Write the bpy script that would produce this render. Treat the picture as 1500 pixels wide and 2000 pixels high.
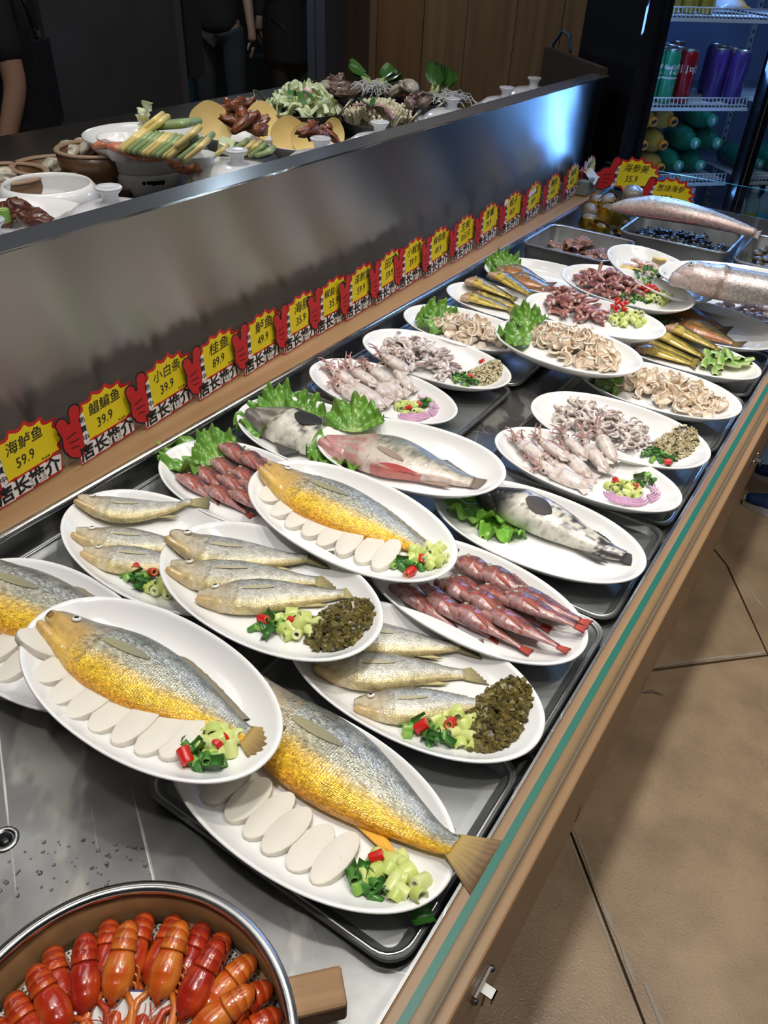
import bpy, math, random
import numpy as np
from mathutils import Matrix, Vector, noise as mnoise
for _o in list(bpy.data.objects): bpy.data.objects.remove(_o)
SC = bpy.context.scene
COL = SC.collection
PI = math.pi
# ---------------------------------------------------------------- camera
FPX, CAMZ, T = 1520.0, 1.55, 0.80
CR = Vector((0.83402133, 0.55025964, 0.04028342)); CU = Vector((-0.35807986, 0.4842972, 0.79827003)); CF = Vector((-0.41974663, 0.68019891, -0.60095109))
cam_d = bpy.data.cameras.new('camera'); cam = bpy.data.objects.new('camera', cam_d); COL.objects.link(cam)
cam_d.sensor_fit = 'VERTICAL'; cam_d.sensor_height = 36.0; cam_d.lens = 36.0 * FPX / 2000.0; cam_d.clip_start = 0.02; cam_d.clip_end = 60
cam.matrix_world = Matrix(((CR.x, CU.x, -CF.x, 0), (CR.y, CU.y, -CF.y, 0), (CR.z, CU.z, -CF.z, CAMZ), (0, 0, 0, 1)))
SC.camera = cam
# ---------------------------------------------------------------- world, exposure, lights
SC.view_settings.view_transform = 'Standard'; SC.view_settings.look = 'None'; SC.view_settings.gamma = 1.0
SC.view_settings.use_curve_mapping = False; SC.view_settings.exposure = -0.14
w = bpy.data.worlds.new('world'); SC.world = w; w.use_nodes = True
w.node_tree.nodes['Background'].inputs[0].default_value = (0.75, 0.85, 1.0, 1); w.node_tree.nodes['Background'].inputs[1].default_value = 0.035
def lamp(name, kind, loc, power, col=(1, 0.965, 0.915), target=None, **kw):
    d = bpy.data.lights.new(name, kind); d.energy = power; d.color = col
    for k, v in kw.items(): setattr(d, k, v)
    o = bpy.data.objects.new(name, d); COL.objects.link(o); o.location = loc
    if target is not None:
        o.rotation_euler = (Vector(target) - Vector(loc)).to_track_quat('-Z', 'Y').to_euler()
    return o
TRACK = [(-0.42, 0.10), (-0.42, 0.75), (-0.42, 1.4), (-0.42, 2.05)]
for (lx, ly) in TRACK:      # ceiling track spots over the fish counter
    lamp('track_spot', 'SPOT', (lx + 0.25, ly - 0.1, 2.62), 46, target=(lx, ly + 0.1, T), spot_size=math.radians(62), spot_blend=0.75, shadow_soft_size=0.045)
for (lx, ly, p) in [(-1.40, .7, 34), (-1.40, 1.45, 40), (-1.40, 2.2, 26)]:     # spots over the back table
    lamp('track_spot', 'SPOT', (lx + 0.3, ly - 0.3, 2.62), p, target=(lx, ly, 1.0), spot_size=math.radians(52), spot_blend=0.7, shadow_soft_size=0.045)
for (lx, ly, p) in [(0.42, 0.95, 54), (0.55, 2.0, 26)]:     # downlights over the aisle
    lamp('aisle_downlight', 'SPOT', (lx, ly, 2.72), p, col=(1, 0.9, 0.75), target=(lx - .1, ly + .1, 0), spot_size=math.radians(80), spot_blend=0.9, shadow_soft_size=0.05)
for (lx, ly, p) in [(-.5, 1.1, 14), (.9, 1.3, 8), (-1.9, .9, 12)]:      # unseen area fills, added so the steel reflects grey and the lids brighten
    lamp('fill_area', 'AREA', (lx, ly, 2.9), p, col=(1, .97, .93), shape='RECTANGLE', size=.5, size_y=2.6)
# ---------------------------------------------------------------- helpers
def at(u, v, z):
    d = CR * ((u - 750) / FPX) - CU * ((v - 1000) / FPX) + CF
    return Vector((0, 0, CAMZ)) + d * ((z - CAMZ) / d.z)
def atx(u, v, x):
    d = CR * ((u - 750) / FPX) - CU * ((v - 1000) / FPX) + CF
    return Vector((0, 0, CAMZ)) + d * (x / d.x)
def aty(u, v, y):
    d = CR * ((u - 750) / FPX) - CU * ((v - 1000) / FPX) + CF
    return Vector((0, 0, CAMZ)) + d * (y / d.y)
rnd = random.Random(7)
U = rnd.uniform
def lerp(a, b, t): return a + (b - a) * t
def mix3(a, b, t):
    t = min(1, max(0, t)); return tuple(x + (y - x) * t for x, y in zip(a, b))
def sstep(a, b, x):
    t = min(1.0, max(0.0, (x - a) / (b - a))); return t * t * (3 - 2 * t)
def curve(*pts):
    xs = [p[0] for p in pts]; ys = [p[1] for p in pts]
    def f(x):
        if x <= xs[0]: return ys[0]
        if x >= xs[-1]: return ys[-1]
        i = 0
        while xs[i + 1] < x: i += 1
        h = xs[i + 1] - xs[i]; t = (x - xs[i]) / h
        def sl(j):
            if j == 0: return (ys[1] - ys[0]) / (xs[1] - xs[0])
            if j == len(xs) - 1: return (ys[j] - ys[j - 1]) / (xs[j] - xs[j - 1])
            return (ys[j + 1] - ys[j - 1]) / (xs[j + 1] - xs[j - 1])
        m0, m1 = sl(i) * h, sl(i + 1) * h
        return (2*t**3 - 3*t*t + 1) * ys[i] + (t**3 - 2*t*t + t) * m0 + (-2*t**3 + 3*t*t) * ys[i+1] + (t**3 - t*t) * m1
    return f
def ns(x, y, z=0.0, s=1.0): return mnoise.noise(Vector((x * s, y * s, z * s)))

class G:
    """collects vertices, faces, colours, uvs of one mesh"""
    def __init__(self): self.v = []; self.f = []; self.c = []; self.uv = []; self.anyc = False
    def add(self, vs, fs, col=None, uvs=None):
        n = len(self.v); self.v += [tuple(p) for p in vs]; self.f += [tuple(i + n for i in f) for f in fs]
        if col is None: self.c += [(1, 1, 1)] * len(vs)
        elif callable(col): self.c += [col(p) for p in vs]; self.anyc = True
        elif len(col) == 3 and not isinstance(col[0], (tuple, list)): self.c += [tuple(col)] * len(vs); self.anyc = True
        else: self.c += [tuple(c) for c in col]; self.anyc = True
        self.uv += uvs if uvs else [(0, 0)] * len(vs)
        return self
    def grid(self, nu, nv, fn, cu=False, cv=False, col=None, cap0=False, cap1=False):
        """fn(u,v)->xyz (or (xyz,col)); u index runs rows"""
        vs, cs, uvs = [], [], []
        for i in range(nu):
            u = i / nu if cu else i / (nu - 1)
            for j in range(nv):
                q = j / nv if cv else j / (nv - 1)
                r = fn(u, q)
                if isinstance(r[0], (tuple, list, Vector)): vs.append(r[0]); cs.append(r[1])
                else: vs.append(r)
                uvs.append((u, q))
        fs = []
        for i in range(nu if cu else nu - 1):
            for j in range(nv if cv else nv - 1):
                a = i * nv + j; b = i * nv + (j + 1) % nv; c = ((i + 1) % nu) * nv + (j + 1) % nv; d = ((i + 1) % nu) * nv + j
                fs.append((a, b, c, d))
        if cap0: fs.append(tuple(range(nv))[::-1])
        if cap1: fs.append(tuple((nu - 1) * nv + j for j in range(nv)))
        return self.add(vs, fs, cs if cs else col, uvs)
    def tube(self, pts, rad, n=8, col=None, cap=True, flat=1.0):
        pts = [Vector(p) for p in pts]; m = len(pts)
        rad = [rad] * m if isinstance(rad, (int, float)) else rad
        up = Vector((0, 0, 1)); vs, cs = [], []
        for i, p in enumerate(pts):
            t = (pts[min(i + 1, m - 1)] - pts[max(i - 1, 0)])
            t = t.normalized() if t.length > 1e-9 else Vector((1, 0, 0))
            a = t.cross(up)
            if a.length < 0.05: a = t.cross(Vector((0, 1, 0)))
            a.normalize(); b = a.cross(t)
            for j in range(n):
                th = 2 * PI * j / n
                vs.append(p + a * (math.cos(th) * rad[i]) + b * (math.sin(th) * rad[i] * flat))
                if callable(col): cs.append(col(i / (m - 1), th))
        fs = [(i*n + j, i*n + (j+1) % n, (i+1)*n + (j+1) % n, (i+1)*n + j) for i in range(m - 1) for j in range(n)]
        if cap: fs.append(tuple(range(n))[::-1]); fs.append(tuple((m-1)*n + j for j in range(n)))
        return self.add(vs, fs, cs if cs else col)
    def lathe(self, prof, n=32, sx=1.0, sy=1.0, col=None, o=(0, 0, 0)):
        """prof list of (r,z) ; closes at r=0"""
        vs, fs, cs = [], [], []; rows = []
        for k, (r, z) in enumerate(prof):
            if r < 1e-7: rows.append([len(vs)]); vs.append((o[0], o[1], o[2] + z)); 
            else:
                rows.append(list(range(len(vs), len(vs) + n)))
                vs += [(o[0] + r*sx*math.cos(2*PI*j/n), o[1] + r*sy*math.sin(2*PI*j/n), o[2] + z) for j in range(n)]
            if callable(col): cs += [col(k)] * len(rows[-1])
        for a, b in zip(rows, rows[1:]):
            if len(a) == 1 and len(b) == 1: continue
            for j in range(n):
                k = (j + 1) % n
                if len(a) == 1: fs.append((a[0], b[k], b[j]))
                elif len(b) == 1: fs.append((a[j], a[k], b[0]))
                else: fs.append((a[j], a[k], b[k], b[j]))
        return self.add(vs, fs, cs if cs else col)
    def box(self, x0, y0, z0, x1, y1, z1, col=None, m=None):
        vs = [Vector((x, y, z)) for z in (z0, z1) for x, y in ((x0, y0), (x1, y0), (x1, y1), (x0, y1))]
        if m is not None: vs = [m @ p for p in vs]
        return self.add(vs, [(3,2,1,0), (4,5,6,7), (0,1,5,4), (1,2,6,5), (2,3,7,6), (3,0,4,7)], col)
    def prism(self, pts, z0, z1, col=None, m=None):
        n = len(pts); vs = [Vector((x, y, z0)) for x, y in pts] + [Vector((x, y, z1)) for x, y in pts]
        if m is not None: vs = [m @ p for p in vs]
        return self.add(vs, [tuple(range(n))[::-1], tuple(range(n, 2*n))] + [(i, (i+1) % n, n + (i+1) % n, n + i) for i in range(n)], col)
    def ball(self, c, r, nu=10, nv=14, col=None):
        rx, ry, rz = (r, r, r) if isinstance(r, (int, float)) else r
        return self.grid(nu, nv, lambda u, v: (c[0] + rx*math.sin(PI*u)*math.cos(2*PI*v), c[1] + ry*math.sin(PI*u)*math.sin(2*PI*v), c[2] - rz*math.cos(PI*u)), cv=True, col=col)
    def mesh(self, name, mat, smooth=True):
        me = bpy.data.meshes.new(name); me.from_pydata(self.v, [], self.f)
        if self.anyc:
            a = me.color_attributes.new('Col', 'FLOAT_COLOR', 'POINT')
            arr = np.ones((len(self.v), 4), np.float32); arr[:, :3] = np.array(self.c, np.float32); a.data.foreach_set('color', arr.ravel())
        if any(q != (0, 0) for q in self.uv):
            uvl = me.uv_layers.new(name='UVMap'); li = np.zeros(len(me.loops), np.int32); me.loops.foreach_get('vertex_index', li)
            uvl.data.foreach_set('uv', np.array(self.uv, np.float32)[li].ravel())
        me.polygons.foreach_set('use_smooth', [smooth] * len(me.polygons))
        if mat: me.materials.append(mat)
        me.update(); return me
    def build(self, name, mat, parent=None, smooth=True, loc=None, bevel=0, auto=False):
        o = link(name, self.mesh(name, mat, smooth), parent, loc)
        if bevel:
            b = o.modifiers.new('b', 'BEVEL'); b.width = bevel; b.segments = 2; b.limit_method = 'ANGLE'
        return o
def link(name, me, parent=None, loc=None, mw=None):
    o = bpy.data.objects.new(name, me); COL.objects.link(o)
    if parent is not None: o.parent = parent
    if mw is not None: o.matrix_world = mw
    elif loc is not None: o.location = loc
    return o
def tag(o, label, cat, group=None, kind=None):
    o['label'] = label; o['category'] = cat
    if group: o['group'] = group
    if kind: o['kind'] = kind
    return o
def struct(o): o['kind'] = 'structure'; return o
def stuffpart(o): o['kind'] = 'stuff'; return o
KIDS = {}
def dup(o, mw, label, group=None):
    c = o.copy(); COL.objects.link(c); c.matrix_world = mw; c['label'] = label
    if group: c['group'] = group
    elif 'group' in c.keys(): del c['group']
    for ch in o.children:
        d = ch.copy(); COL.objects.link(d); d.parent = c
        for g in ch.children:
            e = g.copy(); COL.objects.link(e); e.parent = d
    return c
def smooth_by_angle(o, deg=40):
    me = o.data; me.polygons.foreach_set('use_smooth', [True] * len(me.polygons)); me.set_sharp_from_angle(angle=math.radians(deg)); return o
def rot(rx=0, ry=0, rz=0): return Matrix.Rotation(rz, 4, 'Z') @ Matrix.Rotation(ry, 4, 'Y') @ Matrix.Rotation(rx, 4, 'X')
def TR(x, y, z): return Matrix.Translation((x, y, z))
ORD = ['first', 'second', 'third', 'fourth', 'fifth', 'sixth', 'seventh', 'eighth', 'ninth', 'tenth', 'eleventh', 'twelfth', 'thirteenth', 'fourteenth', 'fifteenth', 'sixteenth', 'seventeenth', 'eighteenth', 'nineteenth', 'twentieth']
# ---------------------------------------------------------------- materials
def M(name, col=(.8, .8, .8), rough=.5, metal=0.0, spec=.5, coat=0.0, sss=0.0, vc=False, nz=None, bump=None, vor=None, trans=0.0, aniso=0.0, emit=0.0, wave=None, roughnz=None, coord='Object', alpha=1.0, sheen=0):
    m = bpy.data.materials.new(name); m.use_nodes = True; nt = m.node_tree; N = nt.nodes; L = nt.links; b = N['Principled BSDF']
    b.inputs['Roughness'].default_value = rough; b.inputs['Metallic'].default_value = metal; b.inputs['Specular IOR Level'].default_value = spec
    b.inputs['Coat Weight'].default_value = coat; b.inputs['Coat Roughness'].default_value = .12
    b.inputs['Base Color'].default_value = (*col, 1)
    if sss: b.inputs['Subsurface Weight'].default_value = sss; b.inputs['Subsurface Radius'].default_value = (.012, .007, .004); b.inputs['Subsurface Scale'].default_value = .6
    if trans: b.inputs['Transmission Weight'].default_value = trans; b.inputs['IOR'].default_value = 1.45
    if alpha < 1: b.inputs['Alpha'].default_value = alpha
    if aniso: b.inputs['Anisotropic'].default_value = aniso
    if emit: b.inputs['Emission Color'].default_value = (*col, 1); b.inputs['Emission Strength'].default_value = emit
    tc = N.new('ShaderNodeTexCoord'); src = None
    if vc:
        a = N.new('ShaderNodeAttribute'); a.attribute_name = 'Col'; src = a.outputs['Color']
    if nz:      # (scale, colour2, lo, hi[, stretch])
        mp = N.new('ShaderNodeMapping'); mp.inputs['Scale'].default_value = nz[4] if len(nz) > 4 else (1, 1, 1); L.new(tc.outputs[coord], mp.inputs[0])
        t = N.new('ShaderNodeTexNoise'); t.inputs['Scale'].default_value = nz[0]; t.inputs['Detail'].default_value = 6; L.new(mp.outputs[0], t.inputs[0])
        r = N.new('ShaderNodeMapRange'); r.inputs[1].default_value = nz[2]; r.inputs[2].default_value = nz[3]; L.new(t.outputs[0], r.inputs[0])
        x = N.new('ShaderNodeMix'); x.data_type = 'RGBA'; L.new(r.outputs[0], x.inputs[0])
        if src: L.new(src, x.inputs[6])
        else: x.inputs[6].default_value = (*col, 1)
        x.inputs[7].default_value = (*nz[1], 1)
        if vc: x.blend_type = 'MULTIPLY'
        src = x.outputs[2]
    if src: L.new(src, b.inputs['Base Color'])
    if roughnz:     # (scale, lo rough, hi rough)
        t = N.new('ShaderNodeTexNoise'); t.inputs['Scale'].default_value = roughnz[0]; t.inputs['Detail'].default_value = 5; L.new(tc.outputs[coord], t.inputs[0])
        r = N.new('ShaderNodeMapRange'); r.inputs[1].default_value = .35; r.inputs[2].default_value = .65; r.inputs[3].default_value = roughnz[1]; r.inputs[4].default_value = roughnz[2]
        L.new(t.outputs[0], r.inputs[0]); L.new(r.outputs[0], b.inputs['Roughness'])
    hgt = None; st = .3; ds = .002
    if bump:        # (scale, strength, distance[, stretch])
        mp = N.new('ShaderNodeMapping'); mp.inputs['Scale'].default_value = bump[3] if len(bump) > 3 else (1, 1, 1); L.new(tc.outputs[coord], mp.inputs[0])
        t = N.new('ShaderNodeTexNoise'); t.inputs['Scale'].default_value = bump[0]; t.inputs['Detail'].default_value = 5; L.new(mp.outputs[0], t.inputs[0]); hgt = t.outputs[0]; st, ds = bump[1], bump[2]
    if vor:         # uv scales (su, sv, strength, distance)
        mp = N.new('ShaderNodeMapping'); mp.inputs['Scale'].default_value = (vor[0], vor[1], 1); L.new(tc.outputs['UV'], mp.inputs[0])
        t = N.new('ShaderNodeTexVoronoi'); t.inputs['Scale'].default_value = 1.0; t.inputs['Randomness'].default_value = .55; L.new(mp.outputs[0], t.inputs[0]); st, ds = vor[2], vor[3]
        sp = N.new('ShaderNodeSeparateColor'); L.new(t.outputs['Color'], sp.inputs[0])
        gl = N.new('ShaderNodeMapRange'); gl.inputs[1].default_value = .35; gl.inputs[2].default_value = 1.0; gl.inputs[3].default_value = .84; gl.inputs[4].default_value = vor[4] if len(vor) > 4 else 1.5; L.new(sp.outputs[0], gl.inputs[0])  # glints painted in: base colour brightened at random per scale cell
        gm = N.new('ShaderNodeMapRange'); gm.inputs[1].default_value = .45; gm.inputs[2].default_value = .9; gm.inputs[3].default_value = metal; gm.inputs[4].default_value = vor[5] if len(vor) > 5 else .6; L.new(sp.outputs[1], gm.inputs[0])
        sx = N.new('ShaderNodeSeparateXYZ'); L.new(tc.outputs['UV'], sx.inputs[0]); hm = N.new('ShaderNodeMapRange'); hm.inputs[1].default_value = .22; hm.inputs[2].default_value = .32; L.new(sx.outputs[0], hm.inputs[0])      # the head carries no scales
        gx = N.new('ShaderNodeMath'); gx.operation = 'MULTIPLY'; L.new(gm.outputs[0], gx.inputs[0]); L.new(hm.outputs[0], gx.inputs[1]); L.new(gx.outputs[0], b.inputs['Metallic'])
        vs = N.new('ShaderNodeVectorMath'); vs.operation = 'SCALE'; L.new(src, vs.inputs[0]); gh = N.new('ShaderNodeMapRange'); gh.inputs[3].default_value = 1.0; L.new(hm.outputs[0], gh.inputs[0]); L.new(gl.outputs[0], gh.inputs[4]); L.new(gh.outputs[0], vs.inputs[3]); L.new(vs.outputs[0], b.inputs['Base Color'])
        rh = N.new('ShaderNodeMath'); rh.operation = 'MULTIPLY_ADD'; L.new(sp.outputs[2], rh.inputs[0]); rh.inputs[1].default_value = .8; L.new(t.outputs['Distance'], rh.inputs[2])
        if hgt:
            a = N.new('ShaderNodeMath'); a.operation = 'MULTIPLY_ADD'; L.new(hgt, a.inputs[0]); a.inputs[1].default_value = .6; L.new(rh.outputs[0], a.inputs[2]); hgt = a.outputs[0]
        else: hgt = rh.outputs[0]
    if hgt:
        bp = N.new('ShaderNodeBump'); bp.inputs['Strength'].default_value = st; bp.inputs['Distance'].default_value = ds; L.new(hgt, bp.inputs['Height']); L.new(bp.outputs[0], b.inputs['Normal']); L.new(bp.outputs[0], b.inputs['Coat Normal'])
    return m
def wood(name, c1, c2, axis, sc=1.0, rough=.45, coat=.1):
    s = [26, 26, 26]; s[axis] = 1.6
    return M(name, c1, rough, coat=coat, nz=(sc, c2, .3, .7, tuple(s)), bump=(sc, .15, .001, tuple(s)))
PORC = M('white_porcelain', (.86, .86, .85), .12, spec=.5, coat=.4)
STEEL = M('stainless', (.62, .62, .61), .24, 1.0, roughnz=(9, .18, .34), bump=(60, .08, .001))
STEEL_TRAY = M('tray_steel', (.33, .34, .34), .4, .82, roughnz=(14, .34, .52), bump=(90, .1, .0008), nz=(25, (.27, .28, .28), .4, .75))
# ---------------------------------------------------------------- the setting
STONE = M('floor_stone', (.40, .29, .185), .42, nz=(7, (.25, .175, .11), .35, .75), bump=(220, .35, .0025), coord='Object', roughnz=(120, .2, .55))
GROUT = M('floor_joint', (.07, .06, .05), .8)
W_RAIL = wood('oak_rail', (.36, .215, .105), (.26, .145, .065), 1, 1.0, .4)
W_FRONT = wood('oak_front', (.42, .26, .135), (.33, .19, .095), 1, 1.0, .5)
W_WALL = wood('oak_panel', (.30, .185, .10), (.20, .115, .06), 2, 1.0, .5)
CEIL = M('ceiling_dark', (.035, .035, .038), .8)
BLACK = M('black_gloss', (.006, .006, .008), .25)
GREYWALL = M('grey_panel', (.085, .085, .10), .5, nz=(3, (.07, .07, .08), .4, .6))
floor = G().box(-6, -2.5, -.12, 3.2, 7.5, -.012).build('floor', GROUT, smooth=False); struct(floor)
# irregular stone slabs of the aisle: joints read off the photograph, unprojected to the floor
def fp(u, v): p = at(u, v, 0); return (p.x, p.y)
A0 = fp(1108, 1610); B0 = fp(1230, 1925); C0 = fp(1282, 1308); D0 = fp(1500, 1280); E0 = fp(1420, 1105); F0 = fp(1500, 1205)
def slab(pts, k):
    cx = sum(p[0] for p in pts) / len(pts); cy = sum(p[1] for p in pts) / len(pts); q = []
    n = len(pts)
    for i, p in enumerate(pts):      # subdivide edges a little unevenly, shrink by the joint
        a = Vector(p); b = Vector(pts[(i + 1) % n]); m_ = max(1, int((b - a).length / .12))
        for j in range(m_):
            r = a.lerp(b, j / m_); d = (Vector((cx, cy)) - r).normalized(); r = r + d * (.0035 + .002 * ns(r.x, r.y, 3, 9)); q.append((r.x, r.y))
    g = G().prism(q, -.012, 0.0005 * k)
    return g.build('tile', STONE, floor, smooth=False)
J1 = (B0[0], B0[1]); BL = (-.62, 1.25); X1 = 1.6
def ext(a, b, k): return (a[0] + (b[0] - a[0]) * k, a[1] + (b[1] - a[1]) * k)
K1 = ext(A0, B0, 2.2); K0 = ext(B0, A0, 1.2); M1 = ext(C0, D0, 4.0); M0 = ext(D0, C0, 1.3); Q1 = ext(E0, F0, 1.0); Q2 = D0
slab([K0, B0, K1, (1.5, -.4), M1, D0, C0, M0], 0)
slab([K0, (-1.4, K0[1]), (-1.4, -.9), (K1[0], -.9), K1, B0, A0], 1)
E1 = ext(F0, E0, 3.5)
slab([M0, C0, D0, E0, E1, (-1.2, E1[1] - .1)], 0)
slab([D0, M1, (1.8, 3.2), (.2, 3.6), E1, E0], 1)
SMEAR = M('cement_smear', (.34, .30, .25), .8, bump=(90, .6, .004))
def smear(a, b, off, w_, seed):
    d = Vector((b[0] - a[0], b[1] - a[1])); l = d.length; d.normalize(); n = Vector((-d.y, d.x)); m_ = 40; up, dn = [], []
    for i in range(m_ + 1):
        t = i / m_ * l; p = Vector(a) + d * t + n * (off + .004 * ns(t * 9, seed)); k = w_ * max(.12, .6 + ns(t * 22, seed, 2)); up.append(p + n * k); dn.append(p - n * k)
    G().prism([tuple(q) for q in dn + up[::-1]], .0002, .0016).build('cement_smear', SMEAR, floor, False)
smear(A0, B0, .010, .004, 1); smear(A0, B0, -.008, .003, 5); smear(C0, D0, .012, .006, 2); smear(E0, F0, .008, .004, 3); smear(B0, ext(A0, B0, 1.4), .03, .006, 4)
for k, (x0, y0, x1, y1) in enumerate([(-5.9, -.9, -1.42, 2.9), (-5.9, 2.92, -1.42, 7.4), (-1.2, 3.65, .6, 7.4), (.62, 3.65, 3.1, 7.4), (1.85, -2.4, 3.1, 3.2), (-1.4, -2.4, 1.5, -.95)]):
    slab([(x0, y0), (x1, y0), (x1, y1), (x0, y1)], 0)
struct(G().box(-6, -2.5, 2.95, 3.2, 7.5, 3.05).build('ceiling', CEIL, smooth=False))
struct(G().box(-6.1, -2.5, -.1, -6.0, 7.5, 3.0).build('wall_left', GREYWALL, smooth=False))
struct(G().box(-6, 7.5, -.1, 3.2, 7.6, 3.0).build('wall_back', GREYWALL, smooth=False))
struct(G().box(3.2, -2.5, -.1, 3.3, 7.5, 3.0).build('wall_right', GREYWALL, smooth=False))
struct(G().box(-6, -2.6, -.1, 3.2, -2.5, 3.0).build('wall_front', M('shop_wall', (.30, .27, .24), .7), smooth=False))
# ---------------------------------------------------------------- counter carcass, rails, steel bed
XL, XO, XI = -.905, -.072, -.122      # inner edge of left rail, outer / inner edge of right rail
ZR = T + .04
Y0, Y1 = -.35, 2.86
bed = G()
bed.box(XL, Y0, T - .03, XI, Y1, T - .018)
bed.box(XL - .004, Y0, T - .03, XL, Y1, ZR - .002); bed.box(XI, Y0, T - .03, XI + .003, Y1, ZR - .001); bed.box(XL, Y1, T - .03, XI, Y1 + .004, ZR)
counter = bpy.data.objects.new('display_counter', None); COL.objects.link(counter); counter.location = (0, 0, 0)
tag(counter, 'long fish display counter with stainless bed and oak rails', 'counter')
BED = M('wet_steel_bed', (.27, .27, .265), .3, .9, roughnz=(9, .28, .5), nz=(7, (.19, .19, .185), .3, .7), bump=(30, .22, .002))
def scratched(m):      # fine scratches and milky frost worn into the steel
    nt = m.node_tree; N = nt.nodes; L = nt.links; b = N['Principled BSDF']; tc = N.new('ShaderNodeTexCoord'); prev = b.inputs['Base Color'].links[0].from_socket; rp = b.inputs['Roughness'].links[0].from_socket
    for ang, sc, lo, colr in ((.55, (3, 150, 1), .66, (.75, .74, .70)), (1.25, (4, 190, 1), .68, (.7, .7, .68)), (-.4, (3, 120, 1), .69, (.8, .8, .76)), (.9, (6, 13, 1), .54, (.40, .39, .36))):
        mp = N.new('ShaderNodeMapping'); mp.inputs['Rotation'].default_value = (0, 0, ang); mp2 = N.new('ShaderNodeMapping'); mp2.inputs['Scale'].default_value = sc; L.new(tc.outputs['Object'], mp.inputs[0]); L.new(mp.outputs[0], mp2.inputs[0])
        t = N.new('ShaderNodeTexNoise'); t.inputs['Scale'].default_value = 1.0; t.inputs['Detail'].default_value = 4; L.new(mp2.outputs[0], t.inputs[0]); r = N.new('ShaderNodeMapRange'); r.inputs[1].default_value = lo; r.inputs[2].default_value = lo + .06; L.new(t.outputs[0], r.inputs[0])
        x = N.new('ShaderNodeMix'); x.data_type = 'RGBA'; L.new(r.outputs[0], x.inputs[0]); L.new(prev, x.inputs[6]); x.inputs[7].default_value = (*colr, 1); prev = x.outputs[2]
        q = N.new('ShaderNodeMix'); L.new(r.outputs[0], q.inputs[0]); L.new(rp, q.inputs[2]); q.inputs[3].default_value = .5; rp = q.outputs[0]
    L.new(prev, b.inputs['Base Color']); L.new(rp, b.inputs['Roughness'])
scratched(BED)
bed.build('steel_bed', BED, counter, smooth=False)
G().tube([(XL + .004, Y0, ZR - .004), (XL + .004, Y1, ZR - .004)], .006, 10).build('rim_bead', STEEL, counter)
G().box(-1.012, Y0, ZR - .03, XL - .004, Y1 + .09, ZR).build('back_rail', W_RAIL, counter, False, bevel=.003)
G().box(XI + .003, Y0, ZR - .02, XO, Y1 + .05, ZR).build('front_rail', W_RAIL, counter, False, bevel=.0025)
G().box(XO - .022, Y0, .675, XO, Y1 + .05, ZR - .0205).build('front_board', W_FRONT, counter, False, bevel=.002)
for k in range(9):        # plinth planks under the board, ends just showing
    y = -.2 + k * .34
    G().box(XO - .034, y, .35, XO - .0225, y + .33, .672 - .004 * (k % 3)).build('plank', W_FRONT, counter, False)
G().box(-.95, Y0, 0, XO - .06, Y1, T - .031).build('cabinet_body', M('cabinet_dark', (.10, .07, .045), .7), counter, False)
for yb in (.33, 1.45, 2.4):
    g = G(); g.box(XO + .0005, yb - .016, .762, XO + .003, yb + .016, .773); g.box(XO + .003, yb - .006, .764, XO + .016, yb + .004, .766); g.box(XO + .0145, yb - .006, .756, XO + .016, yb + .004, .766)
    cl = g.build('bracket', M('dull_steel', (.30, .30, .30), .4, .9), counter, False)
    for dy in (-.017, .017): G().ball((XO + .003, yb + dy, .768), .004, 6, 8).build('screw', STEEL, cl)
GLASS = bpy.data.materials.new('clear_glass'); GLASS.use_nodes = True
def glass_nodes(m, tint, fres=1.5, rough=0.02, mx=1.0):
    nt = m.node_tree; N = nt.nodes; L = nt.links
    for n in list(N):
        if n.type != 'OUTPUT_MATERIAL': N.remove(n)
    t = N.new('ShaderNodeBsdfTransparent'); t.inputs[0].default_value = (*tint, 1); g = N.new('ShaderNodeBsdfGlossy'); g.inputs['Roughness'].default_value = rough
    fr = N.new('ShaderNodeFresnel'); fr.inputs[0].default_value = fres; x = N.new('ShaderNodeMixShader')
    gm = N.new('ShaderNodeNewGeometry'); ml = N.new('ShaderNodeMath'); ml.operation = 'MULTIPLY'; iv = N.new('ShaderNodeMath'); iv.operation = 'SUBTRACT'; iv.inputs[0].default_value = 1.0; L.new(gm.outputs['Backfacing'], iv.inputs[1])
    L.new(fr.outputs[0], ml.inputs[0]); L.new(iv.outputs[0], ml.inputs[1]); L.new(ml.outputs[0], x.inputs[0]); L.new(t.outputs[0], x.inputs[1]); L.new(g.outputs[0], x.inputs[2]); L.new(x.outputs[0], N['Material Output'].inputs[0])
glass_nodes(GLASS, (.93, .97, .95))
GEDGE = M('glass_edge', (.012, .13, .095), .35, spec=.4)
SEAL = M('clear_sealant', (.34, .30, .24), .4)
def pane(name, x0, y0, z0, x1, y1, z1, label, ax):
    p = G().box(x0, y0, z0, x1, y1, z1 - .0012).build(name, GLASS, None, False)
    tag(p, label, 'glass pane')
    G().box(x0, y0, z1 - .0012, x1, y1, z1).build('polished_edge', GEDGE, p, False)
    return p
pn = pane('glass_guard', -.0935, Y0, ZR + .0002, -.0865, 1.66, .936, 'low clear glass guard with green edge along near front rail', 1)
G().box(-.0865, Y0, ZR, -.0850, 1.66, ZR + .0022).build('sealant_bead', SEAL, pn, False)
pn = pane('glass_guard', -.0935, 1.664, ZR + .0002, -.0865, Y1, .936, 'second low glass guard beyond the joint, far end of front rail', 1)
pane('glass_guard', -.93, Y1 + .002, ZR + .0002, -.094, Y1 + .009, .925, 'low glass guard across the far end of counter', 0)
ac = M('acrylic_strip', (.5, .56, .53), .1, alpha=.35)
tag(G().box(-.9775, .25, ZR + .0003, -.9745, 2.84, ZR + .058).build('card_strip', ac, None, False), 'clear plastic strip holding the price cards along back rail', 'strip')
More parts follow.
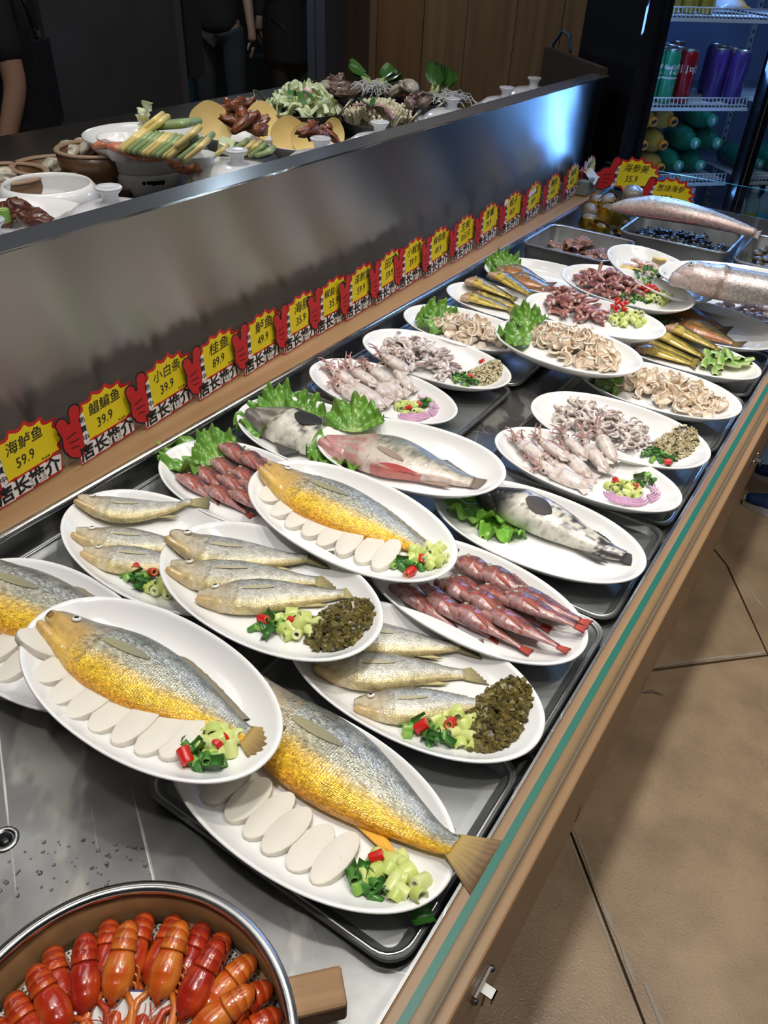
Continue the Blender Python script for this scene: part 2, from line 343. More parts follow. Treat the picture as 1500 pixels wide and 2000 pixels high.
# stainless splash panel between counter and back table
PANEL = bpy.data.materials.new('brushed_panel'); PANEL.use_nodes = True
def brushed(m):
    nt = m.node_tree; N = nt.nodes; L = nt.links; b = N['Principled BSDF']
    b.inputs['Base Color'].default_value = (.47, .455, .43, 1); b.inputs['Metallic'].default_value = 1; b.inputs['Roughness'].default_value = .27; b.inputs['Anisotropic'].default_value = .93
    tg = N.new('ShaderNodeTangent'); tg.direction_type = 'RADIAL'; tg.axis = 'Y'
    tc = N.new('ShaderNodeTexCoord'); mp = N.new('ShaderNodeMapping'); mp.inputs['Scale'].default_value = (8, 1.2, 260); L.new(tc.outputs['Object'], mp.inputs[0])
    t = N.new('ShaderNodeTexNoise'); t.inputs['Scale'].default_value = 1.5; L.new(mp.outputs[0], t.inputs[0])
    bp = N.new('ShaderNodeBump'); bp.inputs['Strength'].default_value = .05; bp.inputs['Distance'].default_value = .001; L.new(t.outputs[0], bp.inputs['Height']); L.new(bp.outputs[0], b.inputs['Normal'])
    vt = N.new('ShaderNodeCombineXYZ'); vt.inputs[2].default_value = 1.0
    L.new(vt.outputs[0], b.inputs['Tangent'])
brushed(PANEL)
ZP = 1.169
sp = G().box(-1.022, Y0, ZR - .03, -1.0125, 2.99, ZP).build('splash_panel', PANEL, None, False)
tag(sp, 'tall brushed stainless splash panel behind the price cards', 'panel')
G().box(-1.085, Y0, ZP - .004, -1.0225, 2.99, ZP).build('top_flange', M('flange_steel', (.30, .32, .36), .22, .8), sp, False)
# back table
TB = 1.0
tab = G().box(-2.35, Y0, TB - .04, -1.06, 2.98, TB).build('back_table', M('table_top', (.05, .045, .04), .35), None, False, bevel=.004)
tag(tab, 'dark back table carrying pots and dishes behind steel panel', 'table')
for x in (-2.28, -1.16):
    for y in (-.25, 1.6, 2.88): G().box(x, y, 0, x + .07, y + .07, TB - .041).build('leg', BLACK, tab, False)
_eb = G().box(0, 0, .0, .56, .03, 1.19).build('end_board', M('dark_board', (.05, .035, .025), .6), None, False); _eb.matrix_world = TR(-1.03, 2.995, 0) @ rot(0, 0, math.radians(134))
tag(_eb, 'dark brown board closing the table at the fridge', 'board')
# ---------------------------------------------------------------- trays
def rrect(x0, y0, x1, y1, r, n=6):
    o = []
    for cx, cy, a in ((x1 - r, y1 - r, 0), (x0 + r, y1 - r, 90), (x0 + r, y0 + r, 180), (x1 - r, y0 + r, 270)):
        for k in range(n + 1): t = math.radians(a + 90 * k / n); o.append((cx + r * math.cos(t), cy + r * math.sin(t)))
    return o
def tray(x0, y0, x1, y1, zb, zt, label, r=.028, flare=.006, rim=.006):
    rings = [(-.014, zb + .001), (-.004, zb), (0, zb + .004), (flare, zt - .003), (flare + .002, zt), (flare + rim, zt + .0012), (flare + rim + .0015, zt - .002), (flare + rim - .001, zt - .004), (flare + .004, zt - .003), (flare * .5, zb + .006), (-.004, zb - .0035), (-.02, zb - .004)]
    g = G(); vs = []; n = None; ins = .006 + flare
    for off, z in rings:
        pts = rrect(x0 + ins - off, y0 + ins - off, x1 - ins + off, y1 - ins + off, max(.006, r - ins + off))
        n = len(pts); vs += [(a, b, z) for a, b in pts]
    fs = [(k*n + j, k*n + (j+1) % n, (k+1)*n + (j+1) % n, (k+1)*n + j) for k in range(len(rings) - 1) for j in range(n)]
    fs = [f[::-1] for f in fs]
    fs.append(tuple(range(n))); fs.append(tuple((len(rings)-1)*n + j for j in range(n))[::-1])
    g.add(vs, fs)
    o = g.build('steel_tray', STEEL_TRAY, None, True); smooth_by_angle(o, 50)
    rp = rrect(x0 + .004, y0 + .004, x1 - .004, y1 - .004, r); RIMG = G(); RIMG.tube([(a, b, zt - .0018) for a, b in rp] + [(rp[0][0], rp[0][1], zt - .0018)], .0026, 8, cap=False); RIMG.build('rolled_rim', STEEL, o)
    return tag(o, label, 'tray', 'trays on the counter bed')
lefts = [(.30, .56, 'under the left pair of croaker plates'), (.565, .825, 'under rockfish plate and lettuce at the back'), (.83, 1.092, 'under the lettuce and spotted fish plate'), (1.098, 1.363, 'under left squid and octopus plates'), (1.37, 1.635, 'under left whelk plate'), (1.64, 1.88, 'under left yellow catfish plate'), (1.885, 2.035, 'behind the brown perch plate, mostly bare')]
rights = [(.282, .545, 'at the near right corner under the big croaker'), (.552, .815, 'under the right pickled croaker plate'), (.822, 1.078, 'under the black speckled grouper plate'), (1.084, 1.348, 'under right squid plate'), (1.358, 1.618, 'under right whelk plate'), (1.626, 1.88, 'under cucumber catfish plate'), (1.885, 2.15, 'under the carp head plate')]
for y0, y1, s in lefts: tray(-.888, y0, -.54, y1, T - .011, T - .0003, 'shallow steel tray ' + s)
for y0, y1, s in rights: tray(-.466, y0, -.134, y1, T - .011, T - .0003, 'shallow steel tray ' + s)
# ---------------------------------------------------------------- plates
PLT = {1: (-.508, .3495, .0295, .078, -.0791, -.0449, -.0469), 2: (-.3003, .3628, .0137, .033, -.0334, -.02, -.0303), 3: (-.7113, .3552, -.0481, .033, -.0, -.0063, -.0128), 4: (-.7097, .5501, -.0505, .034, -.02, -.01, -.0019),
 5: (-.5118, .5518, -.0597, .070, .03, .0314, -.0213), 6: (-.5101, .7323, -.0435, .070, -.05, -.0106, -.0191), 7: (-.2979, .5616, .0025, .033, 0, 0, -.0219), 8: (-.727, .738, -.0897, .035, .03, .0087, -.0681), 9: (-.303, .7262, -.06, .035, -.01, -.04, -.05),
 10: (-.7191, .932, -.0439, .033, 0, 0, -.0228), 11: (-.5296, .9233, .0521, .070, .0512, .0318, -.0546), 12: (-.2947, .9161, -.0063, .033, 0, -.0098, -.0301), 13: (-.7177, 1.1317, -.0364, .035, -.03, -.04, -.0707), 14: (-.2944, 1.1113, -.0319, .040, -.02, -.06, -.0555),
 15: (-.7081, 1.3189, -.0326, .033, -.0233, -.0159, -.0131), 16: (-.2965, 1.2746, -.0618, .034, .0097, .0414, -.0296), 17: (-.7348, 1.4975, -.06, .033, 0, .0189, -.1), 18: (-.4877, 1.4776, -.1658, .070, .0341, .05, -.0419), 19: (-.2880, 1.4801, -.0516, .033, .0192, .03, -.0515),
 20: (-.7234, 1.6828, -.05, .033, -.0226, -.0142, -.0857), 21: (-.5008, 1.6688, -.0135, .070, -.0052, .0144, -.0659), 22: (-.5005, 1.877, -.15, .074, .0, .07, -.0162), 23: (-.7150, 1.9094, -.0141, .036, .002, .05, .015), 24: (-.302, 1.8761, -.06, .038, -.01, .08, .02),
 25: (-.298, 1.6774, -.0318, .034, -.0062, -.04, -.0201), 26: (-.475, 2.07, -.55, .062, -.08, .03, -.03), 27: (-.2953, 2.10, .0406, .075, .06, .05, .0191), 28: (-.302, 2.05, .0, .033, 0, 0, 0)}
PNAME = {1: 'with the whole big croaker nearest the crayfish', 2: 'with the big croaker whose tail touches the glass', 3: 'with the croaker cut by the picture edge', 4: 'with three small croakers under the first price cards', 5: 'with three small croakers and brown pickles, raised', 6: 'with the big croaker in the middle, raised', 7: 'with three small croakers and brown pickles by the glass',
 8: 'of red rockfish with lettuce under the price cards', 9: 'of red rockfish by the glass', 10: 'with the white-bellied fish on lettuce', 11: 'with the pink-mouthed mandarin fish, raised', 12: 'with the black speckled grouper by the glass', 13: 'of squid with onion under the price cards', 14: 'of squid with onion by the glass', 15: 'of baby octopus under the price cards', 16: 'of baby octopus by the glass',
 17: 'of whelk slices under the price cards', 18: 'of whelk slices in the middle, raised', 19: 'of whelk slices by the glass', 20: 'of yellow catfish under the price cards', 21: 'of frog meat in the middle, lower', 22: 'of frog meat in the middle, higher', 23: 'of brown perch with lettuce at the back', 24: 'of two brown perch by the glass', 25: 'of yellow catfish with cucumber by the glass', 26: 'of shrimp and lemon, tilted', 27: 'with the big carp head', 28: 'of shrimp under the carp head plate'}
def plate_mesh():
    prof = [(0, .0028), (.50, .0028), (.53, .0), (.57, .0), (.60, .0025), (.72, .0075), (.86, .0175), (.96, .0275), (.992, .0318), (1.0, .0337), (.992, .0352), (.972, .0350), (.945, .0315), (.90, .0255), (.82, .0170), (.72, .0108), (.62, .0082), (.45, .0072), (.22, .0069), (0, .0068)]
    g = G(); n = 96; vs = []; fs = []
    def pt(r, z, j):
        t = 2*PI*j/n; c, s = math.cos(t), math.sin(t); e = 2/2.12
        return (.174 * r * math.copysign(abs(c)**e, c), .099 * (r if r < .6 or r > 2 else r) * math.copysign(abs(s)**e, s), z)
    g.lathe(prof, n)
    g.v = [(.174 * x / max(1e-9, 1), .099 * y, z) for x, y, z in g.v]
    # slight super-ellipse
    out = []
    for x, y, z in g.v:
        a, b = x/.174, y/.099; r = math.hypot(a, b)
        if r > 1e-6:
            k = 1 / ((abs(a/r)**2.12 + abs(b/r)**2.12) ** (1/2.12)); k = 1 + (k - 1) * min(1, r)
            x, y = x*k, y*k
        out.append((x, y, z))
    g.v = out
    return g.mesh('oval_plate', PORC)
PM = plate_mesh(); PMAT = {}; PSC = {}
UND = curve((0, 0), (.55, 0), (.6, .0025), (.72, .0075), (.86, .0175), (.96, .0275), (1, .0337))
TOPP = curve((0, .0068), (.45, .0072), (.62, .0082), (.72, .0108), (.82, .017), (.90, .0255), (.945, .0315), (.985, .0352), (1.1, .0352))
def prad(x, y, s): return (abs(x / (.174 * (1 + s))) ** 2.12 + abs(y / (.099 * (1 + s))) ** 2.12) ** (1 / 2.12)
def clear_of(m4, s):
    """lift a plate that lies on other plates until no rim below pokes through its underside"""
    for it in range(60):
        inv = m4.inverted(); worst = 0
        for k2, b in PMAT.items():
            if (k2 in UPS and k2 != 26) or (b.translation - m4.translation).length > .4: continue
            for i in range(48):
                t = i * PI / 24; e = 2 / 2.12; c, sn = math.cos(t), math.sin(t); s2 = 1 + PSC[k2]
                q = inv @ (b @ Vector((.174 * s2 * math.copysign(abs(c) ** e, c), .099 * s2 * math.copysign(abs(sn) ** e, sn), .0354)))
                r = prad(q.x, q.y, s)
                if r < 1.0: worst = max(worst, q.z - UND(r) + .0008)
        if worst <= 0 or m4.translation.z < T + .012: break
        v = (Vector((0, 0, CAMZ)) - m4.translation).normalized()
        m4 = Matrix.Translation(v * (worst * .6 + .0003)) @ m4
    return m4
UPS = (1, 5, 6, 11, 18, 21, 22, 26, 27)
RAISE = {27: .006, 1: .018, 6: .008, 11: .006, 18: .012, 21: .012, 22: .012}
ORDER = [k for k in PLT if k not in (1, 5, 6, 11, 18, 21, 22, 26, 27)] + [1, 5, 6, 11, 18, 21, 22, 26, 27]
for k in ORDER:
    cx, cy, th, z, sx, sy, s = PLT[k]
    ax = Vector((math.cos(th), math.sin(th), sx)); ay = Vector((-math.sin(th), math.cos(th), sy)); n = ax.cross(ay).normalized(); ax.normalize(); ay = n.cross(ax)
    o = Vector((cx, cy, T + z)) - n * .0345
    m4 = Matrix(((ax.x, ay.x, n.x, o.x), (ax.y, ay.y, n.y, o.y), (ax.z, ay.z, n.z, o.z), (0, 0, 0, 1)))
    m4 = clear_of(m4, s); up = RAISE.get(k, 0)
    if up: m4 = Matrix.Translation((Vector((0, 0, CAMZ)) - m4.translation).normalized() * up) @ m4; s -= up / 1.05
    lo = min((m4 @ Vector((.095 * math.cos(t), .054 * math.sin(t), 0))).z for t in [i * .2 for i in range(32)])
    if lo < T + .0005: m4 = Matrix.Translation((0, 0, T + .0005 - lo)) @ m4
    PMAT[k] = m4; PSC[k] = s
    p = link('oval_plate', PM, mw=m4 @ Matrix.Diagonal((1 + s, 1 + s, 1, 1)))
    tag(p, 'white oval plate ' + PNAME[k], 'plate', 'oval plates on the counter')
def onp(k, u, v, h=.007):
    """plate-local point under pixel-measured direction, h above the foot plane of plate k"""
    inv = PMAT[k].inverted(); d = CR * ((u - 750) / FPX) - CU * ((v - 1000) / FPX) + CF
    o = inv @ Vector((0, 0, CAMZ)); d = inv.to_3x3() @ d
    return o + d * ((h - o.z) / d.z)
def ph(k, x, y): return TOPP(prad(x, y, PSC[k]))
# ---------------------------------------------------------------- fish
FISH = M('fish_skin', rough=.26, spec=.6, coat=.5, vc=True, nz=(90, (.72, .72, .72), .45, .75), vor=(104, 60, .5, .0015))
FISHSM = M('wet_skin', rough=.27, spec=.55, coat=.45, vc=True, nz=(70, (.6, .6, .62), .45, .75), bump=(160, .6, .0015))
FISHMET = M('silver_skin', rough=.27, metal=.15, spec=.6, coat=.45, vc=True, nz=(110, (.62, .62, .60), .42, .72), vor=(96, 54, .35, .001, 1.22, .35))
FIN = M('fin', rough=.55, coat=.0, spec=.3, vc=True, bump=(50, .5, .001, (1, 18, 1)))
EYE = M('eye', rough=.08, coat=.8, vc=True)
FLESH = M('wet_flesh', rough=.22, coat=.6, sss=.25, vc=True, nz=(45, (.8, .72, .68), .4, .75), bump=(80, .3, .001))
def fan(root, tip_lo, tip_hi, n=9, m=5, z=0.0, th=.0012, col=(.3, .25, .15), col2=(.15, .1, .06), jag=.06, curl=0.0, conc=0.0, base=.25, seed=0):
    """flat fin between a root segment and a ragged outer edge; root=(x,y), tips=(x,y)"""
    g = G(); r0 = Vector(root[0]); r1 = Vector(root[1]); a = Vector(tip_lo); b = Vector(tip_hi)
    def f(u, v):
        lo = r0.lerp(r1, v); hi = a.lerp(b, v); k = 1 - conc * math.sin(PI * v); j = 1 + jag * ns(v * 30, seed, 1.7)
        p = lo + (hi - lo) * (u * k * (j if u > .99 else 1)); rid = .0007 * math.sin(v * n * 4) * u
        return (p.x, p.y, z + curl * u * u + rid), mix3(col, col2, u ** 1.5 + .25 * (math.sin(v * n * 5) > .3) * (u > .2))
    nv = n * 2
    g.grid(m, nv, f); N0 = len(g.v); base_v = list(g.v); base_f = list(g.f); base_c = list(g.c)
    g.add([(x, y, zz - th) for x, y, zz in base_v], [q[::-1] for q in base_f], base_c)
    bd = [j for j in range(nv)] + [i * nv + nv - 1 for i in range(1, m)] + [(m - 1) * nv + j for j in range(nv - 2, -1, -1)] + [i * nv for i in range(m - 2, 0, -1)]
    for i in range(len(bd)): p, q = bd[i], bd[(i + 1) % len(bd)]; g.f.append((q, p, p + N0, q + N0))
    return g
def fish_mesh(L, top, bot, wid, colf, nu=64, nv=30, end=.90, bend=None, lift=None, flat=.45, mouth=0.0, mcol=(.25, .12, .05), gill=.25, gillamt=.05, rough=0.0):
    g = G(); bend = bend or (lambda s: 0); lift = lift or (lambda s: 0); wmax = max(wid(i / 20) for i in range(21))
    rows = []
    def ring(s, k=1.0):
        t, b, w_ = top(s) * L, bot(s) * L, wid(s) * L; yc, h = (t + b) / 2, (t - b) / 2
        w_ *= 1 + gillamt * sstep(gill - .1, gill - .005, s) * (1 - sstep(gill, gill + .02, s))
        out = []
        for j in range(nv):
            th = 2 * PI * j / nv; c, sn = math.cos(th), math.sin(th)
            e = .82; cc = math.copysign(abs(c) ** .95, c); ss = math.copysign(abs(sn) ** e, sn)
            y = yc + h * cc * k + bend(s) * L; z = (w_ * ss if ss > 0 else w_ * flat * ss) * k + flat * w_ * .98 + lift(s) * L
            x = s * L
            nsv = ns(s * 9, c * 2, sn) * rough * L
            col = colf(s, c * (1 if sn > -.5 else 1), sn)
            out.append(((x, y, z + nsv), col))
        return out
    ss = []
    for i in range(nu): ss.append((i / (nu - 1)) ** 1.15 * end)
    if mouth: rows.append([((p[0] + mouth * L, p[1], p[2]), mcol) for p, c in ring(0.0, .25)]); rows.append([((p[0] + mouth * .8 * L, p[1], p[2]), mcol) for p, c in ring(0.0, .72)])
    for s in ss: rows.append(ring(s))
    vs = [p for r in rows for p, c in r]; cs = [c for r in rows for p, c in r]; m = len(rows)
    uv = [(i / m * (1.0), 0.5 + .5 * math.sin(2 * PI * j / nv - PI / 2) * .5 + (0.5 if math.sin(2*PI*j/nv) < 0 else 0)) for i in range(m) for j in range(nv)]
    uv = [(i / m, abs(((j / nv) * 2 + 1) % 2 - 1)) for i in range(m) for j in range(nv)]
    fs = [(i*nv + j, i*nv + (j+1) % nv, (i+1)*nv + (j+1) % nv, (i+1)*nv + j) for i in range(m - 1) for j in range(nv)]
    fs = [q[::-1] for q in fs]
    fs.append(tuple(range(nv))); fs.append(tuple((m-1)*nv + j for j in range(nv))[::-1])
    g.add(vs, fs, cs, uv); return g
def surf_z(L, wid, s, yrel, flat=.45, lift=None):
    w_ = wid(s) * L; return flat * w_ * .98 + w_ * max(0, 1 - yrel * yrel) ** .41 + (lift(s) * L if lift else 0)
def eye_mesh(r, ring=(.78, .77, .70), pup=(.01, .01, .012), gold=None):
    g = G(); P = [(0, r * .55), (r * .45, r * .5), (r * .52, r * .47), (r * .85, r * .28), (r, 0), (r * 1.05, -r * .5)]
    g.lathe([(a, b) for a, b in P], 16, col=lambda k: pup if k < 2 else ring if k < 4 else (gold or (.25, .2, .12)))
    g.f = [q[::-1] for q in g.f]
    return g
def fish(name, L, prof, colf, skin, tailc, dors=None, pect=None, eye=None, jaw=None, anal=None, tailspan=.085, tailconc=.12, end=.89, bend=None, lift=None, mouth=0.0, gill=.25, flat=.45, rough=0, tailjag=.05, taildir=0.0, mcol=(.25, .12, .05), tailcurl=0.0):
    top, bot, wid = prof
    body = fish_mesh(L, top, bot, wid, colf, end=end, bend=bend, lift=lift, mouth=mouth, gill=gill, flat=flat, rough=rough, mcol=mcol).build(name, skin)
    B = bend or (lambda s: 0); LF = lift or (lambda s: 0)
    yt, yb = (top(end) + B(end)) * L, (bot(end) + B(end)) * L; zt = surf_z(L, wid, end, 0, flat, lift) - wid(end) * L * .9
    if tailc:
        tm = (yt + yb) / 2 + taildir * L
        fan(((end * L - .01 * L, yb), (end * L - .01 * L, yt)), (L * 1.0, tm - tailspan * L), (L * 1.0, tm + tailspan * L), 10, 6, zt, .0018, tailc[0], tailc[1], tailjag, conc=tailconc, seed=L * 50, curl=tailcurl * L).build('tail_fin', FIN, body)
    if dors:    # (s0,s1,height,colour,colour2[,lean])
        for q in (dors if isinstance(dors, list) else [dors]):
            s0, s1, hh, c1, c2 = q[:5]; n = 18
            g = G()
            def f(u, v):
                s = lerp(s0, s1, v); e = math.sin(PI * min(1, v * 1.0) ** .7) ** .5 if len(q) < 6 else q[5](v)
                y = (top(s) * .93 + B(s) + hh * e * u * (1 + .1 * ns(v * 25, 3, L * 40) * (u > .9))) * L
                return (s * L + hh * .6 * u * L, y, wid(s) * flat * L + LF(s) * L + .0015 - .3 * hh * L * u * u + .0006 * math.sin(v * 70)), mix3(c1, c2, u * .8 + .3 * (math.sin(v * 60) > .5))
            g.grid(5, n * 2, f); n0 = len(g.v); v0, f0, c0 = list(g.v), list(g.f), list(g.c)
            g.add([(x, y, z - .0014) for x, y, z in v0], [k[::-1] for k in f0], c0)
            g.build('dorsal_fin', FIN, body)
    if anal:
        s0, s1, hh, c1, c2 = anal
        fan(((s0 * L, (bot(s0) * .92 + B(s0)) * L), (s1 * L, (bot(s1) * .92 + B(s1)) * L)), ((s1 + .02) * L, (bot(s1) - hh * .75 + B(s1)) * L), ((s1 + .07) * L, (bot(s1) - hh * .35 + B(s1)) * L), 6, 4, wid(s0) * flat * L * .8 + LF(s0) * L, .0014, c1, c2).build('anal_fin', FIN, body)
    if pect:    # (s, yrel, length, spread, colour, colour2, droop)
        s, yr, ln, sp, c1, c2, dr = pect; yc = (top(s) + bot(s)) / 2; hh = (top(s) - bot(s)) / 2; y0 = (yc + hh * yr + B(s)) * L
        g = G()
        def pf(u, v):
            ss = s + ln * u; yy = y0 + (dr * u + (v - .5) * (.010 + (.010 + sp) * math.sin(PI * min(1, .05 + u * .95)) ** .8)) * L
            yrel = (yy / L - B(ss) - (top(ss) + bot(ss)) / 2) / ((top(ss) - bot(ss)) / 2)
            return (ss * L, yy, surf_z(L, wid, ss, max(-.97, min(.97, yrel)), flat, lift) + .0012 + .0012 * u * math.sin(PI * v)), mix3(c1, c2, u * .7 + .4 * (math.sin(v * 40) > .4))
        g.grid(8, 13, pf); n0 = len(g.v); v0, f0, c0 = list(g.v), list(g.f), list(g.c); g.add([(x, y, z - .0016) for x, y, z in v0], [k[::-1] for k in f0], c0)
        g.build('pectoral_fin', FIN, body)
    if eye:
        s, yr, r = eye[:3]; y = ((top(s) + bot(s)) / 2 + (top(s) - bot(s)) / 2 * yr + B(s)) * L
        e = eye_mesh(r * L, *(eye[3:])).build('eye', EYE, body); e.location = (s * L, y, surf_z(L, wid, s, yr, flat, lift) + .0004); e.rotation_euler = (-.75 * yr, -.12, 0)
    if jaw:     # (length, drop, colour, colour2, halfwidth)
        ln, dr, c1, c2, hw = jaw
        g = G()
        def jf(u, v):
            th = 2 * PI * v; s_ = lerp(.19, -ln, u); r = lerp(.070, hw * 1.15, u ** .8) * (1 if u < .8 else math.sqrt(max(.01, 1 - ((u - .8) / .2) ** 2))) * (.35 + .65 * min(1, u * 5))
            y = (lerp(bot(.19) + .042, bot(0) - dr, u ** .85) + B(max(0, s_))) * L + r * L * .72 * math.cos(th)
            return (s_ * L, y, (flat * .95 * wid(.10) + LF(max(0, s_))) * L + math.sin(th) * r * L * (1.1 if math.sin(th) > 0 else .7)), mix3(mix3(c1, c2, u), (.18, .08, .04), .85 * sstep(.55, .9, math.cos(th)) * (u > .25))
        g.grid(14, 14, jf, cv=True, cap0=True, cap1=True)
        g.build('lower_jaw', FISHSM, body)
    return body
def lie(k, pa, pb, h=0.0, lean=0.0):
    pa = pa.copy(); pb = pb.copy(); pa.z = pb.z = 0; d = pb - pa; L = d.length; n = Vector((-d.y, d.x, 0)).normalized()
    def hz(q): return max(ph(k, q.x, q.y), .7 * ph(k, q.x + n.x * .015, q.y + n.y * .015) + .3 * .007, .7 * ph(k, q.x - n.x * .015, q.y - n.y * .015) + .3 * .007)
    z0, z1, zm = hz(pa), hz(pb), hz((pa + pb) / 2); off = max(0, zm - (z0 + z1) / 2)
    x = Vector((d.x, d.y, z1 - z0)).normalized(); y = n; z = x.cross(y)
    return PMAT[k] @ Matrix(((x.x, y.x, z.x, pa.x), (x.y, y.y, z.y, pa.y), (x.z, y.z, z.z, z0 + off + h), (0, 0, 0, 1))) @ rot(lean), L
def put_on(o, k, a, b, h=.0085, lean=0.0):
    """lay fish o on plate k: nose at plate-local a, tail at plate-local b"""
    d = (b - a); x = Vector((d.x, d.y, d.z)).normalized(); z = Vector((0, 0, 1)); y = z.cross(x).normalized(); z = x.cross(y)
    m = Matrix(((x.x, y.x, z.x, a.x), (x.y, y.y, z.y, a.y), (x.z, y.z, z.z, h + .0), (0, 0, 0, 1)))
    o.matrix_world = PMAT[k] @ m @ rot(lean + .07); return o
# --- big yellow croaker
CT = curve((0, .040), (.02, .054), (.05, .064), (.1, .076), (.2, .092), (.33, .112), (.48, .108), (.62, .086), (.75, .058), (.84, .037), (.9, .030), (1, .04))
CB = curve((0, .002), (.03, -.010), (.07, -.034), (.11, -.066), (.15, -.088), (.2, -.106), (.33, -.128), (.48, -.122), (.62, -.092), (.75, -.052), (.84, -.033), (.9, -.028), (1, -.04))
CW = curve((0, .022), (.08, .048), (.2, .068), (.35, .076), (.5, .070), (.65, .052), (.8, .026), (.9, .012), (1, .008))
def croak_col(gold):
    def f(s, c, sn):
        n_ = ns(s * 14, c * 5, sn * 3); v = c + .12 * n_
        back = (.11, .12, .11); sil = ((.40, .40, .31) if gold > .6 else (.60, .59, .52)); bel = (.88, .54, .035) if gold > .6 else (.72, .58, .22); low = (.80, .36, .02) if gold > .6 else (.74, .60, .30)
        gl = sstep(-.02, -.55, v) if gold > .6 else .8 * sstep(-.3, -.85, v)
        col = mix3(sil, bel, gl); col = mix3(col, low, sstep(-.72, -.95, v)); col = mix3(col, back, sstep(.25, .85, v + .15 * n_) * .95)
        col = mix3(col, (.40, .44, .50), .5 * sstep(.1, .35, v) * (1 - sstep(.4, .7, v)))
        if s < .25:
            hd = mix3((.62, .40, .12) if gold > .6 else (.58, .50, .36), (.27, .24, .19), sstep(.1, .7, v)); hd = mix3(hd, (.75, .48, .12) if gold > .6 else (.66, .56, .36), sstep(-.2, -.7, v))
            col = mix3(hd, col, sstep(.16, .25, s))
        if abs(s - .245 + .03 * c * c) < .008 and abs(c) < .75: col = mix3(col, (.35, .25, .12), .6)
        if abs(v - .36 + .25 * (s - .4)) < .035 and s > .26: col = mix3(col, (.25, .25, .22), .5)
        return col
    return f
GOLD = ((.46, .34, .14), (.22, .16, .09))
def conform(k, pa, pb, L, hw=.03, extra=None):
    d = (pb - pa).normalized(); n = Vector((-d.y, d.x, 0))
    def f(s):
        s = min(1.02, max(-.03, s)); tot = 0; wt = 0
        for ds in (-.06, 0, .06):
            for o, w_ in ((-hw, 1), (-hw * .5, 1), (0, 1), (hw * .5, 1), (hw, 1)):
                p = pa + d * ((s + ds) * L) + n * o * math.sin(PI * min(1, max(.1, s))); tot += w_ * ph(k, p.x, p.y); wt += w_
        p = pa + d * (s * L)
        return (max(tot / wt, ph(k, p.x, p.y)) - .0068) / L + (extra(s) if extra else 0)
    return f
def scaled(c, f): return lambda s: c(s) * f
def big_croaker(L, taildir=0, bend=None, lift=None, tailcurl=0.0, thin=1.0):
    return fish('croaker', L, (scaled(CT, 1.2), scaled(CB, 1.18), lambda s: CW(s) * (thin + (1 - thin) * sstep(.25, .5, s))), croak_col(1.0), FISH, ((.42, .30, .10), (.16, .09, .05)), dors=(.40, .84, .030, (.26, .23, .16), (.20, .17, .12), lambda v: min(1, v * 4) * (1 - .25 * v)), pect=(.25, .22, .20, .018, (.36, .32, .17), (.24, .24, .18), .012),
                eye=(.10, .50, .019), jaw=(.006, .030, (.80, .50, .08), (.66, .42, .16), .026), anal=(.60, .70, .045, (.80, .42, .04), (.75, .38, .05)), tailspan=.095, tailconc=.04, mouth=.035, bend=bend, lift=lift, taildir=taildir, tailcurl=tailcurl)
def bowb(k): return lambda s: k * (4 * s * (1 - s)) - 0.0
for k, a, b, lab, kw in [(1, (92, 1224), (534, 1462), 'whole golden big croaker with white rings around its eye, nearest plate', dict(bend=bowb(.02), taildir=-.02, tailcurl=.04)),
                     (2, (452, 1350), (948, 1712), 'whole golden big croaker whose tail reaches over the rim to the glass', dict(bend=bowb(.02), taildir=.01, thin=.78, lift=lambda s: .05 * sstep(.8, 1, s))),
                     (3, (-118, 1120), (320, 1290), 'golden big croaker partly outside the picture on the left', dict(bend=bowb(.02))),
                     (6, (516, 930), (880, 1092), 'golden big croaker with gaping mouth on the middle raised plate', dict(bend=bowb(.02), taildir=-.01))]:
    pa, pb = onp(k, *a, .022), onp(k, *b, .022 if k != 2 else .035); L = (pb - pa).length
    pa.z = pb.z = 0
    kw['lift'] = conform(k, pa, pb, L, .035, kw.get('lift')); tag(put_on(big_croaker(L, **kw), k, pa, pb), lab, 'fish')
# --- small croakers
ST = curve((0, .040), (.03, .054), (.06, .062), (.14, .075), (.25, .093), (.38, .094), (.52, .078), (.68, .050), (.8, .033), (.88, .030), (1, .04))
SB = curve((0, .006), (.03, -.008), (.07, -.032), (.12, -.070), (.17, -.094), (.25, -.110), (.38, -.112), (.52, -.088), (.68, -.050), (.8, -.030), (.88, -.028), (1, -.04))
SW = curve((0, .022), (.08, .050), (.2, .070), (.35, .074), (.5, .064), (.65, .046), (.8, .026), (.9, .012), (1, .008))
def small_croaker(L, gold, jawopen, **kw):
    return fish('small_croaker', L, (scaled(ST, 1.3), scaled(SB, 1.3), SW), croak_col(gold), FISHMET, ((.38, .33, .16), (.13, .11, .06)), dors=[(.33, .72, .028, (.34, .32, .25), (.25, .23, .17), lambda v: min(1, v * 4) * (1 - .35 * v))], pect=(.27, .05, .19, .012, (.50, .45, .28), (.42, .40, .30), .012),
                eye=(.105, .45, .028), jaw=(.006 + .014 * jawopen, .028 + .020 * jawopen, (.62, .50, .26), (.56, .38, .16), .026), anal=(.60, .70, .03, (.55, .48, .25), (.45, .4, .2)), tailspan=.08, tailconc=.0, mouth=.045, end=.86, tailjag=.12, **kw)
ROWS = {4: [((156, 1000), (412, 1004), .3, .9), ((150, 1050), (425, 1072), .35, 1.0), ((163, 1085), (432, 1112), .58, .2)],
        5: [((336, 1074), (648, 1100), .35, .9), ((336, 1122), (664, 1133), .4, .9), ((386, 1168), (718, 1160), .55, .3)],
        7: [((622, 1232), (943, 1276), .3, .5), ((614, 1306), (955, 1314), .52, .3), ((692, 1380), (1000, 1372), .35, .2)]}
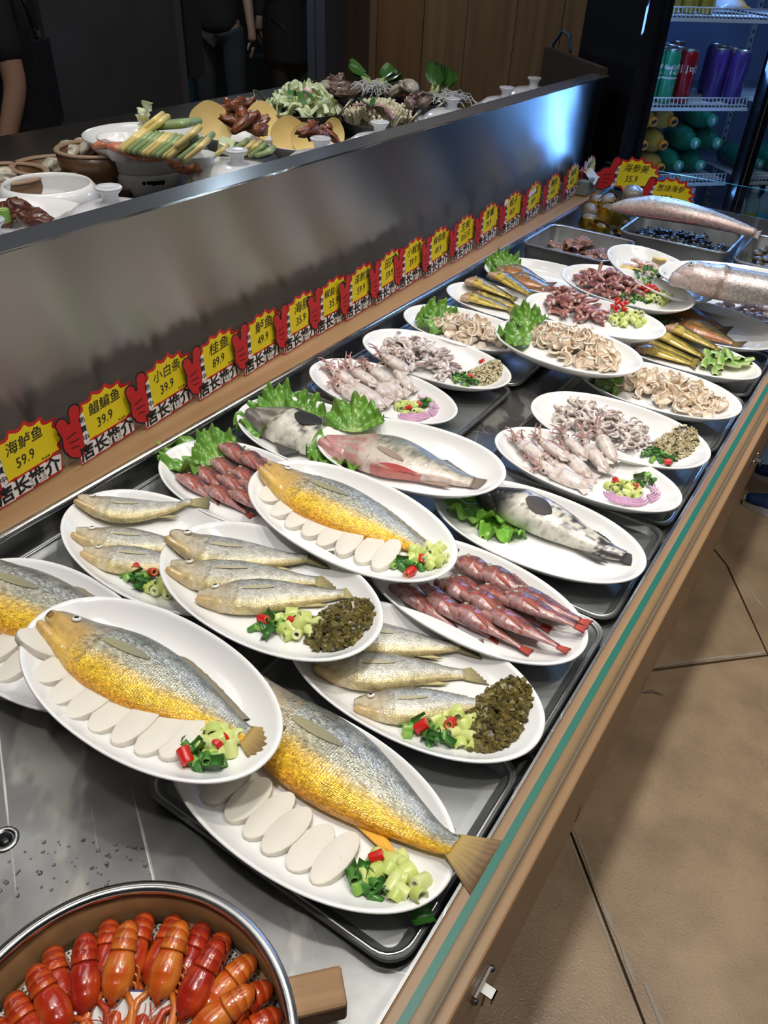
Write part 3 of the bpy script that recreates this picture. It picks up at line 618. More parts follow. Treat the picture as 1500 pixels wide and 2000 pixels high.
for k, lst in ROWS.items():
    for i, (a, b, gd, jo) in enumerate(lst):
        pa, pb = onp(k, *a, .016), onp(k, *b, .016); pa.z = pb.z = 0; L = (pb - pa).length
        tl = {4: 0, 5: .02 * (i == 2), 7: 0}[k]
        pos = ['rear', 'middle', 'front'][i]; w_ = {4: 'on the plate under the first price cards', 5: 'on the raised plate in the centre', 7: 'on the pickle plate by the glass'}[k]
        tag(put_on(small_croaker(L, gd, jo, lift=conform(k, pa, pb, L, .018), taildir=tl, bend=bowb(.008 * (i - 1))), k, pa, pb, lean=-.05), f'silver small yellow croaker, {pos} one of three {w_}', 'fish')
# --- red rockfish in overlapping rows
RT = curve((0, .030), (.03, .052), (.06, .070), (.15, .105), (.28, .125), (.45, .100), (.65, .060), (.82, .035), (.9, .033), (1, .04))
RB = curve((0, -.035), (.03, -.058), (.06, -.074), (.15, -.10), (.28, -.118), (.45, -.095), (.65, -.052), (.82, -.032), (.9, -.030), (1, -.04))
RW = curve((0, .03), (.08, .075), (.2, .10), (.35, .098), (.5, .072), (.68, .045), (.85, .025), (.95, .012), (1, .01))
def red_col(seed):
    def f(s, c, sn):
        n_ = ns(s * 9 + seed, c * 3, sn * 2); m = ns(s * 22, c * 6 + seed, 4)
        col = mix3((.24, .075, .065), (.10, .06, .055), sstep(-.1, .6, c + .5 * n_)); col = mix3(col, (.40, .24, .23), sstep(-.15, -.7, c + .6 * n_)); col = mix3(col, (.16, .09, .09), sstep(.18, .0, abs(s - .27)) * (s > .27) * .0); col = mix3(col, (.10, .055, .05), sstep(.25, .5, m) * (c > -.3) * .8)
        return mix3(col, (.42, .06, .035), .8 * sstep(-.18, -.4, m) * (c < .5))
    return f
def rockfish(L, seed):
    return fish('red_rockfish', L, (RT, RB, RW), red_col(seed), FISHSM, ((.48, .08, .05), (.30, .05, .04)), dors=(.28, .72, .05, (.25, .12, .10), (.35, .10, .08), lambda v: min(1, v * 5) * (.7 + .3 * math.sin(v * 34) ** 2) * (1 - .5 * v)), pect=(.28, -.35, .22, .012, (.42, .09, .05), (.28, .08, .06), -.03),
                eye=(.13, .55, .028, (.45, .38, .32)), jaw=(.02, .01, (.5, .28, .24), (.42, .2, .16), .04), tailspan=.05, tailconc=.1, mouth=.03, end=.88, rough=.006)
RPROTO = [rockfish(.125, 1.3), rockfish(.125, 5.7), rockfish(.125, 9.1)]; ruse = [0, 0, 0]
def place_rock(k, a, b, h, lab, grp, i, lean):
    pa, pb = onp(k, *a, .02), onp(k, *b, .02); v = i % 3
    m, L = lie(k, pa, pb, h - .007, lean); m = m @ rot(0, .07) @ Matrix.Scale(.122 / .125 if k == 9 else .108 / .125, 4) @ Matrix.Diagonal((1, 1.25, 1.0, 1))
    if ruse[v] == 0: RPROTO[v].matrix_world = m; o = RPROTO[v]; tag(o, lab, 'fish', grp)
    else: o = dup(RPROTO[v], m, lab, grp)
    ruse[v] += 1
R9 = [[(765, 1147), (827, 1162), (880, 1188), (944, 1203)], [(808, 1143), (854, 1134), (903, 1162), (978, 1177)], [(871, 1122), (925, 1145), (991, 1160)], [(888, 1096), (930, 1118)]]
R8 = [[(351, 928), (404, 948), (452, 962)], [(379, 912), (430, 930), (474, 944)], [(413, 895), (452, 914), (500, 940)], [(436, 882), (470, 897)]]
ROWN = ['front', 'second', 'third', 'rear']
for k, rows, wh, dv in ((9, R9, 'plate by the glass', (158, 80)), (8, R8, 'lettuce plate under price cards', (118, 66))):
    for ri, row in enumerate(rows):
        for i, a in enumerate(row):
            place_rock(k, a, (a[0] + dv[0], a[1] + dv[1]), .009 + .0045 * i + .0035 * (ri % 2), f'red rockfish, {ORD[i]} from the left in the {ROWN[ri]} row, {wh}', 'red rockfish ' + wh, ri * 4 + i + (k == 8) * 2, -.2 + .1 * ri)
# --- mandarin fish, white-bellied fish, speckled grouper
MT = curve((0, .012), (.06, .05), (.15, .085), (.3, .125), (.42, .130), (.55, .105), (.7, .066), (.82, .04), (.9, .036), (1, .05))
MB = curve((0, -.03), (.06, -.07), (.15, -.10), (.3, -.125), (.42, -.125), (.55, -.10), (.7, -.062), (.82, -.04), (.9, -.036), (1, -.05))
MW = curve((0, .035), (.08, .06), (.2, .082), (.35, .092), (.5, .078), (.65, .056), (.8, .032), (.9, .016), (1, .01))
def mandarin_col(s, c, sn):
    n_ = ns(s * 11, c * 4, sn * 2); m = ns(s * 34, c * 13, 2)
    col = mix3((.52, .47, .38), (.17, .19, .16), sstep(-.2, .55, c + .35 * n_)); col = mix3(col, (.62, .50, .44), sstep(-.35, -.8, c)); col = mix3(col, (.09, .09, .08), .6 * (m > .22) * (c > -.2) * (s > .28))
    if s < .3: col = mix3(mix3((.50, .22, .20), (.45, .40, .34), sstep(-.2, .4, math.sin(c * 14 + s * 20))), col, sstep(.2, .34, s)); 
    if s < .08: col = mix3((.55, .20, .20), col, .3)
    if .34 < s < .62 and c < -.9: col = (.45, .14, .12)
    return col
k = 11; pa, pb = onp(k, 642, 868, .02), onp(k, 968, 950, .02); pa.z = pb.z = 0; L = (pb - pa).length
o = fish('mandarin_fish', L, (scaled(MT, 1.22), scaled(MB, 1.22), MW), mandarin_col, FISHSM, ((.20, .16, .13), (.09, .07, .06)), dors=(.60, .80, .05, (.17, .15, .14), (.11, .10, .09), lambda v: (1 - .6 * v) * min(1, v * 5)), pect=(.33, -.25, .17, .02, (.34, .26, .20), (.26, .19, .15), -.03), jaw=(.03, .03, (.58, .32, .28), (.50, .22, .22), .035), anal=(.55, .72, .035, (.35, .25, .2), (.25, .18, .14)), tailspan=.055, tailconc=-.05, mouth=.04, end=.87, bend=bowb(.012), rough=.003, lift=conform(k, pa, pb, L, .035))
tag(put_on(o, k, pa, pb), 'greyish mandarin fish with pink head and slit belly on the raised lettuce plate', 'fish')
g = G().grid(22, 5, lambda u, v: ((.30 + .30 * u) * L, (MB(.3 + .3 * u) * (1.02 - .16 * v * math.sin(PI * u)) + 0) * L, .022 + .010 * v * math.sin(PI * u)), col=(.62, .13, .12)); g.build('belly_slit', FLESH, o)
GT = curve((0, .02), (.06, .06), (.15, .09), (.28, .108), (.45, .100), (.6, .075), (.75, .052), (.85, .036), (.92, .03), (1, .04))
GB = curve((0, -.03), (.06, -.075), (.15, -.105), (.28, -.12), (.45, -.11), (.6, -.082), (.75, -.055), (.85, -.036), (.92, -.03), (1, -.04))
GW = curve((0, .05), (.08, .08), (.2, .105), (.35, .11), (.5, .092), (.65, .066), (.8, .04), (.92, .018), (1, .012))
def grouper_col(white):
    def f(s, c, sn):
        n_ = ns(s * 8, c * 3, sn * 2 + white); m = ns(s * 30, c * 11, 5 + white)
        col = mix3((.66, .63, .54), (.035, .033, .033), sstep(.25, .75, c + .6 * n_ + (.3 if s < .22 else 0))); col = mix3(col, (.04, .035, .035), sstep(.16, .3, m) * (.95 if c > -.6 else .4))
        if s < .24 and white < .5: col = mix3((.03, .028, .028), col, sstep(.14, .26, s))
        if s < .22 and white > .5: col = mix3(mix3((.14, .13, .12), (.40, .38, .34), sstep(-.1, .5, n_ + math.sin(c * 9) * .5)), col, sstep(.15, .24, s))
        if s > .72: col = mix3(col, (.06, .055, .055), sstep(.0, .35, n_ + m + .25))
        return col
    return f
k = 12; pa, pb = onp(k, 948, 962, .025), onp(k, 1262, 1112, .02); pa.z = pb.z = 0; L = (pb - pa).length
o = fish('speckled_grouper', L, (scaled(GT, 1.12), scaled(GB, 1.12), GW), grouper_col(0), FISHSM, ((.05, .05, .05), (.025, .025, .025)), dors=(.55, .78, .05, (.06, .055, .05), (.03, .03, .03), lambda v: math.sin(PI * v) ** .6), pect=(.27, -.05, .17, .10, (.09, .07, .07), (.03, .03, .03), -.02), anal=(.6, .75, .04, (.12, .11, .1), (.05, .05, .05)), jaw=(.03, .02, (.08, .07, .07), (.05, .04, .04), .04), tailspan=.055, tailconc=-.1, mouth=.04, end=.87, rough=.004, bend=bowb(.012), lift=conform(k, pa, pb, L, .035))
tag(put_on(o, k, pa, pb), 'black headed speckled grouper with pale belly on the plate by the glass', 'fish')
k = 10; pa, pb = onp(k, 502, 806, .03), onp(k, 790, 930, .02); pa.z = pb.z = 0; L = (pb - pa).length
o = fish('grouper', L, (scaled(GT, 1.2), scaled(GB, 1.2), GW), grouper_col(1), FISHSM, ((.10, .09, .085), (.05, .05, .05)), pect=(.28, .25, .17, .13, (.03, .028, .028), (.02, .02, .02), .0), jaw=(.03, .02, (.2, .18, .17), (.12, .11, .10), .05), tailspan=.05, mouth=.04, end=.87, rough=.006, lift=conform(k, pa, pb, L, .035))
tag(put_on(o, k, pa, pb), 'white bellied grouper with round black fin lying on lettuce, half hidden', 'fish')
fan(((.20 * L, -.11 * L), (.28 * L, -.125 * L)), (.36 * L, -.22 * L), (.42 * L, -.13 * L), 8, 5, .014, .002, (.10, .10, .09), (.05, .05, .05)).build('pelvic_fin', FIN, o)
# --- yellow catfish, brown perch
YT = curve((0, .04), (.03, .058), (.08, .066), (.18, .068), (.35, .062), (.55, .055), (.75, .042), (.88, .030), (1, .03))
YB = curve((0, -.045), (.03, -.06), (.08, -.066), (.18, -.07), (.35, -.066), (.55, -.056), (.75, -.042), (.88, -.030), (1, -.03))
YW = curve((0, .04), (.1, .065), (.2, .07), (.4, .058), (.6, .045), (.8, .028), (1, .012))
def cat_col(s, c, sn):
    n_ = ns(s * 7, c * 2, sn); col = mix3((.34, .27, .05), (.10, .09, .03), sstep(-.35, .25, c + .5 * n_)); col = mix3(col, (.60, .43, .06), sstep(-.25, -.7, c + .4 * n_))
    if s < .2: col = mix3((.42, .26, .16), col, sstep(.06, .2, s))
    col = mix3(col, (.035, .035, .015), .75 * sstep(.55, .9, math.sin(c * 9 + s * 3 + 2 * n_)) * (s > .15))
    return col
yp = fish('yellow_catfish', .15, (scaled(YT, 1.25), scaled(YB, 1.25), YW), cat_col, FISHSM, ((.30, .24, .06), (.16, .13, .05)), dors=(.28, .42, .06, (.35, .28, .08), (.2, .16, .06), lambda v: 1 - .7 * v), pect=(.2, -.2, .14, .05, (.55, .42, .08), (.4, .3, .08), -.06), jaw=(.02, .015, (.55, .36, .2), (.45, .28, .18), .04), eye=(.1, .4, .016), tailspan=.09, tailconc=.35, mouth=.03, end=.88)
yl = 0
for k, rows in {20: [((912, 566), (1010, 592)), ((905, 582), (1005, 606)), ((922, 578), (1022, 601)), ((962, 560), (1042, 598))], 25: [((1240, 668), (1370, 705)), ((1248, 680), (1360, 712)), ((1275, 664), (1385, 702)), ((1298, 662), (1395, 696))]}.items():
    for i, (a, b) in enumerate(rows):
        pa, pb = onp(k, *a, .014), onp(k, *b, .014); m, L = lie(k, pa, pb, .001 + .004 * (i % 2)); m = m @ Matrix.Scale(max(.135, L) / .15, 4) @ Matrix.Diagonal((1, 1.95, 1.2, 1))
        lab = f'olive yellow catfish, {ORD[i]} from the left on the ' + ('plate under the price cards' if k == 20 else 'cucumber plate by the glass'); grp = 'yellow catfish on plates'
        if yl == 0: yp.matrix_world = m; tag(yp, lab, 'fish', grp)
        else: dup(yp, m, lab, grp)
        yl += 1
def perch_col(s, c, sn):
    n_ = ns(s * 9, c * 3, sn); m = ns(s * 30, c * 10, 2); col = mix3((.26, .17, .06), (.09, .075, .035), sstep(-.3, .35, c + .4 * n_)); col = mix3(col, (.42, .16, .05), sstep(-.2, -.7, c + .4 * n_)); col = mix3(col, (.06, .055, .03), .5 * (m > .25))
    return mix3((.16, .12, .07), col, sstep(.08, .22, s))
pp = fish('brown_perch', .16, (MT, MB, MW), perch_col, FISHSM, ((.18, .13, .06), (.08, .06, .03)), dors=(.35, .8, .04, (.2, .16, .08), (.1, .08, .05), lambda v: min(1, v * 4) * (1 - .4 * v)), pect=(.3, -.1, .15, .05, (.35, .22, .08), (.25, .16, .06), -.02), eye=(.12, .5, .02), jaw=(.005, .015, (.35, .24, .12), (.25, .17, .1), .04), tailspan=.10, mouth=.03, end=.88)
yl = 0
for k, rows in {23: [((972, 527), (1082, 552)), ((985, 545), (1100, 572)), ((1042, 572), (1130, 592))], 24: [((1300, 604), (1428, 640)), ((1310, 632), (1450, 678))]}.items():
    for i, (a, b) in enumerate(rows):
        pa, pb = onp(k, *a, .018), onp(k, *b, .018); m, L = lie(k, pa, pb, .001 + .006 * (i % 2)); m = m @ Matrix.Scale(L / .16, 4) @ Matrix.Diagonal((1, 1.6, 1.1, 1))
        lab = f'brown perch, {ORD[i]} from the back on the ' + ('lettuce plate under the price cards' if k == 23 else 'plate by the glass'); grp = 'brown perch on plates'
        if yl == 0: pp.matrix_world = m; tag(pp, lab, 'fish', grp)
        else: dup(pp, m, lab, grp)
        yl += 1
# --- carp head
def carp_col(s, c, sn):
    n_ = ns(s * 8, c * 3, sn); m = ns(s * 26, c * 9, 3)
    col = mix3((.52, .46, .43), (.06, .065, .075), sstep(-.15, .35, c + .35 * n_)); col = mix3(col, (.66, .50, .47), sstep(-.3, -.8, c + .3 * n_))
    if s > .42: col = mix3(col, (.42, .41, .42), .7)
    if abs(s - .40 + .05 * c * c) < .02 and c < .6: col = mix3(col, (.16, .13, .12), .6)
    return col
HT = curve((0, .03), (.05, .085), (.15, .13), (.3, .155), (.5, .16), (.8, .14), (1, .13)); HB = curve((0, -.04), (.05, -.09), (.15, -.12), (.3, -.14), (.5, -.15), (.8, -.14), (1, -.12)); HW = curve((0, .06), (.08, .11), (.25, .15), (.5, .15), (.8, .13), (1, .11))
k = 27; pa, pb = onp(k, 1308, 558, .03), onp(k, 1580, 588, .03); pa.z = pb.z = 0; L = (pb - pa).length
o = fish('carp_head', L, (HT, HB, HW), carp_col, FISHMET, None, eye=(.13, -.25, .022, (.5, .48, .42)), jaw=(.015, .02, (.6, .5, .46), (.55, .42, .4), .05), mouth=.02, end=1.0, gill=.38, lift=conform(k, pa, pb, L, .03))
tag(put_on(o, k, pa, pb), 'big dark headed carp front half on the rear right plate', 'fish')
# --- long silver fish across the snail tray
LT = curve((0, .03), (.1, .055), (.25, .075), (.45, .075), (.7, .055), (.9, .035), (1, .02)); LB = curve((0, -.02), (.1, -.05), (.25, -.07), (.45, -.07), (.7, -.05), (.9, -.03), (1, -.02)); LW = curve((0, .03), (.1, .06), (.3, .08), (.6, .065), (.85, .045), (1, .03))
def long_col(s, c, sn):
    n_ = ns(s * 8, c * 3, sn); col = mix3((.58, .56, .53), (.28, .28, .28), sstep(.1, .7, c + .3 * n_)); return mix3(col, (.58, .40, .36), sstep(-.3, -.8, c + .3 * n_ - (.3 if s > .6 else 0)))
pa, pb = at(1196, 402, T + .115), at(1486, 456, T + .115); L = (pb - pa).length; d = (pb - pa).normalized(); y = Vector((0, 0, 1)).cross(d).normalized(); z = d.cross(y)
o = fish('silver_carp', L, (scaled(LT, 1.25), scaled(LB, 1.25), LW), long_col, FISHMET, ((.45, .40, .36), (.3, .26, .24)), end=.97, bend=lambda s: .02 * math.sin(PI * s), lift=lambda s: .02 * math.sin(PI * s), tailspan=.05, mcol=(.3, .08, .07), mouth=.05)
o.matrix_world = Matrix(((d.x, y.x, z.x, pa.x), (d.y, y.y, z.y, pa.y), (d.z, y.z, z.z, pa.z - .012), (0, 0, 0, 1))) @ rot(.35)
tag(o, 'long pale slit fish lying across the tray of black snails', 'fish')
G().grid(24, 5, lambda u, v: ((.08 + .55 * u) * L, (1.25 * LB(.08 + .55 * u) * (1.03 - .3 * v * math.sin(PI * u)) + .02 * math.sin(PI * (.08 + .55 * u))) * L, (.04 + .02 * math.sin(PI * (.08 + .55 * u)) + .03 * v * math.sin(PI * u)) * L), col=(.45, .16, .14)).build('belly_slit', FLESH, o)
# ---------------------------------------------------------------- garnish and cut food
GREEN = M('leafy_green', rough=.35, coat=.25, vc=True, sss=.1, nz=(60, (.75, .8, .6), .4, .7), bump=(90, .4, .002))
VEG = M('cut_vegetable', rough=.35, coat=.15, vc=True, sss=.15)
RICE = M('rice_cake', (.74, .70, .62), .5, sss=.2, spec=.35, nz=(30, (.70, .65, .56), .4, .7))
WHITEMEAT = M('pale_seafood', rough=.2, coat=.5, vc=True, sss=.25, nz=(55, (.85, .78, .76), .42, .72), bump=(120, .25, .001))
def slice_mesh(a, b, h, n=20):
    g = G(); rings = [(0.0, 0), (.93, 0), (.98, .001), (1.0, .003), (1.0, h - .001), (.985, h - .0003), (.96, h), (0, h)]
    g.lathe(rings, n, a, b); return g
RS = [slice_mesh(.0315, .0155, .011), slice_mesh(.030, .0165, .0105), slice_mesh(.0325, .0150, .0115)]
RSM = [g.mesh('rice_slice', RICE) for g in RS]
RICEPOS = {1: ([(84, 1275), (115, 1312), (146, 1345), (182, 1370), (223, 1392), (270, 1414), (315, 1434), (358, 1442)], 'beside the croaker on the nearest plate'),
           2: ([(442, 1532), (487, 1565), (528, 1595), (562, 1625), (608, 1658), (656, 1680)], 'beside the croaker near the glass'),
           3: ([(8, 1213), (12, 1262), (40, 1296)], 'beside the cut off croaker at left edge'),
           6: ([(536, 968), (563, 992), (590, 1010), (620, 1027), (651, 1044), (684, 1060), (722, 1075), (755, 1087)], 'beside the croaker on middle raised plate')}
for k, (ps, wh) in RICEPOS.items():
    for i, (u, v) in enumerate(ps):
        p = onp(k, u, v, .014); st = {1: .55, 2: .85, 3: .7, 6: .45}[k] + {1: .45, 2: .15, 3: .2, 6: .9}[k] * i / len(ps); d = onp(k, u + 30, v - 30 * st, .014) - onp(k, u - 30, v + 30 * st, .014); ang = math.atan2(d.y, d.x) + U(-.06, .06) - (.9 if (k == 1 and i == 0) else 0)
        nx, ny = (ph(k, p.x + .012, p.y) - ph(k, p.x - .012, p.y)) / .024, (ph(k, p.x, p.y + .012) - ph(k, p.x, p.y - .012)) / .024
        o = link('rice_slice', RSM[i % 3] if k != 6 else RSM[(i + 1) % 3], mw=PMAT[k] @ TR(p.x, p.y, ph(k, p.x, p.y) + .0012 + .0012 * (i % 2)) @ rot(math.atan(ny) * .9, -math.atan(nx) * .9, 0) @ rot(.0, -.10, ang))
        tag(o, f'white oval slice, {ORD[i]} from the fish head, {wh}', 'rice slice', 'white slices ' + wh)
def tubelet(r, h, col, core, hollow=.55, n=12):
    g = G(); P = [(r * hollow, 0), (r * .96, 0), (r, h * .06), (r, h * .94), (r * .96, h), (r * hollow, h), (r * (hollow - .06), h * .9), (r * (hollow - .06), h * .1), (r * hollow, 0)]
    g.lathe([(a, b - h / 2) for a, b in P], n, col=lambda k: core if k in (0, 5, 6, 7, 8) else col); g.f = [f[::-1] for f in g.f]; return g
def leafbit(l, w_, col, bendk):
    g = G()
    def f(u, v): return ((u - .5) * l, (v - .5) * w_, bendk * ((v - .5) ** 2 * 4) * w_ + .001 * math.sin(u * 9)), mix3(col, tuple(c * .6 for c in col), abs(v - .5) * 1.6)
    g.grid(4, 6, f); n0 = len(g.v); v0, f0, c0 = list(g.v), list(g.f), list(g.c)
    g.add([(x, y, z + .0014) for x, y, z in v0], [k[::-1] for k in f0], c0); g.f = [k[::-1] for k in g.f]
    ed = [i * 6 for i in range(4)] + [18 + j for j in range(1, 6)] + [i * 6 + 5 for i in (2, 1, 0)] + [4, 3, 2, 1]
    for a, b in zip(ed, ed[1:] + ed[:1]): g.f.append((a, b, b + n0, a + n0))
    return g
VM = {'pepper': [tubelet(.0085, .014, (.58, .66, .20), (.68, .73, .40)).mesh('pepper_ring', VEG), tubelet(.0075, .011, (.50, .60, .15), (.70, .74, .44), .7).mesh('pepper_ring', VEG), tubelet(.0070, .017, (.62, .68, .26), (.74, .77, .50), .5).mesh('pepper_ring', VEG)],
      'scallion': [tubelet(.0042, .014, (.07, .22, .03), (.20, .36, .08), .75, 9).mesh('scallion_piece', VEG), leafbit(.017, .012, (.04, .17, .025), .5).mesh('scallion_piece', VEG), leafbit(.014, .010, (.06, .22, .035), -.6).mesh('scallion_piece', VEG), tubelet(.005, .010, (.22, .42, .07), (.45, .58, .2), .6, 9).mesh('scallion_piece', VEG)],
      'chili': [tubelet(.0058, .014, (.55, .012, .008), (.72, .28, .12), .55, 10).mesh('red_chili_piece', VEG)]}
CATS = {'pepper': ('pale green pepper ring', 'pepper'), 'scallion': ('chopped dark green scallion piece', 'scallion'), 'chili': ('red chili piece', 'chili')}
def heap(k, kind, u, v, n, ru, rv, wh, h0=.004, hh=.012, sc=1.0, exact=None):
    """n pieces heaped round the pixel (u,v) of plate k; ru, rv half sizes in metres"""
    c = onp(k, u, v, .012)
    for i in range(n):
        if exact: q = onp(k, *exact[i], .022); x, y, t = q.x, q.y, 0; z = .021
        else:
            t = math.sqrt((i + .5) / n); a = i * 2.39996 + U(-.4, .4); x = c.x + ru * t * math.cos(a); y = c.y + rv * t * math.sin(a); z = ph(k, x, y) + h0 + hh * (1 - t) * U(.5, 1.1)
        me = VM[kind][i % len(VM[kind])]; flat = kind == 'scallion' and i % 4 in (1, 2)
        r_ = rot(U(-.6, .6), U(-.6, .6), U(0, 6.28)) if flat else rot(PI / 2 + U(-.7, .7), U(-.4, .4), U(0, 6.28))
        o = link({'pepper': 'pepper_ring', 'scallion': 'scallion_piece', 'chili': 'red_chili_piece'}[kind], me, mw=PMAT[k] @ TR(x, y, z) @ r_ @ Matrix.Scale(sc * U(.88, 1.12), 4))
        lab, cat = CATS[kind]
        tag(o, (f'{lab} {wh}' if not exact else f'{["left", "right", "third"][i] if kind == "chili" else ""} {lab} {wh}').strip(), cat, f'{cat} pieces {wh}')
def garnish(k, wh, pep, scal, chil, sc=1.0, np_=13, ns_=13):
    heap(k, 'scallion', *scal[:2], ns_, scal[2], scal[3], wh, sc=sc); heap(k, 'pepper', *pep[:2], np_, pep[2], pep[3], wh, sc=sc); heap(k, 'chili', 0, 0, len(chil), 0, 0, wh, exact=chil, sc=sc)
garnish(1, 'at the tail on the nearest plate', (420, 1450, .024, .020), (396, 1484, .034, .012), [(362, 1475), (428, 1448)], 1.1)
garnish(2, 'on the croaker plate near the glass', (768, 1722, .036, .022), (718, 1722, .026, .019), [(736, 1672)], 1.12, 15, 12)
garnish(4, 'on the plate under the first cards', (318, 1148, .018, .020), (270, 1128, .022, .018), [(267, 1104), (298, 1116)], 1.0, 9, 14)
garnish(5, 'on the raised small croaker plate', (580, 1222, .026, .022), (530, 1222, .024, .020), [(514, 1208), (572, 1212)], 1.0, 13, 13)
garnish(6, 'on the middle raised croaker plate', (835, 1095, .030, .022), (792, 1108, .024, .014), [(824, 1091), (801, 1116)], 1.0, 15, 9)
garnish(7, 'on the pickle plate near the glass', (895, 1420, .030, .028), (828, 1428, .034, .020), [(824, 1417), (880, 1411)], 1.05, 14, 16)
# --- chopped pickled mustard
MUST = M('pickled_mustard', rough=.4, coat=.25, vc=True)
def mustard(k, u, v, ru, rv, wh, seed):
    r = random.Random(seed); c = onp(k, u, v, .02); g = G()
    for i in range(620):
        t = r.random() ** .5; a = r.random() * 6.283; x = c.x + ru * t * math.cos(a); y = c.y + rv * t * math.sin(a); z = ph(k, x, y) + .003 + .026 * max(0, 1 - t * t) * r.uniform(.55, 1.0) * (.7 + .5 * ns(x, y, 1, 50))
        s1, s2, s3 = r.uniform(.0022, .005), r.uniform(.0016, .0036), r.uniform(.0008, .0024); q = r.random()
        col = mix3(mix3((.16, .12, .025), (.045, .04, .012), r.random()), (.30, .24, .08), max(0, q - .7) * 2.4)
        g.box(-s1, -s2, -s3, s1, s2, s3, col, TR(x, y, z) @ rot(r.uniform(-1, 1), r.uniform(-1, 1), r.uniform(0, 6.28)))
    o = g.build('pickled_mustard_heap', MUST, None, False); o.matrix_world = PMAT[k]
    tag(o, 'heap of chopped dark green pickled mustard ' + wh, 'pickle', kind='stuff')
mustard(5, 664, 1218, .037, .047, 'on the raised small croaker plate', 3); mustard(7, 968, 1398, .034, .056, 'on the plate near the glass', 4)
# --- lettuce
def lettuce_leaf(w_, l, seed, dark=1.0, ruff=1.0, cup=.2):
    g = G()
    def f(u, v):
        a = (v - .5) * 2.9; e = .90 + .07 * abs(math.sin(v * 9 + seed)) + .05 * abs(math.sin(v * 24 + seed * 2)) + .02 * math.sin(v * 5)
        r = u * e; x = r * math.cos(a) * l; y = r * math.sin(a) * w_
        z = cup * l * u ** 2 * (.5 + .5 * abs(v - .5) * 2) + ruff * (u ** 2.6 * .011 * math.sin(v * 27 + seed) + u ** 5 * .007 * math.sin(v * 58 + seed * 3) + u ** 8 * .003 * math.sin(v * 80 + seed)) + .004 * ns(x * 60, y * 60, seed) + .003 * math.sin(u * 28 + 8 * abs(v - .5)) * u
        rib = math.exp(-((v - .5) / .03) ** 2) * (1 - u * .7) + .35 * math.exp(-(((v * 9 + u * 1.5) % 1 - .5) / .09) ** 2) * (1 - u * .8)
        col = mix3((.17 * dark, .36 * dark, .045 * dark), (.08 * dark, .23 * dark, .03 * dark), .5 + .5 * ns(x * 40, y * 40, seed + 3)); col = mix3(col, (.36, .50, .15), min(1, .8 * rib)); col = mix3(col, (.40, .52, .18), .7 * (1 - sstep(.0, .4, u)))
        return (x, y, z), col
    g.grid(18, 90, f); n0 = len(g.v); v0, f0, c0 = list(g.v), list(g.f), list(g.c)
    g.add([(x, y, z - .0009) for x, y, z in v0], [k[::-1] for k in f0], c0)
    return g
def lettuce(k, u, v, dirpx, w_, l, lab, seed, h=.004, dark=1.0, pitch=-.15, ruff=1.0, roll=0.0):
    a, b = onp(k, u, v, .02), onp(k, *dirpx, .02); ang = math.atan2((b - a).y, (b - a).x)
    o = lettuce_leaf(w_, l, seed, dark, ruff).build('lettuce_leaf', GREEN); o.matrix_world = PMAT[k] @ TR(a.x, a.y, ph(k, a.x, a.y) + h) @ rot(0, 0, ang) @ rot(roll, pitch, 0)
    return tag(o, lab, 'lettuce')
lettuce(8, 420, 905, (330, 890), .058, .105, 'bright ruffled lettuce leaf beside the red rockfish under price cards', 1.0, h=.006, pitch=-.08)
lettuce(8, 430, 905, (400, 850), .045, .075, 'smaller lettuce leaf standing behind the rear rockfish row', 2.2, h=.008, pitch=-.5)
lettuce(10, 560, 820, (470, 830), .060, .095, 'lettuce leaf at the left of the white bellied grouper', 3.1, h=.004, pitch=-.05)
lettuce(10, 560, 815, (530, 770), .055, .080, 'lettuce leaf behind the head of the white bellied grouper', 4.4, h=.008, pitch=-.35)
lettuce(10, 590, 815, (600, 780), .045, .060, 'small lettuce leaf above the back of the white bellied grouper', 5.2, h=.01, pitch=-.3)
lettuce(11, 680, 880, (640, 900), .060, .075, 'lettuce leaf under the pink head of the mandarin fish', 6.0, h=.004, pitch=-.12)
lettuce(11, 690, 850, (700, 800), .055, .070, 'lettuce leaf standing behind the mandarin fish', 7.3, h=.012, pitch=-.5)
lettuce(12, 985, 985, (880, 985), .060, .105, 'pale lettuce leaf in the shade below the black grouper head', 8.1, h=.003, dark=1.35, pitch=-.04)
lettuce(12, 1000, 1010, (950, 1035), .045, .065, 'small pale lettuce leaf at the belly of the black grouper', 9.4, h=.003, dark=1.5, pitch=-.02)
lettuce(17, 872, 640, (810, 625), .050, .080, 'lettuce leaf on the whelk plate under price cards', 10.2, h=.006, pitch=-.15)
lettuce(17, 862, 625, (830, 590), .045, .060, 'lettuce leaf standing at the back of left whelk plate', 11.6, h=.01, pitch=-.45)
lettuce(18, 1036, 668, (985, 660), .050, .075, 'lettuce leaf lying on the left of the raised whelk plate', 12.9, h=.008, pitch=-.2)
lettuce(18, 1030, 645, (1010, 605), .042, .060, 'lettuce leaf standing on the raised whelk plate', 13.3, h=.012, pitch=-.55)
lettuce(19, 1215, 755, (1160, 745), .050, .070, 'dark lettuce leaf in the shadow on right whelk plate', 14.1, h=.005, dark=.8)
lettuce(23, 1000, 535, (945, 520), .050, .085, 'lettuce leaf on the brown perch plate at the back', 15.5, h=.006, pitch=-.15)
lettuce(23, 990, 525, (965, 500), .045, .060, 'lettuce leaf standing at the edge of the brown perch plate', 16.4, h=.012, pitch=-.4)
lettuce(24, 1312, 620, (1265, 610), .045, .060, 'lettuce leaf under the two brown perch by the glass', 17.4, h=.003, dark=.8)
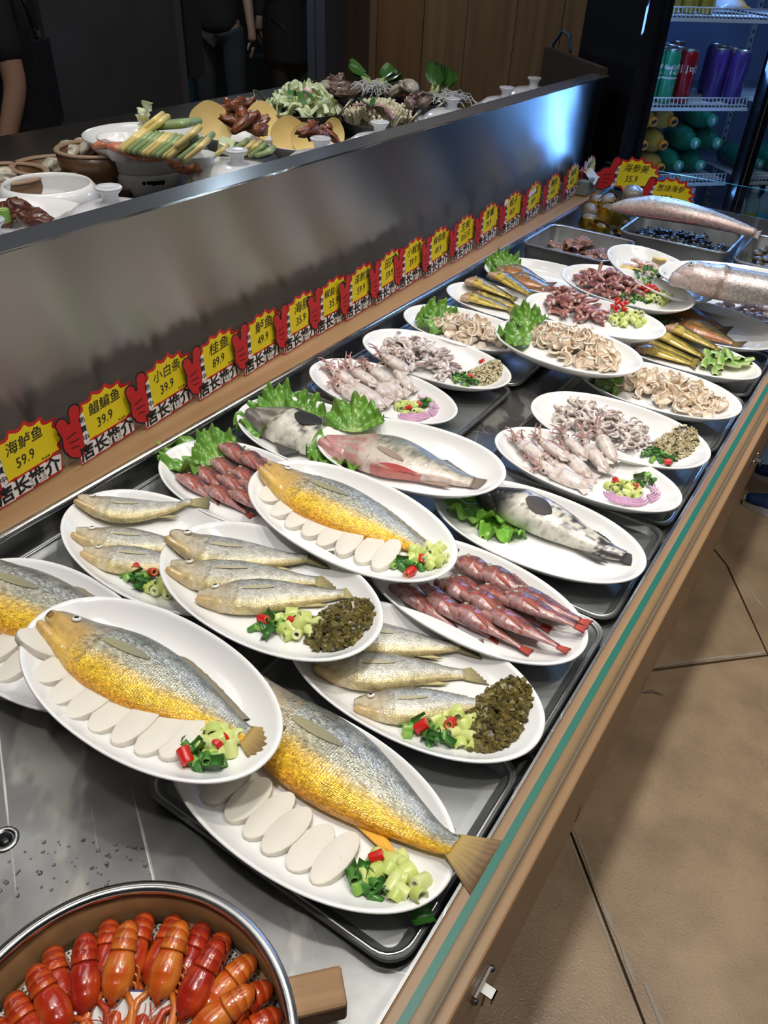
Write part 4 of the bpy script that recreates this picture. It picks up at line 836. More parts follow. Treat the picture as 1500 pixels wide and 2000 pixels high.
# --- squid
def tent_path(l, curl, seed, n=9, tw=.3):
    pts = []; a = 0; p = Vector((0, 0, 0)); r = random.Random(seed); az = r.uniform(-.5, .5); el = r.uniform(-.1, .5)
    for i in range(n):
        pts.append(p.copy()); d = Vector((math.cos(az) * math.cos(el), math.sin(az) * math.cos(el), math.sin(el))); p = p + d * (l / n); az += curl * (i / n) + r.uniform(-tw, tw); el += r.uniform(-.35, .25)
    return pts
def squid(seed):
    r = random.Random(seed); root = G(); W = curve((0, .002), (.08, .008), (.25, .0125), (.5, .0145), (.8, .0138), (.95, .012), (1, .009)); Lm = .07
    def f(u, v):
        w_ = W(u); th = 2 * PI * v; m = ns(u * 9, math.sin(th) * 2, math.cos(th) * 2 + seed); col = mix3((.72, .66, .62), (.40, .24, .22), sstep(.12, .5, m + .25 * (u < .2)) * .7)
        return (-(1 - u) * -Lm * 1.0, w_ * math.cos(th), w_ * .72 * math.sin(th) + .009), col
    root.grid(16, 16, lambda u, v: f(1 - u, v), cv=True, cap0=True, cap1=True)
    o = root.build('squid', WHITEMEAT)
    hd = G(); hd.ball((-.008, 0, .009), (.010, .009, .008), 8, 12, (.55, .42, .38)); hh = hd.build('head', WHITEMEAT, o)
    EY = G(); 
    for sy in (-1, 1): EY.ball((-.009, sy * .0075, .012), .0026, 6, 8, (.02, .02, .02))
    EY.build('eyes', EYE, o)
    for i in range(9):
        a = 2 * PI * i / 9; pts = tent_path(r.uniform(.03, .052), r.uniform(-1.3, 1.3), seed * 31 + i); b = rot(0, 0, PI + .8 * math.sin(a)) @ rot(0, -.5 * math.cos(a) - .2, 0)
        pts = [b @ p + Vector((-.014, .006 * math.sin(a), .010 + .004 * math.cos(a))) for p in pts]
        for p in pts: p.z = max(p.z, .002)
        G().tube(pts, [lerp(.0026, .0008, j / 8) for j in range(9)], 6, lambda t, th: mix3((.60, .44, .40), (.42, .20, .18), t)).build('tentacle', WHITEMEAT, o)
    f2 = G()
    for sy in (-1, 1): f2.prism([(.046, sy * .008), (.068, sy * .020), (.074, sy * .004)][::sy], .008, .0098, (.70, .62, .60))
    f2.build('fin', WHITEMEAT, o, False)
    return o
SQ = [squid(1), squid(2), squid(3)]; squ = [0, 0, 0]
def place_squid(i, k, u, v, u2, v2, lab, h, roll):
    a, b = onp(k, u, v, .014 + h), onp(k, u2, v2, .014 + h); m, L = lie(k, a, b, h, roll); m = m @ Matrix.Scale(min(1.35, max(.8, L / .08)), 4); q = i % 3
    if squ[q] == 0: SQ[q].matrix_world = m; tag(SQ[q], lab, 'squid', 'squid ' + lab.split(' on ')[1])
    else: dup(SQ[q], m, lab, 'squid ' + lab.split(' on ')[1])
    squ[q] += 1
SQP = {13: [((690, 760), (760, 805), 0), ((722, 752), (775, 790), .001), ((745, 745), (795, 785), .002), ((772, 742), (808, 775), .001), ((664, 738), (712, 772), .0), ((655, 728), (700, 755), .012), ((690, 728), (742, 760), .014), ((728, 730), (780, 758), .012), ((752, 726), (805, 752), .004), ((672, 768), (742, 812), .0)],
       14: [((1080, 905), (1135, 950), 0), ((1110, 895), (1160, 945), .002), ((1140, 885), (1190, 932), .003), ((1165, 880), (1205, 920), .001), ((1030, 880), (1080, 918), 0), ((1018, 868), (1068, 900), .012), ((1060, 868), (1115, 905), .014), ((1105, 868), (1150, 900), .012), ((1075, 922), (1165, 958), 0), ((1045, 900), (1095, 935), .003)]}
for k, lst in SQP.items():
    for i, (a, b, h) in enumerate(lst):
        place_squid(i, k, *a, *b, f'small pale squid with curled tentacles, {ORD[i]} laid down, on the {"left plate under price cards" if k == 13 else "right plate by the glass"}', h, U(-.3, .3))
for k, arcs, wh in ((13, [(838, 788, .036), (842, 800, .030), (818, 812, .030), (800, 818, .026)], 'under the price cards'), (14, [(1262, 950, .040), (1270, 965, .034), (1235, 978, .032), (1205, 975, .028)], 'by the glass')):
    for i, (u, v, r) in enumerate(arcs):
        p = onp(k, u, v, .012); g = G(); ctr = onp(k, *((806, 798) if k == 13 else (1222, 955)), .012); a0 = math.atan2(p.y - ctr.y, p.x - ctr.x)
        for q in range(4):
            rr = r - q * .0042
            g.grid(20, 6, lambda s, t: ((p.x - r * .55 * math.cos(a0) + (rr + .0013 * math.cos(2*PI*t)) * math.cos(a0 + (s - .5) * 2.1), p.y - r * .55 * math.sin(a0) + (rr + .0013 * math.cos(2*PI*t)) * math.sin(a0 + (s - .5) * 2.1), ph(k, p.x, p.y) + .0035 + .0032 * math.sin(2*PI*t) + .0012 * q * .5 + i * .0012), mix3((.72, .58, .68), (.52, .20, .40), (math.cos(2*PI*t) > .2) * .7)), cv=True, cap0=True, cap1=True)
        o = g.build('onion_slice', VEG); o.matrix_world = PMAT[k]
        tag(o, f'purple onion ring slice, {ORD[i]} from the back, squid plate {wh}', 'onion', 'onion slices on the squid plate ' + wh)
garnish(13, 'on the squid plate under the price cards', (800, 798, .026, .026), (832, 790, .012, .014), [(798, 795), (818, 787)], .8, 16, 8)
garnish(14, 'on the squid plate near the glass', (1220, 958, .030, .026), (1252, 945, .018, .014), [(1240, 948), (1203, 938)], .9, 16, 9)
# --- baby octopus pieces
def octo(seed):
    r = random.Random(seed); g = G()
    def hc(p): return mix3((.80, .72, .67), (.22, .16, .17), sstep(.05, .45, ns(p[0] * 90, p[1] * 90, p[2] * 90 + seed)))
    g.ball((0, 0, .007), (.011, .009, .008), 9, 12, hc)
    for i in range(6):
        a = 2 * PI * i / 6 + r.uniform(-.3, .3); pts = []; p = Vector((.006 * math.cos(a), .006 * math.sin(a), .006)); az = a; cu = r.choice((-1, 1)) * r.uniform(.25, .5)
        for j in range(9):
            pts.append(p.copy()); p = p + Vector((math.cos(az), math.sin(az), r.uniform(-.4, .4) * .6)) * .0036; az += cu * (.3 + j * .18); p.z = max(.002, p.z)
        g.tube(pts, [lerp(.0042, .0014, j / 8) for j in range(9)], 7, lambda t, th: mix3((.84, .77, .72), (.38, .27, .26), sstep(.1, .9, math.cos(th))))
        for j in range(1, 7): g.ball(tuple(pts[j] + Vector((0, 0, .0026))), .0013, 4, 6, (.74, .68, .62))
    return g.mesh('octopus', WHITEMEAT)
OC = [octo(1), octo(2), octo(3), octo(4)]
def ringcut():
    g = G(); g.grid(12, 8, lambda u, v: (((.008 + .0035 * math.cos(2*PI*v)) * math.cos(4.6 * u), (.008 + .0035 * math.cos(2*PI*v)) * math.sin(4.6 * u), .004 + .0055 * math.sin(2*PI*v)), mix3((.70, .68, .68), (.07, .06, .07), (math.cos(2*PI*v) > .35) * .9)), cv=True, cap0=True, cap1=True); return g.mesh('octopus_head_slice', WHITEMEAT)
RC = ringcut()
def pile(k, u, v, n, ru, rv, hh, meshes, name, lab, cat, grp, sc=(.85, 1.15), tilt=.7, ang=0.0, base=.001, power=.5, pexp=1.0):
    c = onp(k, u, v, .02); r = random.Random(k * 7 + n); out = []
    for i in range(n):
        t = ((i + .5) / n) ** power; a = i * 2.39996 + r.uniform(-.5, .5); x0, y0 = ru * t * math.cos(a), rv * t * math.sin(a); x = c.x + x0 * math.cos(ang) - y0 * math.sin(ang); y = c.y + x0 * math.sin(ang) + y0 * math.cos(ang)
        z = ph(k, x, y) + base + hh * (1 - t ** 1.7) * r.uniform(.55, 1.0)
        o = link(name, meshes[i % len(meshes)], mw=PMAT[k] @ TR(x, y, z) @ rot(r.uniform(-tilt, tilt), r.uniform(-tilt, tilt), r.uniform(0, 6.28)) @ Matrix.Scale(r.uniform(*sc), 4)); tag(o, lab, cat, grp); out.append(o)
    return out
def mince(k, u, v, ru, rv, wh, seed):
    r = random.Random(seed); c = onp(k, u, v, .015); g = G()
    for i in range(420):
        t = r.random() ** .5; a = r.random() * 6.283; x = c.x + ru * t * math.cos(a); y = c.y + rv * t * math.sin(a); z = ph(k, x, y) + .002 + .014 * max(0, 1 - t * t) * r.uniform(.5, 1)
        s1, s2, s3 = r.uniform(.0016, .0036), r.uniform(.0014, .003), r.uniform(.0006, .0016); col = mix3((.60, .53, .36), (.45, .38, .20), r.random()) if r.random() > .14 else (.08, .08, .03)
        g.box(-s1, -s2, -s3, s1, s2, s3, col, TR(x, y, z) @ rot(r.uniform(-1, 1), r.uniform(-1, 1), r.uniform(0, 6.28)))
    o = g.build('garlic_mince_heap', MUST, None, False); o.matrix_world = PMAT[k]; tag(o, 'heap of minced garlic and pickle ' + wh, 'garlic', kind='stuff')
for k, (u, v), (mu, mv), (gu, gv), ch, wh in ((15, (815, 695), (945, 732), (905, 742), [(942, 705), (918, 733)], 'on the left octopus plate'), (16, (1170, 828), (1318, 870), (1285, 892), [(1329, 847), (1305, 901)], 'on the right octopus plate')):
    pile(k, u, v, 44, .088, .052, .030, OC + [OC[0], RC], 'baby_octopus', 'cut baby octopus with curled suckered arms ' + wh, 'octopus', 'baby octopus ' + wh, ang=-.12, sc=(.8, 1.1))
    mince(k, mu, mv, .036, .040, wh, k); heap(k, 'scallion', gu, gv, 26, .030, .020, wh, sc=.8); heap(k, 'chili', 0, 0, 2, 0, 0, wh, exact=ch, sc=.85)
# --- whelk slices
def whelk(seed):
    r = random.Random(seed); g = G(); c1, c2 = r.uniform(1.8, 3.4), r.uniform(.6, 1.1); w_ = r.uniform(.013, .017)
    def f(u, v):
        a = (u - .5) * c1; R = .0105; x = R * math.sin(a) * 1.3; z = R * (1 - math.cos(a)) * c2 + .0022 * math.sin(v * 5 + seed) * abs(u - .5); y = (v - .5) * w_ * (1.1 - abs(u - .5)) * 1.5
        return (x, y, z), mix3((.90, .78, .64), (.82, .67, .53), sstep(-.2, .5, ns(u * 3, v * 2, seed) + abs(v - .5)))
    g.grid(11, 7, f); n0 = len(g.v); v0, f0, c0 = list(g.v), list(g.f), list(g.c); g.add([(x * .90, y * .88, z + .0046) for x, y, z in v0], [k[::-1] for k in f0], c0); g.f = [k[::-1] for k in g.f]
    ed = [i * 7 for i in range(11)] + [70 + j for j in range(1, 7)] + [i * 7 + 6 for i in range(9, -1, -1)] + [5, 4, 3, 2, 1]
    for a, b in zip(ed, ed[1:] + ed[:1]): g.f.append((a, b, b + n0, a + n0))
    return g.mesh('whelk_slice', WHELK)
WHELK = M('whelk_meat', rough=.18, coat=.6, vc=True, sss=.4, nz=(50, (.97, .93, .88), .4, .7))
WK = [whelk(i) for i in range(6)]
for k, u, v, ru, rv, n, ang, wh in ((17, 915, 645, .095, .048, 95, -.12, 'on the plate under price cards'), (18, 1125, 678, .108, .050, 125, -.16, 'on the raised middle plate'), (19, 1310, 765, .110, .050, 125, -.10, 'on the plate by the glass')):
    pile(k, u, v, n, ru, rv, .034, WK, 'whelk_slice', 'curled translucent beige whelk slice ' + wh, 'shellfish meat', 'whelk slices ' + wh, ang=ang, tilt=1.1, sc=(.8, 1.2), base=.004)
# --- frog meat
def frog(seed):
    r = random.Random(seed); g = G(); a = r.uniform(.5, 1.3); p = [Vector((-.022, 0, .005)), Vector((-.012, .002, .007)), Vector((0, .003, .007)), Vector((.009, .003 - .006 * a, .006)), Vector((.018, -.004 - .012 * a, .005)), Vector((.024, -.006 - .016 * a, .004))]
    g.tube(p, [.0032, .0068, .0058, .0036, .0048, .0018], 9, lambda t, th: mix3((.42, .19, .16), (.22, .075, .07), sstep(-.3, .6, math.sin(th * 2 + seed) + ns(t * 4, th, seed))))
    g.ball((-.024, 0, .005), .0042, 6, 8, (.60, .45, .42)); return g.mesh('frog_leg', FLESH)
FR = [frog(i) for i in range(4)]
pile(21, 1120, 602, 46, .070, .040, .030, FR, 'frog_leg', 'reddish brown frog leg piece on the lower middle plate', 'frog meat', 'frog meat on the lower plate', ang=-.1, tilt=.6, base=.002)
pile(22, 1190, 558, 62, .085, .050, .034, FR, 'frog_leg', 'reddish brown frog leg piece on the higher rear plate', 'frog meat', 'frog meat on the higher plate', ang=-.15, tilt=.6, base=.002)
heap(21, 'pepper', 1220, 628, 22, .040, .024, 'on the lower frog plate', sc=.95); heap(21, 'scallion', 1232, 612, 14, .036, .012, 'on the lower frog plate', sc=.85, h0=.01); heap(21, 'chili', 1205, 618, 8, .022, .012, 'on the lower frog plate', sc=.75, h0=.016)
heap(22, 'pepper', 1278, 582, 22, .036, .032, 'on the higher frog plate', sc=.95); heap(22, 'scallion', 1265, 558, 18, .036, .016, 'on the higher frog plate', sc=.85, h0=.01); heap(22, 'chili', 1265, 575, 14, .022, .014, 'on the higher frog plate', sc=.75, h0=.018)
# --- cucumber wedges
g = G(); g.grid(12, 10, lambda u, v: ((u - .5) * .04, .009 * math.cos(PI * v) * math.sin(PI * (.1 + .8 * u)) ** .4, .009 * math.sin(PI * v) * math.sin(PI * (.1 + .8 * u)) ** .4), col=lambda p: mix3((.56, .66, .30), (.16, .34, .06), sstep(.004, .008, p[2]))); g.f.append(tuple(range(0, 120, 10)) + tuple(range(119, 0, -10)))
CUC = g.mesh('cucumber_wedge', VEG)
pile(25, 1408, 708, 17, .048, .036, .018, [CUC], 'cucumber_wedge', 'pale green cucumber wedge on the catfish plate by the glass', 'cucumber', 'cucumber wedges by the glass', tilt=.5, base=.006)
heap(25, 'chili', 0, 0, 1, 0, 0, 'on the cucumber wedges', exact=[(1418, 704)], sc=.8)
# --- shrimp
def shrimp():
    g = G(); pts = [Vector((.016 * math.cos(a), .016 * math.sin(a), .006)) for a in [(-.5 + i * .36) for i in range(10)]]
    g.tube(pts, [.0072, .0075, .0072, .0068, .0062, .0056, .005, .0042, .003, .0015], 10, lambda t, th: mix3((.72, .56, .50), (.66, .26, .12), .85 * (math.sin(t * 38) > .25) * (math.cos(th) > -.3) + (t > .9)))
    return g.mesh('shrimp', WHITEMEAT)
SH = shrimp()
pile(26, 1262, 525, 9, .050, .022, .012, [SH], 'shrimp', 'peeled orange striped shrimp on the tilted lemon plate', 'shrimp', 'shrimp on the tilted plate', tilt=.4, base=.004)
pile(28, 1475, 612, 20, .085, .045, .020, [SH], 'shrimp', 'peeled pink shrimp on the plate under the carp head', 'shrimp', 'shrimp under the carp head plate', tilt=.4, base=.004)
g = G(); g.lathe([(0, 0), (.018, 0), (.0185, .0015), (.018, .003), (0, .003)], 20, col=lambda k: (.75, .55, .10)); LEM = g.mesh('lemon_slice', VEG)
for i, (u, v) in enumerate([(1228, 520), (1240, 526), (1222, 528), (1285, 516)]):
    p = onp(26, u, v, .012); o = link('lemon_slice', LEM, mw=PMAT[26] @ TR(p.x, p.y, ph(26, p.x, p.y) + .004 + .002 * i) @ rot(U(-.3, .3), U(-.3, .3), 0)); tag(o, f'thin yellow lemon slice, {ORD[i]} under the shrimp on the tilted plate', 'lemon', 'lemon slices')
# ---------------------------------------------------------------- steamer of crayfish
BAMB = wood('bamboo_band', (.36, .20, .085), (.22, .115, .045), 2, 1.0, .5)
ST_C = Vector((-.272, .085, T - .0175)); ST_R = .1415
st = bpy.data.objects.new('bamboo_steamer', None); COL.objects.link(st); st.location = ST_C
tag(st, 'round bamboo steamer with steel rim full of red crayfish in front', 'steamer')
G().lathe([(ST_R - .006, .004), (ST_R, .004), (ST_R, .062), (ST_R - .006, .062), (ST_R - .006, .004)], 96).build('bamboo_wall', BAMB, st)
G().lathe([(ST_R - .0075, .060), (ST_R - .0075, .0655), (ST_R - .003, .0672), (ST_R + .0022, .0655), (ST_R + .0028, .045), (ST_R + .0003, .045), (ST_R + .0003, .060), (ST_R - .0075, .060)], 96).build('steel_hoop', STEEL, st)
for k in range(9):
    y = -.12 + k * .03; h = math.sqrt(max(.001, (ST_R - .008) ** 2 - y * y)); G().box(-h, y - .011, .006, h, y + .011, .0095).build('slat', BAMB, st, False)
mat_m = bpy.data.materials.new('woven_mat'); mat_m.use_nodes = True
def weave(m):
    nt = m.node_tree; N = nt.nodes; L = nt.links; b = N['Principled BSDF']; tc = N.new('ShaderNodeTexCoord'); c = N.new('ShaderNodeTexBrick'); c.inputs['Scale'].default_value = 1.0
    c.offset = 0; c.inputs['Brick Width'].default_value = .0042; c.inputs['Row Height'].default_value = .0042; c.inputs['Mortar Size'].default_value = .0011; c.inputs['Mortar Smooth'].default_value = .3
    c.inputs['Color1'].default_value = (.10, .07, .045, 1); c.inputs['Color2'].default_value = (.10, .07, .045, 1); c.inputs['Mortar'].default_value = (.74, .70, .62, 1)
    L.new(tc.outputs['Object'], c.inputs['Vector']); L.new(c.outputs['Color'], b.inputs['Base Color']); b.inputs['Roughness'].default_value = .7
weave(mat_m)
tag(link('steamer_mat', G().lathe([(0, 0), (ST_R - .012, 0), (ST_R - .011, .0012), (ST_R - .012, .002), (0, .002)], 64).mesh('steamer_mat', mat_m), mw=Matrix.Translation(ST_C + Vector((0, 0, .0102)))), 'white woven mesh mat lining the bamboo steamer', 'mat')
dish = G().lathe([(0, 0), (.045, 0), (.048, .004), (.066, .014), (.076, .0185), (.078, .0198), (.0775, .0212), (.075, .021), (.064, .0165), (.046, .0075), (0, .006)], 72).build('round_dish', PORC); dish.location = ST_C + Vector((.005, -.012, .0125))
tag(dish, 'round white dish with thin blue rim under the crayfish claws', 'dish')
G().lathe([(.0762, .0214), (.0775, .0218), (.0784, .0206), (.0778, .0200)], 72).build('blue_rim', M('blue_glaze', (.03, .04, .12), .2, coat=.5), dish)
hd = ST_C + Vector((.155, .18, .02)); ha = at(585, 1955, T + .03); hb = at(672, 1935, T + .03); dv = (hb - ha).normalized()
HM = Matrix(((dv.x, -dv.y, 0, ha.x), (dv.y, dv.x, 0, ha.y), (0, 0, 1, ha.z), (0, 0, 0, 1)))
g = G().box(-.012, -.0165, -.016, (hb - ha).length, .0165, .013)
hh = g.build('wooden_handle', wood('handle_wood', (.36, .21, .10), (.20, .11, .05), 0, 3.0, .7, 0), st, False, bevel=.003); hh.matrix_parent_inverse = st.matrix_world.inverted(); hh.matrix_world = HM; hh.matrix_parent_inverse = Matrix(); hh.matrix_local = Matrix.Translation(-ST_C) @ HM
for k in range(2): G().tube([(ST_R - .004, .004 + .0, .030 + .02 * k), (ST_R - .0085, .012, .030 + .02 * k)], .0016, 6).build('rivet', STEEL, st)
def crayfish(base, hi, seed):
    CM = M('crayfish_shell', rough=.22, coat=.55, vc=True, nz=(55, (.62, .5, .5), .42, .7), bump=(140, .35, .001)); r = random.Random(seed)
    def cc(p): return mix3(base, hi, sstep(-.2, .5, ns(p[0] * 60, p[1] * 60, seed) + (abs(p[1]) - .005) * 60))
    W = curve((0, .0115), (.25, .0145), (.5, .0148), (.75, .0115), (.9, .0062), (1, .0012)); g = G()
    g.grid(16, 18, lambda u, v: (-.002 + .046 * u, W(u) * math.cos(2*PI*v), .013 + W(u) * (.95 if math.sin(2*PI*v) > 0 else .75) * math.sin(2*PI*v) * (1 - .0 * u) + .0012 * (abs(u - .55) < .04) * -1), cv=True, cap0=True, cap1=True); g.c = [cc(p) for p in g.v]; g.anyc = True
    o = g.build('crayfish', CM)
    g = G(); A = []
    for i in range(36):      # abdomen, curling down at the tail
        t = i / 35; a = t * 2.3; x = -.002 - .019 * math.sin(min(a, PI / 2) ) * (1 if a < PI/2 else 1) - .0; z = .013 - .006 * (1 - math.cos(a))
        if a > PI / 2: x = -.021 + .022 * (a - PI/2); z = .0070 - .008 * (a - PI/2)
        A.append((Vector((x, 0, max(.0045, z))), (.0128 - .0045 * t) * (1 + .03 * abs(math.sin(t * 5 * PI)))))
    g.tube([p for p, _ in A], [q for _, q in A], 14, lambda t, th: mix3(mix3(base, hi, .5 + .4 * math.sin(t * 10 * PI)), tuple(c * .55 for c in base), .8 * (abs((t * 5) % 1 - .5) > .45))); g.build('abdomen', CM, o)
    g = G()
    for k in range(5):
        a = (k - 2) * .5; g.tube([(-.022, .0, .004), (-.016 + .004 * abs(k - 2), .006 * (k - 2) * .6, .003), (-.008 + .003 * abs(k - 2), .0095 * (k - 2) * .62, .0025)], [.002, .0042, .0022], 8, base, flat=.4)
    g.build('tail_fan', CM, o)
    for s in (-1, 1):
        sp = r.uniform(.15, .55); p0 = Vector((.030, s * .009, .010)); p1 = p0 + Vector((.012, s * .010, .003)); p2 = p1 + Vector((.018, s * (.004 - .006 * sp), .001)); p3 = p2 + Vector((.020, -s * .004 * sp, -.001)); p4 = p3 + Vector((.020, -s * .002, -.002))
        cl = G(); cl.tube([p0, p1, p2, p2 + (p3 - p2) * .3, p3, p3 + (p4 - p3) * .5, p4], [.0032, .0036, .0048, .0088, .0094, .0062, .0014], 10, lambda t, th: mix3(base, hi, .3 + .6 * (math.sin(th) > .5) * (t < .7)))
        cw = cl.build('claw', CM, o)
        G().tube([p3 + Vector((-.002, s * .005, 0)), p3 + Vector((.006, s * .006, 0)), p4 + Vector((-.001, s * .002, 0))], [.0036, .0032, .0008], 8, base).build('finger', CM, cw)
        pts = [Vector((.042, s * .003, .015)) + Vector((.05 * t, s * (.03 * t + .02 * math.sin(t * 3 + seed)), .012 * math.sin(t * 3) - .006 * t)) for t in [i / 9 for i in range(10)]]
        G().tube(pts, [lerp(.0005, .0002, i / 9) for i in range(10)], 5, base).build('antenna', CM, o)
        EYm = G(); EYm.ball((.0385, s * .0052, .0165), .0019, 6, 8, (.01, .008, .008)); EYm.build('eye', EYE, o)
        for k in range(4):
            q = Vector((.006 + .007 * k, s * .010, .008)); G().tube([q, q + Vector((.004, s * .007, .001)), q + Vector((.012, s * .009, -.004)), q + Vector((.020, s * .005, -.006))], [.0013, .0012, .001, .0005], 6, mix3(base, hi, .8)).build('leg', CM, o)
    return o
CRP = [crayfish((.42, .025, .008), (.60, .10, .015), 1), crayfish((.36, .018, .010), (.48, .05, .012), 2), crayfish((.55, .085, .010), (.66, .20, .03), 3)]
cru = [0, 0, 0]
CRS = [(200, 1806, 0, .004, 'back row below the rim, left'), (273, 1800, 0, .004, 'back row, tallest tail at the middle'), (334, 1790, 0, .002, 'back row just right of the middle'), (395, 1806, 1, .002, 'short dark tail at the back right'), (161, 1846, 1, .018, 'tilted one with legs showing at the left back'), (238, 1850, 2, .020, 'orange one above the dish, facing front'), (346, 1836, 2, .022, 'large orange one with pale legs'), (92, 1876, 0, .006, 'left side, second from the picture edge'), (82, 1930, 0, .020, 'left front with claw on the dish'), (438, 1832, 0, .006, 'right back behind the long red one'), (412, 1872, 1, .022, 'long dark red one on the right'), (474, 1886, 2, .008, 'orange one against the rim on the right'), (508, 1938, 0, .006, 'right side below the orange one'), (448, 1968, 2, .022, 'right front with big claw across the dish'), (524, 1995, 0, .006, 'right front at the picture bottom'), (24, 1970, 0, .014, 'at the left picture edge'), (20, 2030, 0, .010, 'at the left bottom corner')]
for u, v, q, h, lab in CRS:
    p = at(u, v, T + .012 + h); rv_ = (p - ST_C).xy; rl = min(max(rv_.length, .078), .108 if h < .012 else .096); p.x, p.y = ST_C.x + rv_.x / rv_.length * rl, ST_C.y + rv_.y / rv_.length * rl; c = ST_C.copy(); c.z = p.z; d = c + Vector((.012, -.03, 0)) - p; ang = math.atan2(d.y, d.x) + U(-.15, .15)
    m = Matrix.Translation((p.x, p.y, T - .0055 + h)) @ rot(0, 0, ang) @ rot(U(-.25, .25), .26 if h > .01 else .12, 0) @ Matrix.Scale(.90, 4)
    if cru[q] == 0: CRP[q].matrix_world = m; tag(CRP[q], 'red crayfish, ' + lab, 'crayfish', 'crayfish in the steamer')
    else: dup(CRP[q], m, 'red crayfish, ' + lab, 'crayfish in the steamer')
    cru[q] += 1
# drain, water drops on the bed
g = G().lathe([(0, -.002), (.008, -.002), (.010, .0015), (.014, .002), (.015, 0)], 24).build('drain', STEEL); g.location = at(8, 1640, T - .018) + Vector((0, 0, .0002)); tag(g, 'small round drain in the wet steel bed at left', 'drain')
G().lathe([(0, .0004), (.0082, .0004), (.0082, .0009), (0, .0009)], 20).build('drain_hole', BLACK, g)
WATER = M('water_drop', (.9, .95, 1), .02, trans=1.0)
wd = G()
for i in range(56):
    u, v = (U(0, 300), U(1640, 1760)) if i < 60 else (U(0, 560), U(1560, 1800)); p = at(u, v, T - .018); s = U(.0008, .0026)
    if (p - ST_C).xy.length > ST_R + .006: wd.add([(p.x + s * a * math.cos(q), p.y + s * a * math.sin(q), T - .0178 + s * z) for a, z in ((1, 0), (.75, .35), (.0, .5)) for q in [j * PI / 4 for j in range(8)]], [(j, (j+1) % 8, 8 + (j+1) % 8, 8 + j) for j in range(8)] + [(8 + j, 8 + (j+1) % 8, 16 + (j+1) % 8, 16 + j) for j in range(8)])
tag(wd.build('water_drops', WATER), 'scattered water drops and ice melt on the steel bed', 'water', kind='stuff')
p = at(822, 1790, T + .003); o = link('scallion_piece', VM['scallion'][1], mw=Matrix.Translation(p) @ rot(.3, .2, .9) @ Matrix.Scale(1.3, 4)); tag(o, 'stray dark scallion piece lying in the near steel tray corner', 'scallion')
o = G().tube([at(1256, 1352, .004), at(1275, 1350, .006), at(1298, 1358, .004)], [.002, .003, .001], 6).build('plastic_strip', WATER); tag(o, 'small clear plastic strip lying on the stone floor', 'litter')
# ---------------------------------------------------------------- price cards
BASET = '店长推介'; SIDE = '熱賣中'
CARDS = [(-14, 995, '海鲈鱼', '59.9', 0), (158, 913, '鲳鳊鱼', '39.9', 0), (283, 843, '小白条', '39.9', 0), (388, 787, '桂鱼', '89.9', 0), (477, 738, '鲈鱼', '49.9', 0), (556, 697, '海肠', '35.9', 0), (622, 660, '椒盐小鱼', '35.9', -.012), (681, 632, '泽刺鱼', '59.9', 0), (738, 600, '田鸡', '59.9', 0), (786, 573, '小鱿鱼', '39.9', -.014), (830, 545, '鲜带鱼', '49.9', 0), (884, 517, '生蚝', '8元/只', 0), (933, 490, '香螺', '79.9', 0), (978, 463, '蛏子', '45.9', -.01), (1017, 440, '毛蚶', '39.9', 0), (1062, 420, '鲍鱼', '16元', 0), (1093, 397, '海真', '49.9', 0), (1132, 380, '海胆子', '45.9', 0)]
strings = {BASET: 1, 'YL-018': 1}
for c in CARDS: strings[c[2]] = 1; strings[c[3]] = 1
for c in SIDE: strings[c] = 1
for s in ('海参美', '葱烧海参', '可口可乐', '雪碧', '汽水'): strings[s] = 1
TXT = {}
def make_texts():
    tmp = []
    for s in strings:
        for var in ((0, 0), (1, .024)):
            if var[0] and s != BASET and not (var[0] == 1 and s in ('可口可乐', '雪碧')): continue
            cu = bpy.data.curves.new('t', 'FONT'); cu.body = s; cu.size = 1.0; cu.offset = var[1]; cu.resolution_u = 2; cu.extrude = .004
            if not var[0] and s not in SIDE: cu.shear = .22; cu.offset = -.004
            o = bpy.data.objects.new('t', cu); COL.objects.link(o); tmp.append((s, var[0], o))
    dg = bpy.context.evaluated_depsgraph_get()
    for s, v, o in tmp:
        me = bpy.data.meshes.new_from_object(o.evaluated_get(dg)); TXT[(s, v)] = me
    for s, v, o in tmp: c = o.data; bpy.data.objects.remove(o); bpy.data.curves.remove(c)
make_texts()
INK = M('black_ink', (.012, .011, .012), .6); CYEL = M('card_yellow', (.86, .68, .01), .55, nz=(9, (.80, .60, .01), .4, .7)); CRED = M('card_red', (.56, .015, .018), .5); CWHITE = M('card_white', (.85, .84, .82), .6); CBACK = M('card_back', (.7, .68, .62), .7)
def inked(me, mat):
    m2 = me.copy(); m2.materials.clear(); m2.materials.append(mat); return m2
TM = {}
def textpart(parent, s, var, mat, x, y, z, size, sx=1.0, name='lettering', rz=0.0, bb=None):
    key = (s, var, mat.name)
    if key not in TM: TM[key] = inked(TXT[(s, var)], mat)
    o = link(name, TM[key], parent); o.matrix_local = TR(x, y, z) @ rot(0, 0, rz) @ Matrix.Diagonal((size * sx, size, .08, 1)); return o
def burst(cx, cy, rx, ry, n, inner, ph=0.0, seed=0):
    pts = []
    for i in range(n):
        a0 = ph + 2*PI*i/n; a1 = ph + 2*PI*(i+.5)/n; j = 1 + .05 * ns(i, seed, .3, 3)
        pts.append((cx + rx * j * math.cos(a0), cy + ry * j * math.sin(a0)))
        for t in (.3, .5, .7): a = lerp(a0, ph + 2*PI*(i+1)/n, t); k = inner + (1 - inner) * (2 * abs(t - .5)) ** 2.2; pts.append((cx + rx * k * math.cos(a), cy + ry * k * math.sin(a)))
    return pts
